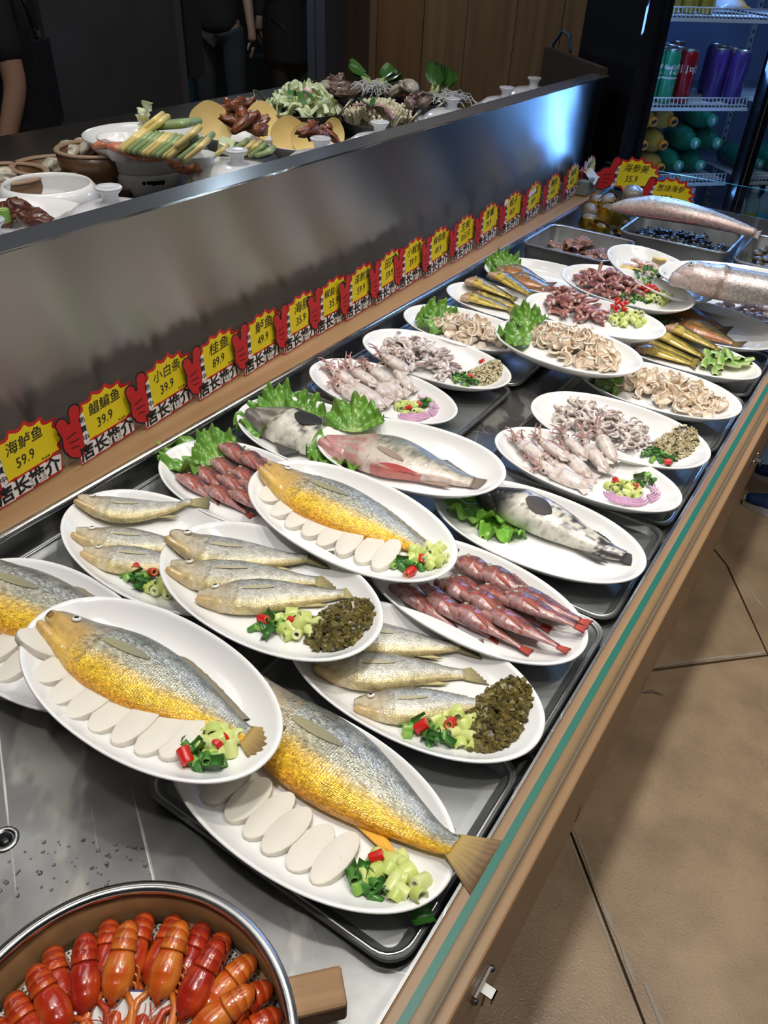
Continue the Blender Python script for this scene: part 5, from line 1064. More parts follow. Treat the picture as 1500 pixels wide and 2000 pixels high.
def capsule(x0, y0, x1, y1, r, n=8):
    a = math.atan2(y1 - y0, x1 - x0); return [(x1 + r * math.cos(a - PI/2 + PI * k / n), y1 + r * math.sin(a - PI/2 + PI * k / n)) for k in range(n + 1)] + [(x0 + r * math.cos(a + PI/2 + PI * k / n), y0 + r * math.sin(a + PI/2 + PI * k / n)) for k in range(n + 1)]
def card_parts(root, name, price, seed, hand='victory', base=True):
    z = .0009
    G().prism(burst(.072, .070, .073, .050, 15, .84, .2, seed), z, z + .0003).build('red_burst', CRED, root, False)
    G().prism(burst(.071, .069, .0655, .0440, 15, .84, .2, seed), z + .00035, z + .0006).build('yellow_burst', CYEL, root, False)
    z2 = z + .0007
    hb, hr = G(), G()
    shapes = [capsule(-.004, .046, -.002, .064, .019), capsule(-.011, .066, -.017, .088, .0095), capsule(.007, .070, .011, .100, .0098), capsule(-.006, .034, .004, .028, .012)] if hand == 'victory' else [capsule(-.006, .05, -.003, .056, .024), capsule(.006, .07, .014, .10, .0095), capsule(-.026, .052, -.016, .046, .012), capsule(-.024, .034, -.01, .032, .011)]
    for i, s in enumerate(shapes):
        cx = sum(p[0] for p in s) / len(s); cy = sum(p[1] for p in s) / len(s)
        hb.prism([(cx + (x - cx) * 1.10 + math.copysign(.0012, x - cx), cy + (y - cy) * 1.08 + math.copysign(.0012, y - cy)) for x, y in s], z2, z2 + .0002); hr.prism(s, z2 + .0002, z2 + .0004 + .00004 * i)
    for q in ((-.014, .060, .004, .064), (-.012, .050, .006, .050), (-.010, .040, .004, .038)): hb.prism(capsule(*q, .0009, 4), z2 + .0006, z2 + .0008)
    h_ = hb.build('hand_outline', INK, root, False); hr.build('hand', CRED, h_, False)
    sw = G().prism([(.0145, .034), (.026, .036), (.0265, .088), (.015, .086)], z2, z2 + .0003).build('side_strip', CWHITE, root, False)
    for i, c in enumerate(SIDE): textpart(sw, c, 0, INK, .0142, .0735 - .0165 * i, z2 + .0005, .0125)
    n = len(name); sz = {2: .026, 3: .0235, 4: .020}.get(n, .022); x0 = .070 - .5 * sz * n * (1.12 if n == 2 else .98)
    for i, c in enumerate(name): pass
    textpart(root, name, 0, INK, max(.027, x0), .078, z + .0009, sz, 1.1 if n == 2 else .97, 'handwriting', .06)
    textpart(root, price, 0, INK, .046, .050, z + .0009, .024, .85, 'price', .10)
    textpart(root, 'YL-018', 0, INK, .088, .041, z + .0009, .0055, 1.0, 'small_print')
    if base:
        G().prism([(-.001, .0), (.118, .004), (.126, .036), (.112, .039), (.0, .036)], z2, z2 + .0002).build('red_banner', CRED, root, False)
        G().prism([(.0005, .003), (.028, .0025), (.03, .0045), (.06, .004), (.062, .006), (.09, .0055), (.092, .0075), (.1165, .007), (.1235, .034), (.11, .0365), (.094, .033), (.092, .0355), (.064, .0325), (.062, .035), (.034, .032), (.032, .0345), (.002, .0335)], z2 + .0003, z2 + .0005).build('white_banner', CWHITE, root, False); textpart(root, BASET, 1, INK, .001, .0075, z2 + .0009, .0300, .98, 'lettering', .035)
ord_lab = 'price card written {}'
for i, (u, v, nm, pr, back) in enumerate(CARDS):
    b = at(u, v, ZR); y = b.y
    root = G().prism(burst(.072, .069, .071, .049, 15, .86, .2, i) , 0, .0008).build('price_card', CBACK, None, False)
    root.matrix_world = Matrix(((0, 0, 1, -.9545 + back * .35), (1, 0, 0, y + .004), (0, 1, 0, ZR + .001), (0, 0, 0, 1))) @ rot(-.05, (.06 if back == 0 else .02), U(-.02, .02)) @ Matrix.Diagonal((1, .93, 1, 1))
    tag(root, f'yellow red-edged price card reading {nm} {pr} on the back rail', 'price card', 'price cards along the steel panel')
    card_parts(root, nm, pr, i)
    if i == 14: G().prism(capsule(.030, .088, .075, .092, .007), .0022, .0024).build('white_smear', CWHITE, root, False)
    if i == 13: G().prism([(.004, .09), (.03, .092), (.026, .108), (.006, .106)], .0022, .0024).build('torn_patch', CWHITE, root, False)
for (u, v, w_, nm, pr, yy, lab) in [(1222, 372, 1.22, '海参美', '35.9', 2.81, 'bigger price card with pointing red hand at the far counter end'), (1292, 408, 1.15, '葱烧海参', '35.9', 2.78, 'price card half hidden by the long pale fish')]:
    p = aty(u, v, yy); root = G().prism(burst(.072, .069, .071, .049, 15, .86, .2, 3), 0, .0008).build('price_card', CBACK, None, False)
    root.matrix_world = Matrix(((1, 0, 0, p.x - .075), (0, 0, -1, yy), (0, 1, 0, p.z - .035), (0, 0, 0, 1))) @ rot(0, .35, -.06) @ Matrix.Scale(w_, 4)
    tag(root, lab, 'price card', 'end price cards'); card_parts(root, nm, pr, 5, 'point', False)
    G().tube([(.06, .03, -.002), (.06, -.035, -.006)], .0025, 6).build('stick', STEEL, root)
tag(G().box(-.975, 2.70, ZR + .001, -.925, 2.80, ZR + .05).build('tissue_box', M('grey_box', (.16, .19, .18), .6), None, False, bevel=.004), 'small grey box behind the last price cards', 'box')
o = G().grid(8, 8, lambda u, v: (-.985 + .07 * u, 2.72 + .07 * v, ZR + .055 + .012 * math.sin(u * 5) + .01 * math.sin(v * 6 + u * 3))).build('tissue', M('tissue', (.55, .56, .57), .8)); tag(o, 'crumpled white tissue on the grey box', 'tissue'); s_ = o.modifiers.new('s', 'SOLIDIFY'); s_.thickness = .001
# ---------------------------------------------------------------- far end trays and shellfish
def deep(x0, y0, x1, y1, zt, lab): return tray(x0, y0, x1, y1, T - .0125, zt, lab, r=.03, flare=.010, rim=.006)
deep(-.865, 2.055, -.605, 2.285, T + .06, 'deep steel tray of brown scallop shells')
deep(-.672, 2.295, -.362, 2.52, T + .075, 'deep steel tray heaped with black snails')
deep(-.352, 2.32, -.135, 2.62, T + .055, 'deep steel tray of dark clams by the glass end')
SHELL = M('shell', rough=.35, coat=.35, vc=True, bump=(70, .4, .002))
def scallop(seed, base, rib):
    g = G()
    def f(u, v):
        a = (v - .5) * 2.7; r = u * (1 + .05 * math.cos(v * 50)); x = .034 * r * math.cos(a); y = .034 * r * math.sin(a); z = .012 * math.sin(PI * min(1, u * .98)) ** .7 + .0012 * math.cos(v * 50) * u
        return (x - .012, y, z), mix3(base, rib, .5 + .5 * math.cos(v * 50 + 1) * u + .4 * ns(x * 60, y * 60, seed))
    g.grid(12, 34, f); n0 = len(g.v); v0, f0, c0 = list(g.v), list(g.f), list(g.c); g.add([(x, y, -z * .5) for x, y, z in v0], [k[::-1] for k in f0], c0); return g.mesh('scallop', SHELL)
SCM = [scallop(1, (.22, .09, .06), (.36, .16, .10)), scallop(2, (.16, .08, .07), (.30, .15, .12))]
for i, (u, v, t) in enumerate([(1085, 470, 0), (1108, 455, 0), (1128, 478, 0), (1150, 466, 1.0), (1172, 470, .3), (1100, 488, .2), (1140, 496, 0), (1165, 492, .4), (1195, 478, 0), (1090, 478, .2), (1120, 466, .5), (1180, 500, .2)]):
    p = at(u, v, T + .035); p.x = max(-.825, min(-.645, p.x)); p.y = max(2.095, min(2.25, p.y)); o = link('scallop', SCM[i % 2], mw=Matrix.Translation((p.x, p.y, T - .004 + .012 * (i % 4))) @ rot(U(-.2, .2), -t, U(0, 6.2))); tag(o, 'brown ribbed scallop in the deep tray at the far left', 'scallop', 'scallops in the far tray')
g = G()
def snail(seed):
    g = G(); r = random.Random(seed); 
    pts = []; rad = []
    for i in range(22):
        t = i / 21; a = t * 11; R = .0075 * (1 - t) ** 1.1; pts.append(Vector((R * math.cos(a), R * math.sin(a), .004 + .012 * t))); rad.append(.0055 * (1 - t) ** .9 + .0006)
    g.tube(pts, rad, 7, lambda t, th: mix3((.018, .018, .020), (.06, .055, .05), .5 + .5 * math.sin(t * 60))); return g.mesh('snail', SHELL)
SN = [snail(1)]
r = random.Random(5)
for i in range(190):
    x = r.uniform(-.645, -.39); y = r.uniform(2.322, 2.492); z = T + .032 + .026 * (1 - ((x + .517) / .14) ** 2 * .6 - ((y - 2.407) / .1) ** 2 * .5) + r.uniform(-.004, .004)
    o = link('black_snail', SN[0], mw=Matrix.Translation((x, y, z - .006)) @ rot(r.uniform(-1.4, 1.4), r.uniform(-1.4, 1.4), r.uniform(0, 6.28)) @ Matrix.Scale(r.uniform(.9, 1.3), 4)); tag(o, 'small shiny black snail in the deep tray under the long fish', 'snail', 'black snails in the deep tray')
u_ = G().grid(14, 14, lambda u, v: (-.650 + .266 * u, 2.318 + .178 * v, T - .010 + .052 * (1 - (2*u - 1) ** 2 * .5) * (1 - (2*v - 1) ** 2 * .5) + .005 * ns(u * 20, v * 20, 3)), col=lambda p: (.02, .02, .021)).build('snail_bed', SHELL); tag(u_, 'lower layer of black snails filling the deep tray', 'snails', kind='stuff')
g = G().ball((0, 0, .008), (.016, .012, .0085), 10, 14, lambda p: mix3((.045, .042, .04), (.16, .13, .09), .5 + .5 * math.sin(p[0] * 700))); CLM = g.mesh('clam', SHELL)
for i in range(64):
    x = r.uniform(-.315, -.172); y = r.uniform(2.36, 2.575); o = link('dark_clam', CLM, mw=Matrix.Translation((x, y, T - .006 + .010 * (i // 18) + r.uniform(0, .006))) @ rot(r.uniform(-.6, .6), r.uniform(-.6, .6), r.uniform(0, 6.28)) @ Matrix.Scale(r.uniform(.9, 1.35), 4)); tag(o, 'dark clam in the steel tray at the glass end', 'clam', 'dark clams in the end tray')
GOLD_F = M('gold_foil', (.62, .42, .07), .22, 1.0, bump=(60, .8, .004))
CONCH = M('conch_shell', rough=.4, coat=.3, vc=True, bump=(40, .6, .004))
for i, (u, v, s, gold, lab) in enumerate([(1150, 425, 1.0, 1, 'low front left with gold foil'), (1146, 402, 1.05, 0, 'bare grey one at the rail'), (1190, 415, 1.25, 1, 'tall one in printed gold foil'), (1195, 388, 1.1, 1, 'behind the tall gold one'), (1215, 430, 1.0, 1, 'right of the tall gold one beside the snail tray'), (1235, 380, 1.3, 0, 'top one under the big end card'), (1162, 385, 1.0, 1, 'back left under the last cards'), (1222, 400, 1.1, 0, 'dark one beside the fish mouth'), (1180, 435, .9, 1, 'front one touching the scallop tray')]):
    hz = [0, .01, .03, .04, 0, .08, .03, .04, 0][i]; p = at(u, v, T + .03 + hz); p.y = max(2.34, min(2.74, p.y)); p.x = max(-.865, p.x)
    if p.x > -.70 and p.y < 2.54: p.x = -.715
    g = G(); g.grid(14, 16, lambda a, b: ((.030 * math.sin(PI * a) ** .7 * math.cos(2*PI*b) * (1 + .12 * math.sin(b * 25 + i)), .024 * math.sin(PI * a) ** .7 * math.sin(2*PI*b) * (1 + .1 * math.sin(a * 12 + i)), .026 - .028 * math.cos(PI * a) + .004 * ns(a * 4, b * 4, i)), mix3((.30, .25, .19), (.08, .07, .06), .5 + .6 * ns(a * 5, b * 8, i))), cv=True)
    o = g.build('whole_conch', CONCH); o.matrix_world = Matrix.Translation((p.x, p.y, T - .016 + hz)) @ rot(U(-.3, .3), U(-.3, .3), U(0, 6)) @ Matrix.Scale(s * 1.05, 4); tag(o, 'rough grey shellfish, ' + lab, 'shellfish', 'shellfish in gold foil')
    if gold:
        f_ = G(); f_.grid(7, 18, lambda a, b: ((.0335 - .002 * a) * math.cos(2*PI*b) * (1 + .10 * math.sin(b * 25 + i)) * math.sin(PI * (.28 + .42 * a)) ** .5, .027 * math.sin(2*PI*b) * (1 + .06 * math.sin(b * 40)), .012 + .030 * a + .002 * math.sin(b * 30)), cv=True); f_.build('gold_wrapper', GOLD_F, o)
# ---------------------------------------------------------------- back table: pots, stands, dishes
WGLAZE = M('white_glaze', (.82, .82, .82), .15, coat=.45)
LIDG = M('lid_glaze', (.70, .71, .74), .18, coat=.4)
CLAY = M('brown_clay', (.16, .085, .04), .35, coat=.2, nz=(5, (.11, .055, .025), .4, .7)); CLAYRIM = M('clay_rim', (.30, .20, .13), .5); BLKPOT = M('black_pot', (.018, .018, .02), .28, coat=.3)
WOKM = M('wok_steel', (.45, .44, .43), .32, 1.0, bump=(40, .1, .001)); HOLE = M('pierced_dark', (.008, .008, .008), .8)
BRASS = M('handle_metal', (.42, .36, .26), .35, 1.0)
def root_at(name, p, lab, cat, grp=None):
    o = bpy.data.objects.new(name, None); COL.objects.link(o); o.location = p; return tag(o, lab, cat, grp)
def onz(u, v, z): return at(u, v, z)
def lid_pot(u, v, lab, r=.098, zr=None, i=0):
    """u,v = knob top"""
    ztop = TB + .155; p = at(u, v, ztop); o = root_at('lidded_pot', (p.x, p.y, TB), lab, 'pot', 'white lidded pots along the steel panel')
    G().lathe([(0, 0), (r * .62, 0), (r * .70, .006), (r * .98, .05), (r * 1.02, .085), (r * 1.12, .09), (r * 1.13, .096), (r * 1.0, .098), (r * .9, .094), (r * .9, .09)], 56).build('bowl', WGLAZE, o)
    l = G().lathe([(r * 1.02, .0985), (r * 1.03, .101), (r * .97, .104), (r * .84, .1045), (r * .80, .112), (r * .62, .124), (r * .38, .1285), (r * .22, .1290), (.014, .1285)], 56); l.build('lid', LIDG, o)
    G().lathe([(.017, .128), (.0145, .136), (.0155, .146), (.0225, .153), (.0245, .157), (.0225, .159), (.015, .1575), (0, .157)], 32).build('knob', LIDG, o)
    h = G().ball((r * .55, -r * .35, .1215), (.0025, .0025, .0012), 5, 8); h.build('steam_hole', HOLE, o)
    return o
for i, (u, v, lab) in enumerate([(212, 368, 'white lidded pot nearest the camera with clear view of its knob'), (-22, 432, 'white lidded pot cut by the left picture edge'), (462, 295, 'white lidded pot in front of the small sausage dish'), (626, 272, 'white lidded pot with grey knob before the chicken wings'), (742, 240, 'white lidded pot before the mushroom wok'), (884, 194, 'white lidded pot before the second black pot'), (990, 172, 'second white lidded pot from the fridge end'), (1044, 153, 'last white lidded pot at the fridge end')]): lid_pot(u, v, lab, .098 if i != 1 else .105)
def pierced(parent, r, z0, z1, ang, inner=False):
    """a patch of dark crackle openings on a bowl wall facing ang"""
    rr = random.Random(3)
    for a in range(5):
        for b in range(3):
            t = ang + (a - 2) * .11 + (b % 2) * .05; z = lerp(z0, z1, (b + .5) / 3); s = .0072 * rr.uniform(.7, 1.1); n = rr.randint(4, 6); off = rr.uniform(0, 6)
            R = r(z) + (.0006 if not inner else -.0006); pts = [(s * rr.uniform(.75, 1.1) * math.cos(off + 2*PI*k/n), s * rr.uniform(.75, 1.1) * math.sin(off + 2*PI*k/n)) for k in range(n)]
            m = rot(0, 0, t) @ TR(R, 0, z) @ rot(0, PI / 2, 0) @ rot(0, 0, PI / 2)
            G().prism(pts, -.0006, .0006, m=m).build('opening', HOLE, parent, False)
# big pierced stand with the wide bowl on it
pb = at(295, 384, TB); bs = root_at('pierced_stand', (pb.x, pb.y, TB), 'white pierced stand holding the wide bowl of sausage and cakes', 'stand')
g = G().lathe([(0, 0), (.060, 0), (.068, .006), (.088, .035), (.094, .062), (.092, .07), (.086, .07), (.086, .06), (.06, .012), (0, .01)], 64).build('bowl_body', WGLAZE, bs)
pierced(bs, lambda z: lerp(.079, .094, (z - .02) / .04), .018, .062, -.62); pierced(bs, lambda z: lerp(.079, .094, (z - .02) / .04), .018, .062, 1.6)
wb = root_at('wide_bowl', (pb.x, pb.y, TB + .0705), 'wide white bowl heaped with sausage strips and yellow green cakes', 'bowl')
g = G().lathe([(0, 0), (.09, 0), (.094, .004), (.100, .026), (.104, .03), (.126, .05), (.135, .066), (.136, .070), (.132, .071), (.122, .055), (.10, .036), (.09, .03), (0, .028)], 72).build('bowl_shell', WGLAZE, wb)
WBZ = TB + .0705
def smallbowl(u, v, z, r, lab):
    p = at(u, v, z + .045); o = G().lathe([(0, 0), (r * .5, 0), (r * .55, .004), (r * .85, .025), (r, .045), (r * 1.01, .047), (r * .97, .0465), (r * .8, .026), (r * .5, .007), (0, .006)], 48).build('small_bowl', WGLAZE); o.location = (p.x, p.y, z); return tag(o, lab, 'bowl')
smallbowl(232, 268, WBZ + .046, .047, 'small white bowl standing in the wide sausage bowl')
SAUS = M('sausage', rough=.3, coat=.35, vc=True, nz=(40, (.8, .6, .55), .4, .7))
def strip(name, p, ang, l, w_, h, lab, cat, grp, seed):
    g = G().grid(12, 10, lambda u, v: ((u - .5) * l, w_ * math.cos(2*PI*v) * (1 + .1 * math.sin(u * 18 + seed)) * math.sin(PI * (.06 + .88 * u)) ** .4, h * math.sin(2*PI*v) * math.sin(PI * (.06 + .88 * u)) ** .4 + .006 * math.sin(u * 4 + seed)), cv=True, col=lambda q: mix3((.60, .26, .14), (.50, .14, .07), .5 + .8 * ns(q[0] * 50, q[1] * 60, seed)), cap0=True, cap1=True)
    o = g.build(name, SAUS); o.matrix_world = Matrix.Translation(p) @ rot(0, 0, ang); return tag(o, lab, cat, grp)
for i, (u, v) in enumerate([(210, 288), (238, 294), (262, 299), (288, 302), (312, 304)]): p = at(u, v, WBZ + .076); strip('sausage_strip', p, .6 - .2 * i, .062, .014, .010, f'pinkish sausage strip, {ORD[i]} from the left along the wide bowl front', 'sausage', 'sausage strips in the wide bowl', i)
def cake(s, h, col1, name):
    m = M(name, col1, .35, coat=.25, nz=(20, tuple(c * .85 for c in col1), .4, .7)); g = G(); pts = rrect(-s, -s * .8, s, s * .8, s * .35, 5); n = len(pts)
    rings = [(.9, 0), (1.0, h * .3), (1.0, h * .7), (.9, h)]; vs = [(x * k, y * k, z) for k, z in rings for x, y in pts]
    fs = [(k*n + j, k*n + (j+1) % n, (k+1)*n + (j+1) % n, (k+1)*n + j) for k in range(3) for j in range(n)] + [tuple(range(n))[::-1], tuple(3*n + j for j in range(n))]
    return g.add(vs, fs).mesh('steamed_cake', m)
CY = cake(.030, .010, (.78, .62, .24), 'yellow_cake'); CGc = cake(.030, .010, (.30, .40, .18), 'green_cake')
CK = [(262, 278, 0), (268, 280, 0), (280, 282, 1), (290, 284, 1), (300, 285, 1), (308, 287, 0), (316, 288, 0), (326, 289, 1), (336, 291, 1), (347, 292, 0), (356, 293, 0), (366, 290, 1), (378, 296, 1), (388, 297, 0), (398, 285, 1), (300, 245, 0), (310, 250, 0), (342, 250, 1), (350, 248, 1), (372, 272, 0)]
for i, (u, v, gcol) in enumerate(CK):
    up = i in (17, 18); p = at(u, v, WBZ + (.092 if i < 15 else .115)); o = link('steamed_cake', CGc if gcol else CY, mw=Matrix.Translation(p) @ (rot(U(-.1, .1), -.15, .3) if up else rot(0, 0, .55) @ rot(0, -.62, 0) @ rot(0, 0, PI / 2)) @ Matrix.Scale(1.22 if not up else 1.5, 4))
    tag(o, f'{"green" if gcol else "yellow"} steamed cake slab, number {ORD[i]} along the fan in the wide bowl', 'cake', 'cakes in the wide bowl')
def leaf_at(u, v, z, w_, l, ang, pitch, lab, cat, pale=1.0, seed=0):
    o = lettuce_leaf(w_, l, seed + .7, 1.6 * pale, .8).build('cabbage_leaf', PALE); o.matrix_world = Matrix.Translation(at(u, v, z)) @ rot(0, 0, ang) @ rot(0, pitch, 0); return tag(o, lab, cat)
PALE = M('pale_cabbage', (.55, .66, .36), .4, coat=.2, sss=.15, nz=(30, (.70, .74, .52), .35, .65), bump=(50, .4, .003))
leaf_at(276, 262, WBZ + .085, .055, .07, .9, -1.1, 'pale cabbage leaf standing behind the cakes in wide bowl', 'cabbage', 1, 3)
# second, smaller bowl of the same
p2 = at(438, 326, TB + .09); wb2 = root_at('wide_bowl', (p2.x, p2.y, TB), 'smaller white bowl of sausage and cakes behind lidded pot', 'bowl')
G().lathe([(0, 0), (.055, 0), (.06, .006), (.085, .05), (.098, .085), (.100, .09), (.096, .09), (.083, .056), (.055, .03), (0, .03)], 64).build('bowl_shell', WGLAZE, wb2)
smallbowl(385, 302, TB + .085, .040, 'small white bowl standing in the smaller sausage bowl')
for i, (u, v) in enumerate([(345, 318), (360, 326), (376, 332)]): strip('sausage_strip', at(u, v, TB + .105), .5 - .3 * i, .05, .013, .010, f'pinkish sausage strip, {ORD[i]} from the left in the smaller bowl', 'sausage', 'sausage strips in the smaller bowl', i + 9)
for i, (u, v, gcol) in enumerate([(432, 300, 0), (470, 288, 1), (484, 292, 0), (496, 292, 0), (506, 296, 1), (520, 300, 1)]):
    p = at(u, v, TB + .115); o = link('steamed_cake', CGc if gcol else CY, mw=Matrix.Translation(p) @ rot(0, 0, .5) @ rot(0, -.6 if i < 5 else -.3, 0) @ rot(0, 0, PI / 2) @ Matrix.Scale(.95, 4)); tag(o, f'{"green" if gcol else "yellow"} steamed cake slab, {ORD[i]} from the left in the smaller bowl', 'cake', 'cakes in the smaller bowl')
o = G().prism(rrect(-.018, -.016, .018, .016, .006, 3), -.012, .014).build('cabbage_chunk', PALE, None, False, bevel=.004); o.matrix_world = Matrix.Translation(at(442, 286, TB + .118)) @ rot(.4, .3, .5); tag(o, 'pale cabbage chunk in the smaller sausage bowl', 'cabbage')
# open pierced bowl on the left
p3 = at(92, 357, TB + .084); ob = root_at('pierced_bowl', (p3.x, p3.y, TB), 'empty white pierced stand at the left', 'stand')
G().lathe([(0, 0), (.07, 0), (.078, .006), (.102, .035), (.106, .055), (.098, .075), (.090, .084), (.086, .084), (.088, .074), (.096, .054), (.092, .036), (.07, .012), (0, .01)], 64).build('bowl_body', WGLAZE, ob)
pierced(ob, lambda z: .0925, .028, .066, .75, True); pierced(ob, lambda z: .1055, .028, .066, 2.4)
# dishes
def dish_at(name, u, v, z, r, lab, deep=.04, sx=1.0):
    p = at(u, v, z + deep); o = root_at(name, (p.x, p.y, z), lab, 'dish'); G().lathe([(0, 0), (r * .6, 0), (r * .63, .004), (r * .9, deep * .75), (r, deep), (r * 1.0, deep + .002), (r * .97, deep + .002), (r * .86, deep * .72), (r * .6, .008), (0, .007)], 64, sx).build('dish_shell', WGLAZE, o); return o
dish_at('meat_dish', 30, 425, TB + .03, .135, 'big white dish of dark braised meat at the left edge', .05)
MEAT = M('braised_meat', rough=.32, coat=.4, vc=True, nz=(35, (.55, .45, .4), .4, .7), bump=(60, .6, .004))
def chunk(seed, cols, sx=1.0):
    g = G(); g.grid(14, 18, lambda u, v: ((.019 * sx * math.sin(PI * u) * math.cos(2*PI*v) * (1 + .55 * ns(u * 5, math.cos(2*PI*v) * 3, seed) + .3 * ns(u * 11, math.cos(2*PI*v) * 6, seed + 1)), .014 * math.sin(PI * u) * math.sin(2*PI*v) * (1 + .55 * ns(u * 5, math.sin(2*PI*v) * 3, seed + 4) + .3 * ns(u * 12, math.sin(2*PI*v) * 6, seed)), -.012 * math.cos(PI * u) * (1 + .3 * ns(v * 3, u, seed))), mix3(cols[0], cols[1], .5 + .9 * ns(u * 5, math.cos(2*PI*v) * 2, seed))), cv=True); return g.mesh('meat_chunk', MEAT)
BRC = [chunk(i, ((.16, .055, .03), (.07, .025, .015))) for i in range(3)]; FRC = [chunk(i + 5, ((.30, .085, .03), (.11, .03, .015)), 1.5) for i in range(3)]; GRC = [chunk(i + 9, ((.34, .24, .20), (.17, .10, .08)), 1.2) for i in range(3)]; TOFU = [chunk(i + 14, ((.62, .58, .48), (.5, .46, .36))) for i in range(2)]
def chunks(name, lst, meshes, z, lab, cat, grp, sc=1.0, up=.012):
    for i, (u, v) in enumerate(lst): tag(link(name, meshes[i % len(meshes)], mw=Matrix.Translation(at(u, v, z + up * (i % 3))) @ rot(U(-.6, .6), U(-.6, .6), U(0, 6)) @ Matrix.Scale(sc * U(.9, 1.15), 4)), lab, cat, grp)
chunks('meat_chunk', [(8, 410), (24, 406), (40, 404), (55, 414), (70, 424), (84, 432), (14, 422), (34, 420), (50, 428), (66, 436), (4, 430), (78, 440)], BRC, TB + .062, 'dark braised meat chunk in the big dish at left', 'meat', 'braised meat at left', 1.15)
o = link('scallion_piece', VM['scallion'][3], mw=Matrix.Translation(at(8, 420, TB + .10)) @ Matrix.Scale(2.2, 4)); tag(o, 'green scallion piece on the braised meat', 'scallion')
# clay pots
def clay_pot(u, v, z, r, h, lab, tofu=()):
    p = at(u, v, z + h); o = root_at('clay_pot', (p.x, p.y, z), lab, 'pot'); G().lathe([(0, 0), (r * .7, 0), (r * .78, .01), (r * .96, h * .55), (r, h * .93), (r * .9, h * .93), (r * .86, h * .55), (r * .7, .02), (0, .015)], 56).build('pot_body', CLAY, o)
    G().lathe([(r * .885, h * .93), (r * 1.01, h * .925), (r * 1.035, h * .965), (r * 1.0, h), (r * .92, h), (r * .885, h * .97), (r * .885, h * .93)], 56).build('pot_rim', CLAYRIM, o)
    for i, (a, b) in enumerate(tofu): tag(link('tofu_chunk', TOFU[i % 2], mw=Matrix.Translation(at(a, b, z + h * .78)) @ rot(U(-.5, .5), U(-.5, .5), U(0, 6)) @ Matrix.Scale(1.5, 4)), f'pale tofu chunk, {ORD[i]} from the left in the {lab.split(" with ")[0]}', 'tofu')
clay_pot(186, 287, TB + .028, .090, .085, 'tall brown clay pot with tofu beside the wide bowl', [(136, 292), (158, 285), (172, 290)])
clay_pot(108, 320, TB, .10, .075, 'low brown clay pot with white chunks behind pierced stand', [(100, 328), (116, 330)])
clay_pot(2, 336, TB, .10, .075, 'brown clay pot with pale food at the left edge', [(4, 345), (14, 350)])
clay_pot(222, 352, TB, .085, .04, 'shallow brown clay pot with a white crumb by the wide stand', [(222, 355)])
# chicken dishes with pancakes
dish_at('chicken_dish', 472, 256, TB + .035, .135, 'large white dish of fried chicken between two yellow pancakes', .055)
chunks('fried_chicken', [(438, 215), (455, 222), (472, 222), (490, 228), (452, 238), (470, 244), (488, 246), (506, 240), (508, 252), (478, 206), (466, 202), (458, 212), (445, 205), (496, 238), (484, 236)], FRC, TB + .12, 'red brown fried chicken piece heaped on the large dish', 'chicken', 'fried chicken on the large dish', 1.15, .014)
PANC = M('pancake', (.76, .57, .22), .5, nz=(14, (.68, .47, .15), .4, .7))
def pancake(u, v, z, r, ang, lab, tilt=1.15):
    g = G().grid(8, 40, lambda a, b: (r * a * math.cos(2*PI*b) * (1 + .02 * math.sin(b * 40)), r * a * math.sin(2*PI*b) * (1 + .02 * math.sin(b * 31)), .012 * (a * math.cos(2*PI*b)) ** 2), cv=True); n0 = len(g.v); v0, f0 = list(g.v), list(g.f); g.add([(x, y, z - .002) for x, y, z in v0], [k[::-1] for k in f0])
    o = g.build('yellow_pancake', PANC); o.matrix_world = Matrix.Translation(at(u, v, z)) @ rot(0, 0, ang) @ rot(0, tilt, 0); return tag(o, lab, 'pancake')
pancake(412, 245, TB + .105, .058, -.6, 'round yellow pancake at the left of the fried chicken'); pancake(516, 240, TB + .10, .055, -.3, 'yellow pancake behind the right of the fried chicken', 1.0)
dish_at('wing_dish', 592, 277, TB + .03, .105, 'white dish of chicken wings and yellow pancakes', .05)
chunks('chicken_wing', [(585, 245), (610, 243), (600, 256), (625, 256), (640, 250), (632, 264), (648, 266), (615, 262)], FRC, TB + .11, 'dark chicken wing on the smaller pancake dish', 'chicken', 'chicken wings on the smaller dish', 1.0)
pancake(565, 268, TB + .095, .050, -.6, 'round yellow pancake leaning in the wing dish'); pancake(595, 272, TB + .095, .038, -.5, 'smaller pancake edge in the wing dish'); pancake(652, 258, TB + .09, .035, -.3, 'pancake behind the chicken wings')
# woks
def wok(u, v, z, r, lab):
    p = at(u, v, z + .05); o = root_at('steel_wok', (p.x, p.y, z), lab, 'wok'); G().lathe([(0, 0), (r * .5, .006), (r * .85, .03), (r, .05), (r * 1.01, .051), (r * .97, .0505), (r * .82, .033), (r * .5, .01), (0, .005)], 56).build('wok_shell', WOKM, o)
    for s in (-1, 1): G().tube([(math.cos(t) * .035 * 1.0 + s * 0 + 0, 0, 0) for t in (0,)] and [Vector((s * (r * .96 + .004 + .030 * math.sin(q)), .034 * math.cos(q), .048 + .040 * math.sin(q))) for q in [PI * k / 10 for k in range(11)]], .0035, 8).build('handle', BRASS, o)
    o.rotation_euler = (0, 0, .35); return o
clay_pot(582, 232, TB, .128, .06, 'brown clay stove pot under the cabbage wok'); wok(592, 214, TB + .065, .118, 'steel wok heaped with chopped cabbage')
def cab(seed):
    r = random.Random(seed); g = G(); g.grid(7, 9, lambda u, v: ((u - .5) * .045, (v - .5) * .038, .010 * math.sin(u * 4 + seed) + .007 * math.sin(v * 9 + seed * 2) + .006 * ns(u * 3, v * 3, seed))); n0 = len(g.v); v0, f0 = list(g.v), list(g.f); g.add([(x, y, z - .0015) for x, y, z in v0], [k[::-1] for k in f0]); return g.mesh('cabbage_piece', PALE)
CB_ = [cab(i) for i in range(4)]
r = random.Random(11); cp = at(592, 212, TB + .115)
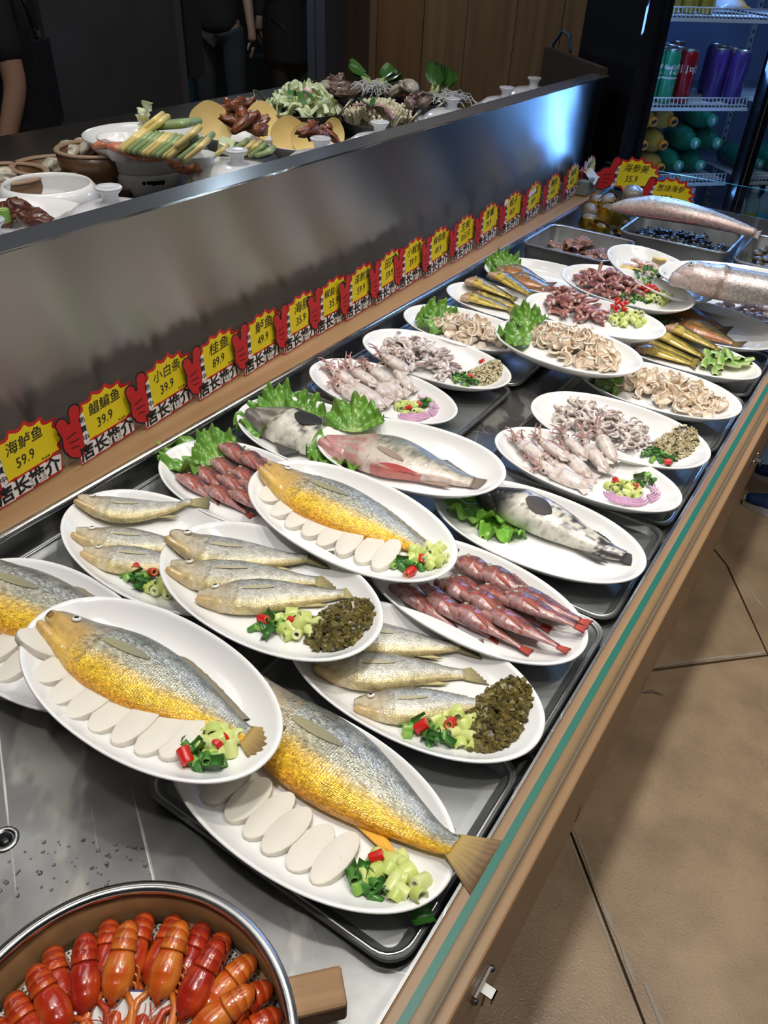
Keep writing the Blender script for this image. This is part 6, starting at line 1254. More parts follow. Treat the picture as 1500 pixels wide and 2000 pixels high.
for i in range(58):
    t = ((i + .5) / 58) ** .5; a = i * 2.4; o = link('cabbage_piece', CB_[i % 4], mw=Matrix.Translation((cp.x + .098 * t * math.cos(a), cp.y + .098 * t * math.sin(a), TB + .112 + .055 * (1 - t * t))) @ rot(r.uniform(-.8, .8), r.uniform(-.8, .8), r.uniform(0, 6))); tag(o, 'pale chopped cabbage piece heaped in the steel wok', 'cabbage', 'cabbage in the wok')
DKLEAF = M('dark_leaf', (.03, .11, .025), .3, coat=.3, nz=(20, (.06, .17, .035), .4, .65)); PINK = M('garlic_pink', (.72, .50, .48), .35, coat=.3)
for i, (a, pz) in enumerate([(-.3, -.1), (.25, .1), (.7, 0)]):
    g = G().grid(10, 5, lambda u, v: (.07 * u, .011 * (v - .5) * (1 - u * .3) * 2, .018 * math.sin(u * 2.6) - .012 * u * u)); n0 = len(g.v); v0, f0 = list(g.v), list(g.f); g.add([(x, y, z - .0015) for x, y, z in v0], [k[::-1] for k in f0]); o = g.build('leek_leaf', DKLEAF); o.matrix_world = Matrix.Translation(at(572, 186, TB + .178)) @ rot(0, pz, a - .7); tag(o, f'dark green leek leaf, {ORD[i]} on top of the cabbage wok', 'leek')
o = G().ball((0, 0, 0), (.014, .012, .014), 10, 14).build('garlic_bulb', PINK); o.location = at(601, 180, TB + .185); tag(o, 'pink garlic bulb on top of the cabbage', 'garlic')
wok(736, 237, TB + .05, .094, 'steel wok of white mushrooms and pink bacon')
ENOKI = M('mushroom', (.72, .66, .48), .45, sss=.15)
g = G()
for k in range(9):
    a = k * 2.4; t = (k / 9) ** .5 * .012; g.tube([(t * math.cos(a) * .4, t * math.sin(a) * .4, 0), (t * math.cos(a), t * math.sin(a), .02), (t * 1.5 * math.cos(a), t * 1.5 * math.sin(a), .028)], [.002, .002, .0035], 6)
ENM = g.mesh('mushroom_cluster', ENOKI); cp = at(740, 236, TB + .10)
for i in range(34):
    t = ((i + .5) / 34) ** .5; a = i * 2.4; o = link('mushroom_cluster', ENM, mw=Matrix.Translation((cp.x + .084 * t * math.cos(a), cp.y + .084 * t * math.sin(a), TB + .092 + .03 * (1 - t * t))) @ rot(r.uniform(-.7, .7), r.uniform(-.7, .7), r.uniform(0, 6)) @ Matrix.Scale(1.25, 4)); tag(o, 'pale mushroom cluster in the bacon wok', 'mushroom', 'mushrooms in the wok')
BACON = M('bacon', rough=.35, coat=.3, vc=True)
for i, (u, v) in enumerate([(712, 216), (726, 213), (738, 215), (748, 219)]):
    g = G().grid(12, 6, lambda u, v: ((.07 * (u - .5), .024 * (v - .5), .014 * math.cos(u * 3 - 1.5)), mix3((.62, .42, .40), (.36, .07, .09), .5 + .5 * math.sin(v * 15 + u * 2)))); n0 = len(g.v); v0, f0, c0 = list(g.v), list(g.f), list(g.c); g.add([(x, y, z - .002) for x, y, z in v0], [k[::-1] for k in f0], c0); o = g.build('bacon_slice', BACON); o.matrix_world = Matrix.Translation(at(u, v, TB + .135)) @ rot(0, .4, 1.0 - .25 * i); tag(o, f'striped pink bacon slice, {ORD[i]} from the left on the mushroom wok', 'bacon', 'bacon slices')
for i in range(3):
    g = G().grid(8, 5, lambda u, v: (.04 * u, .008 * (v - .5) * 2 * math.sin(PI * u), .02 * u)); n0 = len(g.v); v0, f0 = list(g.v), list(g.f); g.add([(x, y, z - .001) for x, y, z in v0], [k[::-1] for k in f0]); o = g.build('herb_leaf', DKLEAF); o.matrix_world = Matrix.Translation(at(724, 208, TB + .15)) @ rot(0, 0, i * 1.6 + .3); tag(o, f'small dark herb leaf, {ORD[i]} on the bacon', 'herb')
# black pots
def black_pot(u, v, r, lab):
    p = at(u, v, TB + .12); o = root_at('black_pot', (p.x, p.y, TB), lab, 'pot'); G().lathe([(0, 0), (r * .75, 0), (r * .85, .01), (r * .98, .06), (r, .09), (r * 1.06, .095), (r * 1.07, .105), (r * 1.02, .112), (r * 1.04, .118), (r * .98, .12), (r * .9, .112), (r * .88, .06), (r * .7, .05), (0, .05)], 56).build('pot_body', BLKPOT, o)
    for s in (-1, 1): G().tube([Vector((s * (r * 1.0 + .030 * math.sin(q)), .034 * math.cos(q) - .02, .10 + .035 * math.sin(q))) for q in [PI * k / 10 for k in range(11)]], .0035, 8).build('handle', BRASS, o)
    return p
BOKS = M('bok_choy_stem', (.36, .48, .16), .35, coat=.3)
def bok(p, ang, pitch, s, lab):
    o = G().tube([(0, 0, 0), (.02, 0, .002), (.04, 0, .004)], [.010, .009, .005], 10).build('bok_choy', BOKS); o.matrix_world = Matrix.Translation(p) @ rot(0, 0, ang) @ rot(0, pitch, 0) @ Matrix.Scale(s, 4)
    for k in (-1, 0, 1):
        g = G().grid(10, 9, lambda u, v: (.035 + .06 * u, k * .012 * u + .026 * (v - .5) * 2 * math.sin(PI * min(1, .12 + u * .86)) ** .6, .006 + .016 * u * u + .006 * (2 * v - 1) ** 2 + .008 * k * u)); n0 = len(g.v); v0, f0 = list(g.v), list(g.f); g.add([(x, y, z - .0015) for x, y, z in v0], [q[::-1] for q in f0]); g.build('leaf', DKLEAF, o)
    return tag(o, lab, 'bok choy')
NOOD = M('glass_noodle', (.70, .70, .68), .25, coat=.2, sss=.2)
def noodles(p, n, lab):
    g = G(); rr = random.Random(n)
    for i in range(n):
        a = rr.uniform(0, 6.28); c = p + Vector((rr.uniform(-.05, .05), rr.uniform(-.04, .04), rr.uniform(0, .015))); pts = []
        for j in range(10): t = j / 9 - .5; pts.append(c + Vector((math.cos(a) * t * .11, math.sin(a) * t * .11, .02 * math.cos(t * 3) + .004 * math.sin(t * 20 + i))))
        g.tube(pts, .0012, 5, cap=False)
    tag(g.build('glass_noodles', NOOD), lab, 'noodles', kind='stuff')
p = black_pot(688, 178, .108, 'black cooking pot of sliced meat, bok choy and noodles'); 
chunks('meat_slice', [(648, 168), (660, 160), (668, 170), (680, 168), (655, 178), (670, 180), (684, 178), (695, 182), (665, 152), (642, 160)], GRC, TB + .125, 'greyish pink cooked meat slice in the first black pot', 'meat', 'meat in the first black pot', 1.15)
chunks('bone_piece', [(636, 166), (632, 172)], TOFU, TB + .13, 'pale fat piece at the left of the first black pot', 'meat', 'pale pieces in the first black pot', 1.3)
q = at(720, 160, TB + .15)
for i, (dx, dy, a, pt, s) in enumerate([(.0, .0, 2.9, -.15, .9), (-.02, .03, 3.0, -.3, .9), (.02, -.02, 2.6, .1, .85), (.04, .0, 1.6, -.25, .9), (.05, -.02, .6, -.1, .8)]): bok(q + Vector((dx, dy, .0)), a, pt, s, f'dark bok choy, {ORD[i]} of the bunch on the first black pot')
noodles(at(735, 182, TB + .125), 60, 'tangle of glass noodles in the first black pot')
p = black_pot(812, 197, .088, 'second black cooking pot with meat and bok choy')
chunks('meat_slice', [(785, 190), (796, 184), (806, 194), (818, 196), (830, 200), (800, 200), (815, 186)], BRC + GRC, TB + .125, 'brown cooked meat slice in the second black pot', 'meat', 'meat in the second black pot', 1.15)
chunks('bone_piece', [(775, 178), (790, 172), (802, 170)], TOFU, TB + .14, 'pale tofu skin piece in the second black pot', 'tofu', 'pale pieces in the second black pot', 1.6)
q = at(848, 190, TB + .13)
for i, (dx, dy, a, pt, s) in enumerate([(-.02, .02, 1.9, -1.0, .95), (.0, .0, 1.2, -1.0, .9), (.02, .02, 1.5, -.8, .85)]): bok(q + Vector((dx, dy, 0)), a, pt, s, f'dark bok choy, {ORD[i]} of those standing in the second black pot')
noodles(at(868, 202, TB + .12), 24, 'few glass noodles in the second black pot')
# ---------------------------------------------------------------- drinks cooler
FO = Vector((-.8875, 3.067, 0)); FA = math.radians(46.65)
FM = Matrix.Translation(FO) @ rot(0, 0, FA)          # local x along the front, y into the cabinet
def fb(g_): return g_
fr = bpy.data.objects.new('drinks_cooler', None); COL.objects.link(fr); fr.matrix_world = FM
tag(fr, 'tall black two door drinks cooler lit blue inside', 'cooler')
INNER = M('cooler_liner', (.10, .14, .26), .5); WIRE = M('white_wire', (.72, .76, .85), .4)
DP = .46; W1 = .4174; MUL = .085; W2 = .4174
g = G()
g.box(-.075, .0, 0, -.0, DP, 2.05); g.box(0, 0, 0, W1 + MUL + W2 + .02, DP, .55); g.box(0, 0, 1.86, W1 + MUL + W2 + .02, DP, 2.05); g.box(W1 + MUL + W2, 0, .55, W1 + MUL + W2 + .075, DP, 1.86)
g.build('cabinet_shell', M('cooler_black', (.008, .009, .013), .35), fr, False)
g = G().box(0, DP - .02, .55, W1 + MUL + W2, DP, 1.86); g.box(-.0005, .03, .55, .004, DP - .02, 1.86); g.box(0, .03, .55, W1 + MUL + W2, DP - .02, .555); g.build('liner', INNER, fr, False)
for x0, x1 in ((W1 + .022, W1 + MUL - .018),): G().box(x0, -.002, .55, x1, .03, 1.86).build('mullion', BLACK, fr, False)
for k, (x0, x1) in enumerate(((-.0, W1 + .02), (W1 + MUL - .016, W1 + MUL + W2))):
    dd = G().box(x0, -.022, .55, x1, -.017, 1.86).build('glass_door', GLASS, fr, False)
    f_ = G().box(x0 - .02, -.026, .54, x0, -.004, 1.87); f_.box(x1, -.026, .54, x1 + .018, -.004, 1.87); f_.box(x0 - .02, -.026, .52, x1 + .018, -.004, .55); f_.box(x0 - .02, -.026, 1.86, x1 + .018, -.004, 1.89)
    f_.build('door_frame', BLACK, dd, False); G().box(x1 + .0182, -.026, .55, x1 + .024, -.01, 1.86).build('frame_strip', M('alu_strip', (.5, .5, .52), .35, .9), dd, False)
for x in (.13, .19, W1 + MUL + .13):
    g = G().box(x, DP - .035, .56, x + .022, DP - .0205, 1.85); r_ = g.build('shelf_rail', M('rail_grey', (.35, .38, .45), .45, .5), fr, False)
    g = G()
    for q in range(42): g.box(x + .007, DP - .0356, .58 + q * .03, x + .015, DP - .0351, .592 + q * .03)
    g.build('rail_slots', BLACK, r_, False)
SHZ = [.806, 1.066, 1.338, 1.60]
for x0, x1 in ((.004, W1 + .004), (W1 + MUL, W1 + MUL + W2 - .004)):
    for z in SHZ:
        g = G(); n = 26
        for q in range(n + 1):
            x = lerp(x0 + .004, x1 - .004, q / n); g.tube([(x, .035, z + .035), (x, .030, z + .004)], .0018, 5); g.tube([(x, .035, z + .012), (x, DP - .04, z + .012)], .0018, 5)
        g.tube([(x0, .035, z + .036), (x1, .035, z + .036)], .0028, 6); g.tube([(x0, .1, z + .010), (x1, .1, z + .010)], .0025, 6); g.tube([(x0, .3, z + .010), (x1, .3, z + .010)], .0025, 6)
        sh = g.build('wire_shelf', WIRE, fr); G().box(x0, .022, z - .004, x1, .034, z + .006).build('shelf_lip', WIRE, sh, False)
LED = M('led_strip', (.30, .52, 1.0), emit=5.0)
for x in (.008, W1 + MUL + W2 - .006): G().box(x - .003, .012, .6, x + .003, .018, 1.84).build('led_strip', LED, fr, False)
for x, p in ((.02, 5.0), (W1 + .01, 5.0), (W1 + MUL + .02, 1.2)):      # the strips' light inside the cabinet
    o = lamp('cooler_led', 'AREA', (0, 0, 0), p, col=(.16, .38, 1.0), shape='RECTANGLE', size=.05, size_y=1.2)
    o.matrix_world = FM @ TR(x, .014, 1.22) @ rot(0, (-1 if x < .1 or x > W1 + .05 else 1) * .7, 0) @ rot(PI / 2, 0, 0) @ rot(0, PI, 0)
o = lamp('cooler_led', 'AREA', (0, 0, 0), 11.0, col=(.24, .46, 1.0), shape='RECTANGLE', size=.4, size_y=.03); o.matrix_world = FM @ TR(.21, .03, 1.84) @ rot(-.6, 0, 0)
def fput(o, x, y, z, ang=0.0): o.matrix_world = FM @ TR(x, y, z) @ rot(0, 0, ang); return o
ALU = M('can_aluminium', (.72, .73, .75), .28, 1.0)
def can(col, name, h=.168, r=.0305):
    m = M(name, col, .25, coat=.4, metal=.2)
    b = G().lathe([(0, .004), (r * .6, .004), (r * .72, 0), (r * .8, .002), (r, .014), (r, h - .022), (r * .82, h - .006)], 32).mesh('soda_can', m)
    t = G().lathe([(r * .82, h - .006), (r * .86, h - .001), (r * .83, h), (r * .78, h - .004), (r * .7, h - .008), (0, h - .008)], 32).mesh('lid', ALU)
    return b, t, G().box(-.004, -.012, h - .008, .004, .006, h - .0066).mesh('tab', ALU)
def wrap_text(s, var, r, z, size, mat, a0, stack=False):
    src = TXT[(s, var)] if (s, var) in TXT else TXT[(s, 0)]; me = src.copy(); me.materials.clear(); me.materials.append(mat)
    for v in me.vertices:
        x, y, zz = v.co; a = a0 + (x * size) / r; rr = r + .0004 + zz * .02; v.co = (rr * math.sin(a), -rr * math.cos(a), z + y * size)
    return me
CW = M('can_white', (.82, .82, .84), .4)
cans = {'red': can((.38, .008, .016), 'can_red'), 'green': can((.02, .36, .20), 'can_green'), 'purple': can((.09, .05, .30), 'can_purple'), 'gold': can((.50, .36, .05), 'can_gold'), 'dark': can((.16, .012, .02), 'can_maroon')}
WT = {'red': wrap_text('可口可乐', 1, .0305, .098, .030, CW, -1.9), 'green': wrap_text('雪碧', 1, .0305, .095, .034, CW, -1.0)}
def put_can(kind, x, y, z, lab, grp, ang=0.0):
    b, t, tb = cans[kind]; o = link('soda_can', b); fput(o, x, y, z, ang); tag(o, lab, 'can', grp); link('lid', t, o); link('tab', tb, o)
    if kind in WT: link('lettering', WT[kind], o)
    if kind == 'green': G().lathe([(.0308, .078), (.0309, .079), (.0309, .082), (.0308, .083)], 32).build('white_band', CW, o)
    return o
zs = SHZ[1] + .015
for i, (x, y) in enumerate([(.040, .085), (.102, .08), (.040, .15), (.102, .146), (.040, .215)]): put_can('green', x - (.0 if i else 0), y, zs, f'green soda can with white lettering, {ORD[i]} from the front left on the can shelf', 'green cans', -FA + .5 + .1 * i)
for i, (x, y) in enumerate([(.168, .075), (.166, .14), (.166, .205), (.104, .212), (.166, .27), (.104, .278)]): put_can('red', x, y, zs, f'red soda can with white lettering, {ORD[i]} from the front on the can shelf', 'red cans', -FA + .35 + .25 * i)
put_can('dark', .262, .33, zs, 'dark maroon can standing alone at the back of the can shelf', 'single can')
for i, (x, y) in enumerate([(.378, .075), (.386, .14), (.386, .205), (.32, .12), (.39, .27)]): put_can('purple', x, y, zs, f'tall purple can, {ORD[i]} from the front right on the can shelf', 'purple cans')
for i, x in enumerate((.06, .125, .19)): put_can('gold', x, .09, SHZ[2] + .04 - .025, f'gold can, {ORD[i]} from the left on the top shelf in view', 'gold cans')
# bottles lying with their caps to the door
def bottle(col, capc, r, l, nm, trans=.5):
    m = M(nm, col, .12, coat=.5, trans=trans) if trans else M(nm, col, .18, coat=.6, nz=(60, tuple(c * .8 for c in col), .4, .7))
    b = G().lathe([(0, 0), (r * .8, 0), (r, .01), (r, l * .62), (r * .9, l * .74), (r * .6, l * .86), (r * .36, l * .93), (r * .34, l * .97), (0, l * .97)], 36).mesh('drink_bottle', m)
    cm = M(nm + '_cap', capc, .4); c = G(); c.lathe([(r * .40, l * .955), (r * .43, l * .957), (r * .43, l * 1.03), (r * .40, l * 1.04), (0, l * 1.04)], 30)
    return b, c.mesh('cap', cm), l, r
OB = bottle((.62, .42, .09), (.85, .28, .02), .0395, .21, 'juice', 0); GB_ = bottle((.01, .17, .10), (.06, .38, .26), .045, .23, 'green_bottle', .0)
LOGO = G().prism([(-.011, -.007), (.011, -.005), (.010, .007), (-.010, .006)], 0, .0006).mesh('cap_print', INK); LOGW = G().prism([(-.006, -.011), (.006, -.009), (.005, .011), (-.005, .009)], 0, .0006).mesh('cap_print', CW)
def put_bottle(B_, x, z, y, lab, grp, yaw, pr):
    b, c, l, r_ = B_; o = link('drink_bottle', b); o.matrix_world = FM @ TR(x, y + l, z + r_) @ rot(0, 0, yaw) @ rot(PI / 2, 0, 0); tag(o, lab, 'bottle', grp); cp = link('cap', c, o); q = link('cap_print', pr, cp); q.matrix_local = TR(0, 0, l * 1.04) @ rot(0, 0, .3)
zb = SHZ[0] + .015
for i, (x, row) in enumerate([(.045, 0), (.152, 0), (.02, 1), (.10, 1), (.045, 2), (.152, 2)]):
    put_bottle(OB, [.062, .144][i % 2] - (.014 if row == 1 else 0) + .004 * row, zb + row * .080, .06 - .0 * row, f'yellow juice bottle with orange cap, {["left", "right"][i % 2]} one of the {["bottom", "middle", "top"][row]} row', 'yellow juice bottles', -.0, LOGO)
for i, (x, row) in enumerate([(.222, 0), (.316, 0), (.269, 1), (.363, 1), (.318, 2)]):
    put_bottle(GB_, x + .0, zb + row * .0785, .065, f'green bottle lying cap outwards, {["left", "right", "left", "right", "single"][i]} one of the {["bottom", "middle", "top"][row]} row', 'green bottles', 0, LOGW)
for i, (x, col) in enumerate([(W1 + MUL + .07, (.02, .34, .20)), (W1 + MUL + .19, (.02, .34, .20))]): put_bottle(GB_, x, zb, .065, f'green bottle in the right cooler door, {ORD[i]} from the left', 'green bottles right', 0, LOGW)
for i, (x, col, lab) in enumerate([(.07, (.06, .12, .22), 'dark'), (.23, (.35, .45, .55), 'clear'), (.33, (.04, .14, .62), 'deep blue'), (W1 + MUL + .06, (.15, .5, .75), 'light blue'), (W1 + MUL + .12, (.5, .45, .06), 'yellow'), (W1 + MUL + .18, (.08, .45, .75), 'sky blue')]):
    o = G().lathe([(0, 0), (.028, 0), (.031, .006), (.031, .13), (.026, .165), (.013, .19), (.013, .205)], 28).build('drink_bottle', M('bottle_' + str(i), (.4, .5, .6), .12, coat=.5, spec=.6)); fput(o, x, .10, .556); tag(o, f'{lab} labelled bottle standing on the cooler floor', 'bottle')
    G().lathe([(.0315, .03), (.0318, .032), (.0318, .12), (.0315, .122)], 28).build('bottle_label', M('label_' + str(i), col, .4), o); G().lathe([(.0145, .198), (.0145, .218), (0, .218)], 20).build('cap', CW, o)
for x0, x1 in ((.02, .16),): o = G().box(x0, .018, SHZ[0] + .004, x1, .0215, SHZ[0] + .034).build('shelf_label', M('blue_label', (.10, .28, .62), .5), fr, False)
o = G().grid(10, 12, lambda u, v: (.25 + .14 * u, .10 + .12 * v, SHZ[2] + .03 + .05 * math.sin(PI * u) * math.sin(PI * v) + .008 * ns(u * 6, v * 6, 2)), col=lambda p: mix3((.45, .48, .55), (.55, .22, .04), sstep(.30, .36, p[0]))).build('snack_bag', M('snack_bag', rough=.25, coat=.4, vc=True)); o.matrix_world = FM; tag(o, 'white and orange snack bag on the top cooler shelf', 'bag'); s_ = o.modifiers.new('s', 'SOLIDIFY'); s_.thickness = .002
# ---------------------------------------------------------------- back walls
struct(G().box(-3.30, -2.5, 0, -3.20, 2.33, 2.95).build('wall_left_near', M('dark_wall', (.020, .020, .024), .5), smooth=False))
d_ = struct(G().box(-3.26, 2.33, 0, -3.17, 3.09, 2.95).build('door_1', GREYWALL, smooth=False)); G().box(-3.17, 3.05, 0, -3.16, 3.09, 2.95).build('door_edge', M('door_edge', (.11, .105, .115), .5), d_, False)
struct(G().box(-3.30, 4.22, 0, -3.17, 4.42, 2.95).build('trim_1', M('jamb', (.10, .10, .13), .5), smooth=False))
wl = struct(G().box(-3.20, 4.42, 0, -.4, 4.50, 2.95).build('wall_back_wood', M('wall_core', (.06, .04, .03), .7), smooth=False))
W_DARK = wood('dark_oak', (.13, .085, .06), (.09, .055, .04), 2, 1.0, .5)
xs = [-3.19, -2.985, -2.93, -2.62, -2.35, -2.06, -1.80, -1.52, -1.22, -.8, -.4]
for i in range(len(xs) - 1):
    if i == 2:
        G().box(xs[i] + .002, 4.403, 1.29, xs[i + 1] - .002, 4.419, 2.95).build('plank', W_WALL, wl, False); G().box(xs[i] + .002, 4.403, 0, xs[i + 1] - .002, 4.419, 1.285).build('plank', wood('amber_oak', (.26, .14, .06), (.20, .10, .04), 2, 1.0, .5), wl, False)
    else: G().box(xs[i] + .002, 4.405 - .004 * (i == 1), 0, xs[i + 1] - .002, 4.419, 2.95).build('plank', W_DARK if i == 0 else W_WALL, wl, False)
# dark opening with the room beyond
gl = struct(G().box(-3.245, 3.09, .02, -3.235, 4.22, 2.95).build('window_1', GLASS, smooth=False))
G().box(-3.26, 3.09, .0, -3.22, 3.13, 2.95).build('glass_frame', BLACK, gl, False); G().box(-3.26, 3.17, .9, -3.225, 3.28, 2.95).build('frosted_strip', M('frosted', (.035, .04, .045), .6), gl, False)
TEAL = M('teal_paint', (.012, .075, .115), .5)
struct(G().box(-5.3, 2.6, 0, -5.2, 6.4, 2.95).build('wall_far_room', M('navy_wall', (.008, .022, .038), .6), smooth=False)); b_ = struct(G().box(-5.2, 2.6, .0, -4.9, 6.4, .62).build('trim_2', TEAL, smooth=False))
lamp('far_room_lamp', 'POINT', (-3.7, 3.75, 2.65), 55, col=(.75, .85, 1.0), shadow_soft_size=.15)
lamp('wall_washer', 'SPOT', (-2.1, 3.5, 2.8), 8, col=(1, .86, .66), target=(-2.1, 4.4, 1.2), spot_size=math.radians(110), spot_blend=1.0, shadow_soft_size=.1)
lamp('wall_washer', 'SPOT', (-2.2, 2.3, 2.8), 7, col=(.85, .88, 1.0), target=(-3.2, 2.8, 1.0), spot_size=math.radians(100), spot_blend=1.0, shadow_soft_size=.1)
c_ = G().tube([(-1.43, 3.40, 1.10), (-1.42, 3.42, 1.20), (-1.37, 3.37, 1.25), (-1.31, 3.30, 1.245), (-1.28, 3.255, 1.196)], .006, 8).build('blue_cable', M('blue_cable', (.01, .06, .16), .5)); tag(c_, 'blue cable looping over the dark board near the cooler', 'cable')
# ---------------------------------------------------------------- people
SKIN = M('skin', (.44, .25, .17), .5, sss=.1); HAIR = M('hair', (.012, .010, .009), .45)
def skinned(name, verts, edges, mat, parent=None, sub=1, root=0):
    me = bpy.data.meshes.new(name); me.from_pydata([v[:3] for v in verts], edges, []); me.materials.append(mat); o = link(name, me, parent)
    sk = o.modifiers.new('skin', 'SKIN'); lay = me.skin_vertices[0] if me.skin_vertices else None
    if lay is None:
        dg = bpy.context.evaluated_depsgraph_get(); lay = me.skin_vertices[0]
    for i, v in enumerate(verts): r_ = v[3]; lay.data[i].radius = (r_, v[4] if len(v) > 4 else r_); lay.data[i].use_root = (i == root)
    sk.use_smooth_shade = True; s = o.modifiers.new('s', 'SUBSURF'); s.levels = sub; s.render_levels = sub
    return o
def person(loc, ang, lab, top_m, leg_m, shoe_m, skirt=None, coat=None, arm_pose=None, h=1.66, gap=.09, hold=None, shoes_white=False, step=0.0, legbare=False):
    k = h / 1.7; root = bpy.data.objects.new('person', None); COL.objects.link(root); root.location = loc; root.rotation_euler = (0, 0, ang); tag(root, lab, 'person')
    S = lambda *v: tuple(q * k for q in v)
    ap = arm_pose or {}
    V = [S(0, 0, .93, .13, .10), S(0, -.005, 1.12, .125, .09), S(0, -.01, 1.32, .15, .10), S(0, -.005, 1.45, .06, .055), S(0, .012, 1.52, .056), S(0, -.018, 1.56, .094, .092), S(0, .0, 1.645, .106, .112), S(0, .008, 1.70, .082, .092)]
    E_ = [(0, 1), (1, 2), (2, 3), (3, 4), (4, 5), (5, 6), (6, 7)]
    for s in (-1, 1):
        i = len(V); hx = ap.get(s, (.06, .0))
        V += [S(s * .175, -.01, 1.40, .052), S(s * (.20 + hx[0] * .3), .02, 1.13, .040), S(s * (.20 + hx[0]), -.06 - hx[1], .90, .030), S(s * (.205 + hx[0]), -.075 - hx[1], .84, .026, .034)]
        E_ += [(2, i), (i, i + 1), (i + 1, i + 2), (i + 2, i + 3)]
        j = len(V); st_ = step * s
        V += [S(s * gap, .0, .88, .082), S(s * (gap + .005), -.015 - st_ * .5, .49, .056), S(s * (gap + .005), .02 - st_, .10, .036), S(s * (gap + .005), .01 - st_, .05, .036)]
        E_ += [(0, j), (j, j + 1), (j + 1, j + 2), (j + 2, j + 3)]
        w_ = V[i + 3]; hand_c = Vector(w_[:3])
        for f in range(4):
            x = s * (f - 1.5) * .0 ; fx = Vector((hand_c.x + s * .004, hand_c.y + (f - 1.5) * .017 * k, hand_c.z - .03 * k)); ln = [.062, .072, .068, .052][f] * k
            skinned('finger', [(*fx, .0085), (fx.x - s * .004, fx.y - .004, fx.z - ln * .55, .0078), (fx.x - s * .022, fx.y - .006, fx.z - ln, .0062)], [(0, 1), (1, 2)], SKIN, root)
        skinned('thumb', [(hand_c.x - s * .012, hand_c.y - .03 * k, hand_c.z, .010), (hand_c.x - s * .022, hand_c.y - .052 * k, hand_c.z - .025, .0088), (hand_c.x - s * .026, hand_c.y - .056 * k, hand_c.z - .05, .007)], [(0, 1), (1, 2)], SKIN, root)
    skinned('body', V, E_, SKIN, root, 2)
    T_ = [S(0, 0, .86, .175, .145), S(0, 0, .98, .175, .145), S(0, -.005, 1.12, .165, .135), S(0, -.01, 1.32, .19, .145), S(0, -.003, 1.44, .10, .09)]; TE = [(0, 1), (1, 2), (2, 3), (3, 4)]
    for s in (-1, 1):
        i = len(T_); hx = ap.get(s, (.06, .0)); T_ += [S(s * .178, -.01, 1.40, .066), S(s * (.195 + hx[0] * .25), .015, 1.17, .056)]; TE += [(3, i), (i, i + 1)]
        if coat: T_ += [S(s * (.20 + hx[0]), -.055 - hx[1], .92, .044)]; TE += [(i + 1, i + 2)]
    skinned('shirt', T_, TE, top_m, root, 2)
    if coat: 
        g = G().grid(14, 32, lambda u, v: ((.165 + .06 * u + .01 * math.sin(v * 38)) * math.cos(2*PI*v) * k, (.125 + .05 * u + .01 * math.sin(v * 44)) * math.sin(2*PI*v) * k, lerp(1.02, .62, u) * k), cv=True); o = g.build('coat_skirt', coat, root); o.modifiers.new('s', 'SOLIDIFY').thickness = .006
    if skirt:
        g = G().grid(26, 40, lambda u, v: ((.150 + .10 * u + .007 * math.sin(u * 70)) * math.cos(2*PI*v) * k, (.12 + .09 * u + .006 * math.sin(u * 70)) * math.sin(2*PI*v) * k, lerp(1.0, .38, u) * k), cv=True); o = g.build('skirt', skirt, root); o.modifiers.new('s', 'SOLIDIFY').thickness = .005
    if leg_m:
        Q = [S(0, 0, .98, .150, .118)]; QE = []
        for s in (-1, 1): j = len(Q); st_ = step * s; Q += [S(s * gap, .0, .86, .098), S(s * (gap + .005), -.015 - st_ * .5, .49, .076), S(s * (gap + .005), .02 - st_, .12, .062)]; QE += [(0, j), (j, j + 1), (j + 1, j + 2)]
        skinned('trousers', Q, QE, leg_m, root, 2)
    for s in (-1, 1):
        st_ = step * s; cx, cy = s * (gap + .005) * k, -st_ * k
        up = G().grid(14, 18, lambda u, v: (cx + (.047 - .012 * abs(u - .35)) * math.sin(PI * (.06 + .88 * u)) ** .45 * math.cos(2*PI*v), cy + .075 - .27 * u, .028 + (.062 * (1 - sstep(.3, .85, u)) + .034) * max(0, math.sin(2*PI*v)) * math.sin(PI * (.06 + .88 * u)) ** .4 - .004 * (math.sin(2*PI*v) < 0)), cv=True, cap0=True, cap1=True)
        sh_ = up.build('shoe', shoe_m, root)
        pts = [(cx + (.050 - .012 * abs(t - .35)) * sx_ * math.sin(PI * (.03 + .94 * t)) ** .6, cy + .080 - .282 * t) for sx_, rng in ((1, range(13)), (-1, range(12, -1, -1))) for t in [q / 12 for q in rng]]
        G().prism(pts, 0.002, .030).build('sole', M('sole', (.62, .64, .66), .5) if shoes_white else BLACK, sh_, False)
        if shoes_white:
            g = G()
            for q in range(5): y = cy - .03 - .022 * q; zz = .088 - .010 * q; g.tube([(cx - .022, y, zz - .006), (cx, y + .004, zz + .004), (cx + .022, y, zz - .006)], .003, 6)
            g.build('laces', M('lace', (.05, .10, .22), .6), sh_)
    bd = [c for c in root.children if c.name.startswith('body')][0]; dg = bpy.context.evaluated_depsgraph_get(); em = bd.evaluated_get(dg).to_mesh(); hv = [v.co.copy() for v in em.vertices if v.co.z > 1.53 * k]
    def front(x, z, s=-1): q = [v for v in hv if abs(v.z - z * k) < .022 and abs(v.x - x * k) < .03]; return min(v.y for v in q) if q else -.07
    sidex = max(abs(v.x) for v in hv if abs(v.z - 1.62 * k) < .03); topz = max(v.z for v in hv); bky = max(v.y for v in hv)
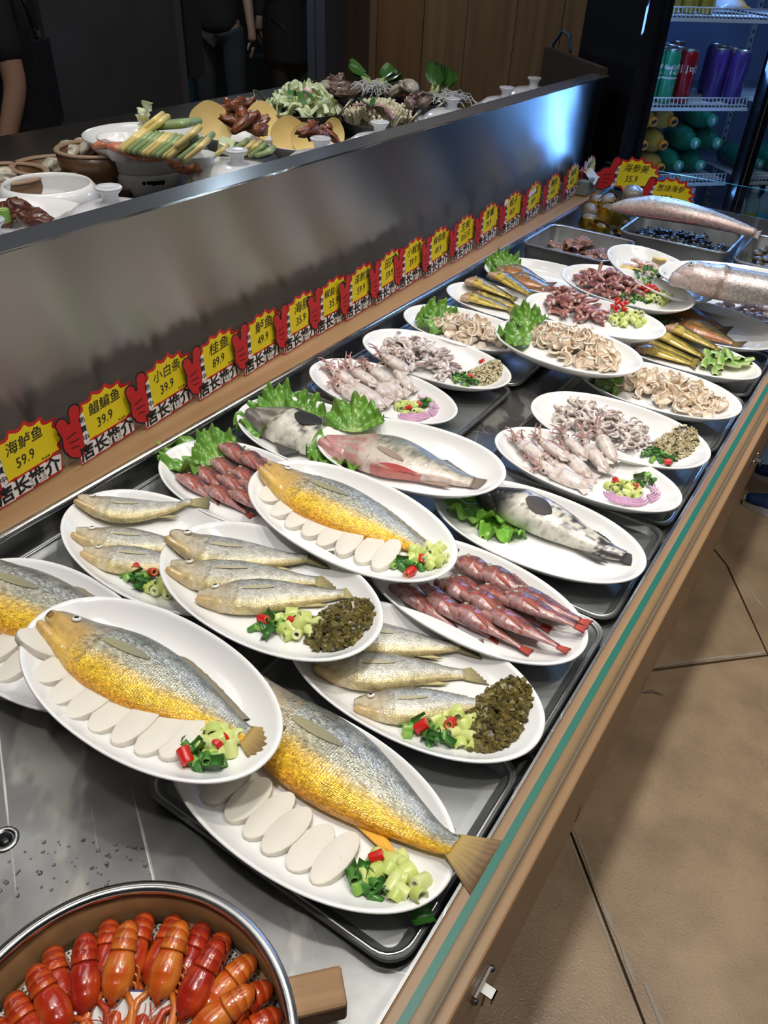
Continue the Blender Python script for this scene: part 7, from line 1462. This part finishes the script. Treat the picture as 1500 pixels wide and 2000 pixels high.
    for s in (-1, 1):
        fy = front(s * .030, 1.625); e = G().ball((s * .030 * k, fy + .005, 1.625 * k), .010 * k, 8, 10, (.75, .73, .70)); e.ball((s * .030 * k, fy - .0025, 1.625 * k), .0048 * k, 6, 8, (.02, .015, .01)); e.build('eye', EYE, root)
        G().ball((s * sidex, .005, 1.615 * k), (.010 * k, .020 * k, .030 * k), 8, 10).build('ear', SKIN, root); G().tube([(s * .015 * k, fy - .002, 1.65 * k), (s * .045 * k, fy + .004, 1.652 * k)], .003, 6).build('eyebrow', HAIR, root)
    fy = front(0, 1.60); G().tube([(0, fy + .006, 1.632 * k), (0, fy - .012, 1.600 * k), (0, fy + .004, 1.590 * k)], [.007, .012, .009], 8).build('nose', SKIN, root)
    fy = front(0, 1.562); G().ball((0, fy + .004, 1.565 * k), (.021 * k, .007 * k, .006 * k), 6, 12).build('mouth', M('lips', (.40, .13, .11), .4), root)
    cy = (min(v.y for v in hv if v.z > 1.6 * k) + bky) / 2; ry = bky - cy + .017; rx = sidex + .012; cz = 1.635 * k
    G().grid(16, 26, lambda u, v: (rx * math.sin(PI * .60 * u) * math.cos(2*PI*v), cy + ry * math.sin(PI * .60 * u) * math.sin(2*PI*v) * (1.02 if math.sin(2*PI*v) > 0 else 1.0), max(cz - .05 * k, cz + (topz - cz + .016) * math.cos(PI * .60 * u)) if math.sin(2*PI*v) > -.35 else max(cz + .030 * k, cz + (topz - cz + .016) * math.cos(PI * .60 * u))), cv=True).build('hair', HAIR, root)
    return root
BLK = M('black_cloth', (.010, .010, .012), .85, bump=(90, .4, .003)); DENIM = M('dark_denim', (.035, .042, .052), .85, bump=(160, .4, .002)); BROWNT = M('brown_trousers', (.055, .042, .036), .85, bump=(60, .4, .003)); NAVY = M('navy_mesh', (.010, .045, .16), .6, bump=(200, .4, .002))
pa = atx(34, 250, -2.75)
pA = person((pa.x, pa.y, 0), -.55, 'person in black top and ribbed skirt holding a phone at the left edge', BLK, None, BLACK, skirt=BLK, arm_pose={1: (.06, .02), -1: (.03, .0)}, h=1.64)
k = 1.64 / 1.7; phn = G().box(-.005, -.036, -.075, .005, .036, .075).build('phone', BLACK, None, False, bevel=.003); phn.matrix_world = pA.matrix_basis @ TR(.235 * k + .022, -.12 * k, .80 * k) @ rot(.2, 0, 0); tag(phn, 'dark phone held in the hand of the person in black', 'phone')
bg = root_at('shoulder_bag', (lambda q: Vector((q.x, q.y, 0)))(atx(102, 215, -2.72)), 'dark bag with tan side hanging beside the person in black', 'bag'); bg.rotation_euler = (0, 0, .5)
TAN = M('tan_leather', (.20, .105, .05), .5); G().box(-.035, -.05, .93, .0, .05, 1.16).build('bag_body', TAN, bg, False, bevel=.01); G().box(.001, -.06, .92, .014, .06, 1.19).build('bag_flap', M('bag_navy', (.012, .015, .03), .4), bg, False, bevel=.005); G().tube([(.0, .0, 1.17), (-.02, .0, 1.28), (-.06, .0, 1.40)], .006, 8).build('strap', BLACK, bg); G().box(-.004, -.012, 1.195, .006, .012, 1.215).build('buckle', STEEL, bg, False)
pb_ = atx(432, 150, -4.6); person((pb_.x, pb_.y, 0), .5, 'person in dark denim trousers standing in the room beyond the glass', BLK, DENIM, BLACK, h=1.72, gap=.11)
pc_ = atx(572, 150, -4.7); person((pc_.x, pc_.y, 0), .7, 'person in long black coat and brown trousers beyond the glass', BLK, BROWNT, BLACK, coat=BLK, h=1.70, gap=.10)
pd_ = at(1512, 985, 0); person((.085, 2.655, 0), -1.5, 'person with navy sneakers in the aisle, only a shoe in view', BLK, DENIM, NAVY, h=1.70, gap=.10, shoes_white=True)
# ceiling fixtures
HOUS = M('lamp_black', (.02, .02, .02), .5); GLOW = M('lamp_face', (1, .93, .82), emit=14.0)
for i, (lx, ly) in enumerate(TRACK):
    o = root_at('track_lamp', (lx + .25, ly - .1, 2.63), f'black track spotlight, {ORD[i]} from the crayfish end over the counter', 'lamp', 'track lamps')
    o.rotation_euler = (Vector((lx, ly + .1, T)) - Vector((lx + .25, ly - .1, 2.63))).to_track_quat('-Z', 'Y').to_euler()
    G().lathe([(.052, .02), (.056, .03), (.054, .17), (.0, .17)], 28).build('housing', HOUS, o); G().lathe([(0, .045), (.048, .045)], 28).build('lamp_face', GLOW, o); G().tube([(0, 0, .17), (0, 0, .26)], .012, 8).build('stem', HOUS, o)
tag(G().box(-.19, -.3, 2.88, -.15, 2.5, 2.9499).build('light_track', HOUS, None, False), 'black ceiling track carrying the spotlights', 'track')
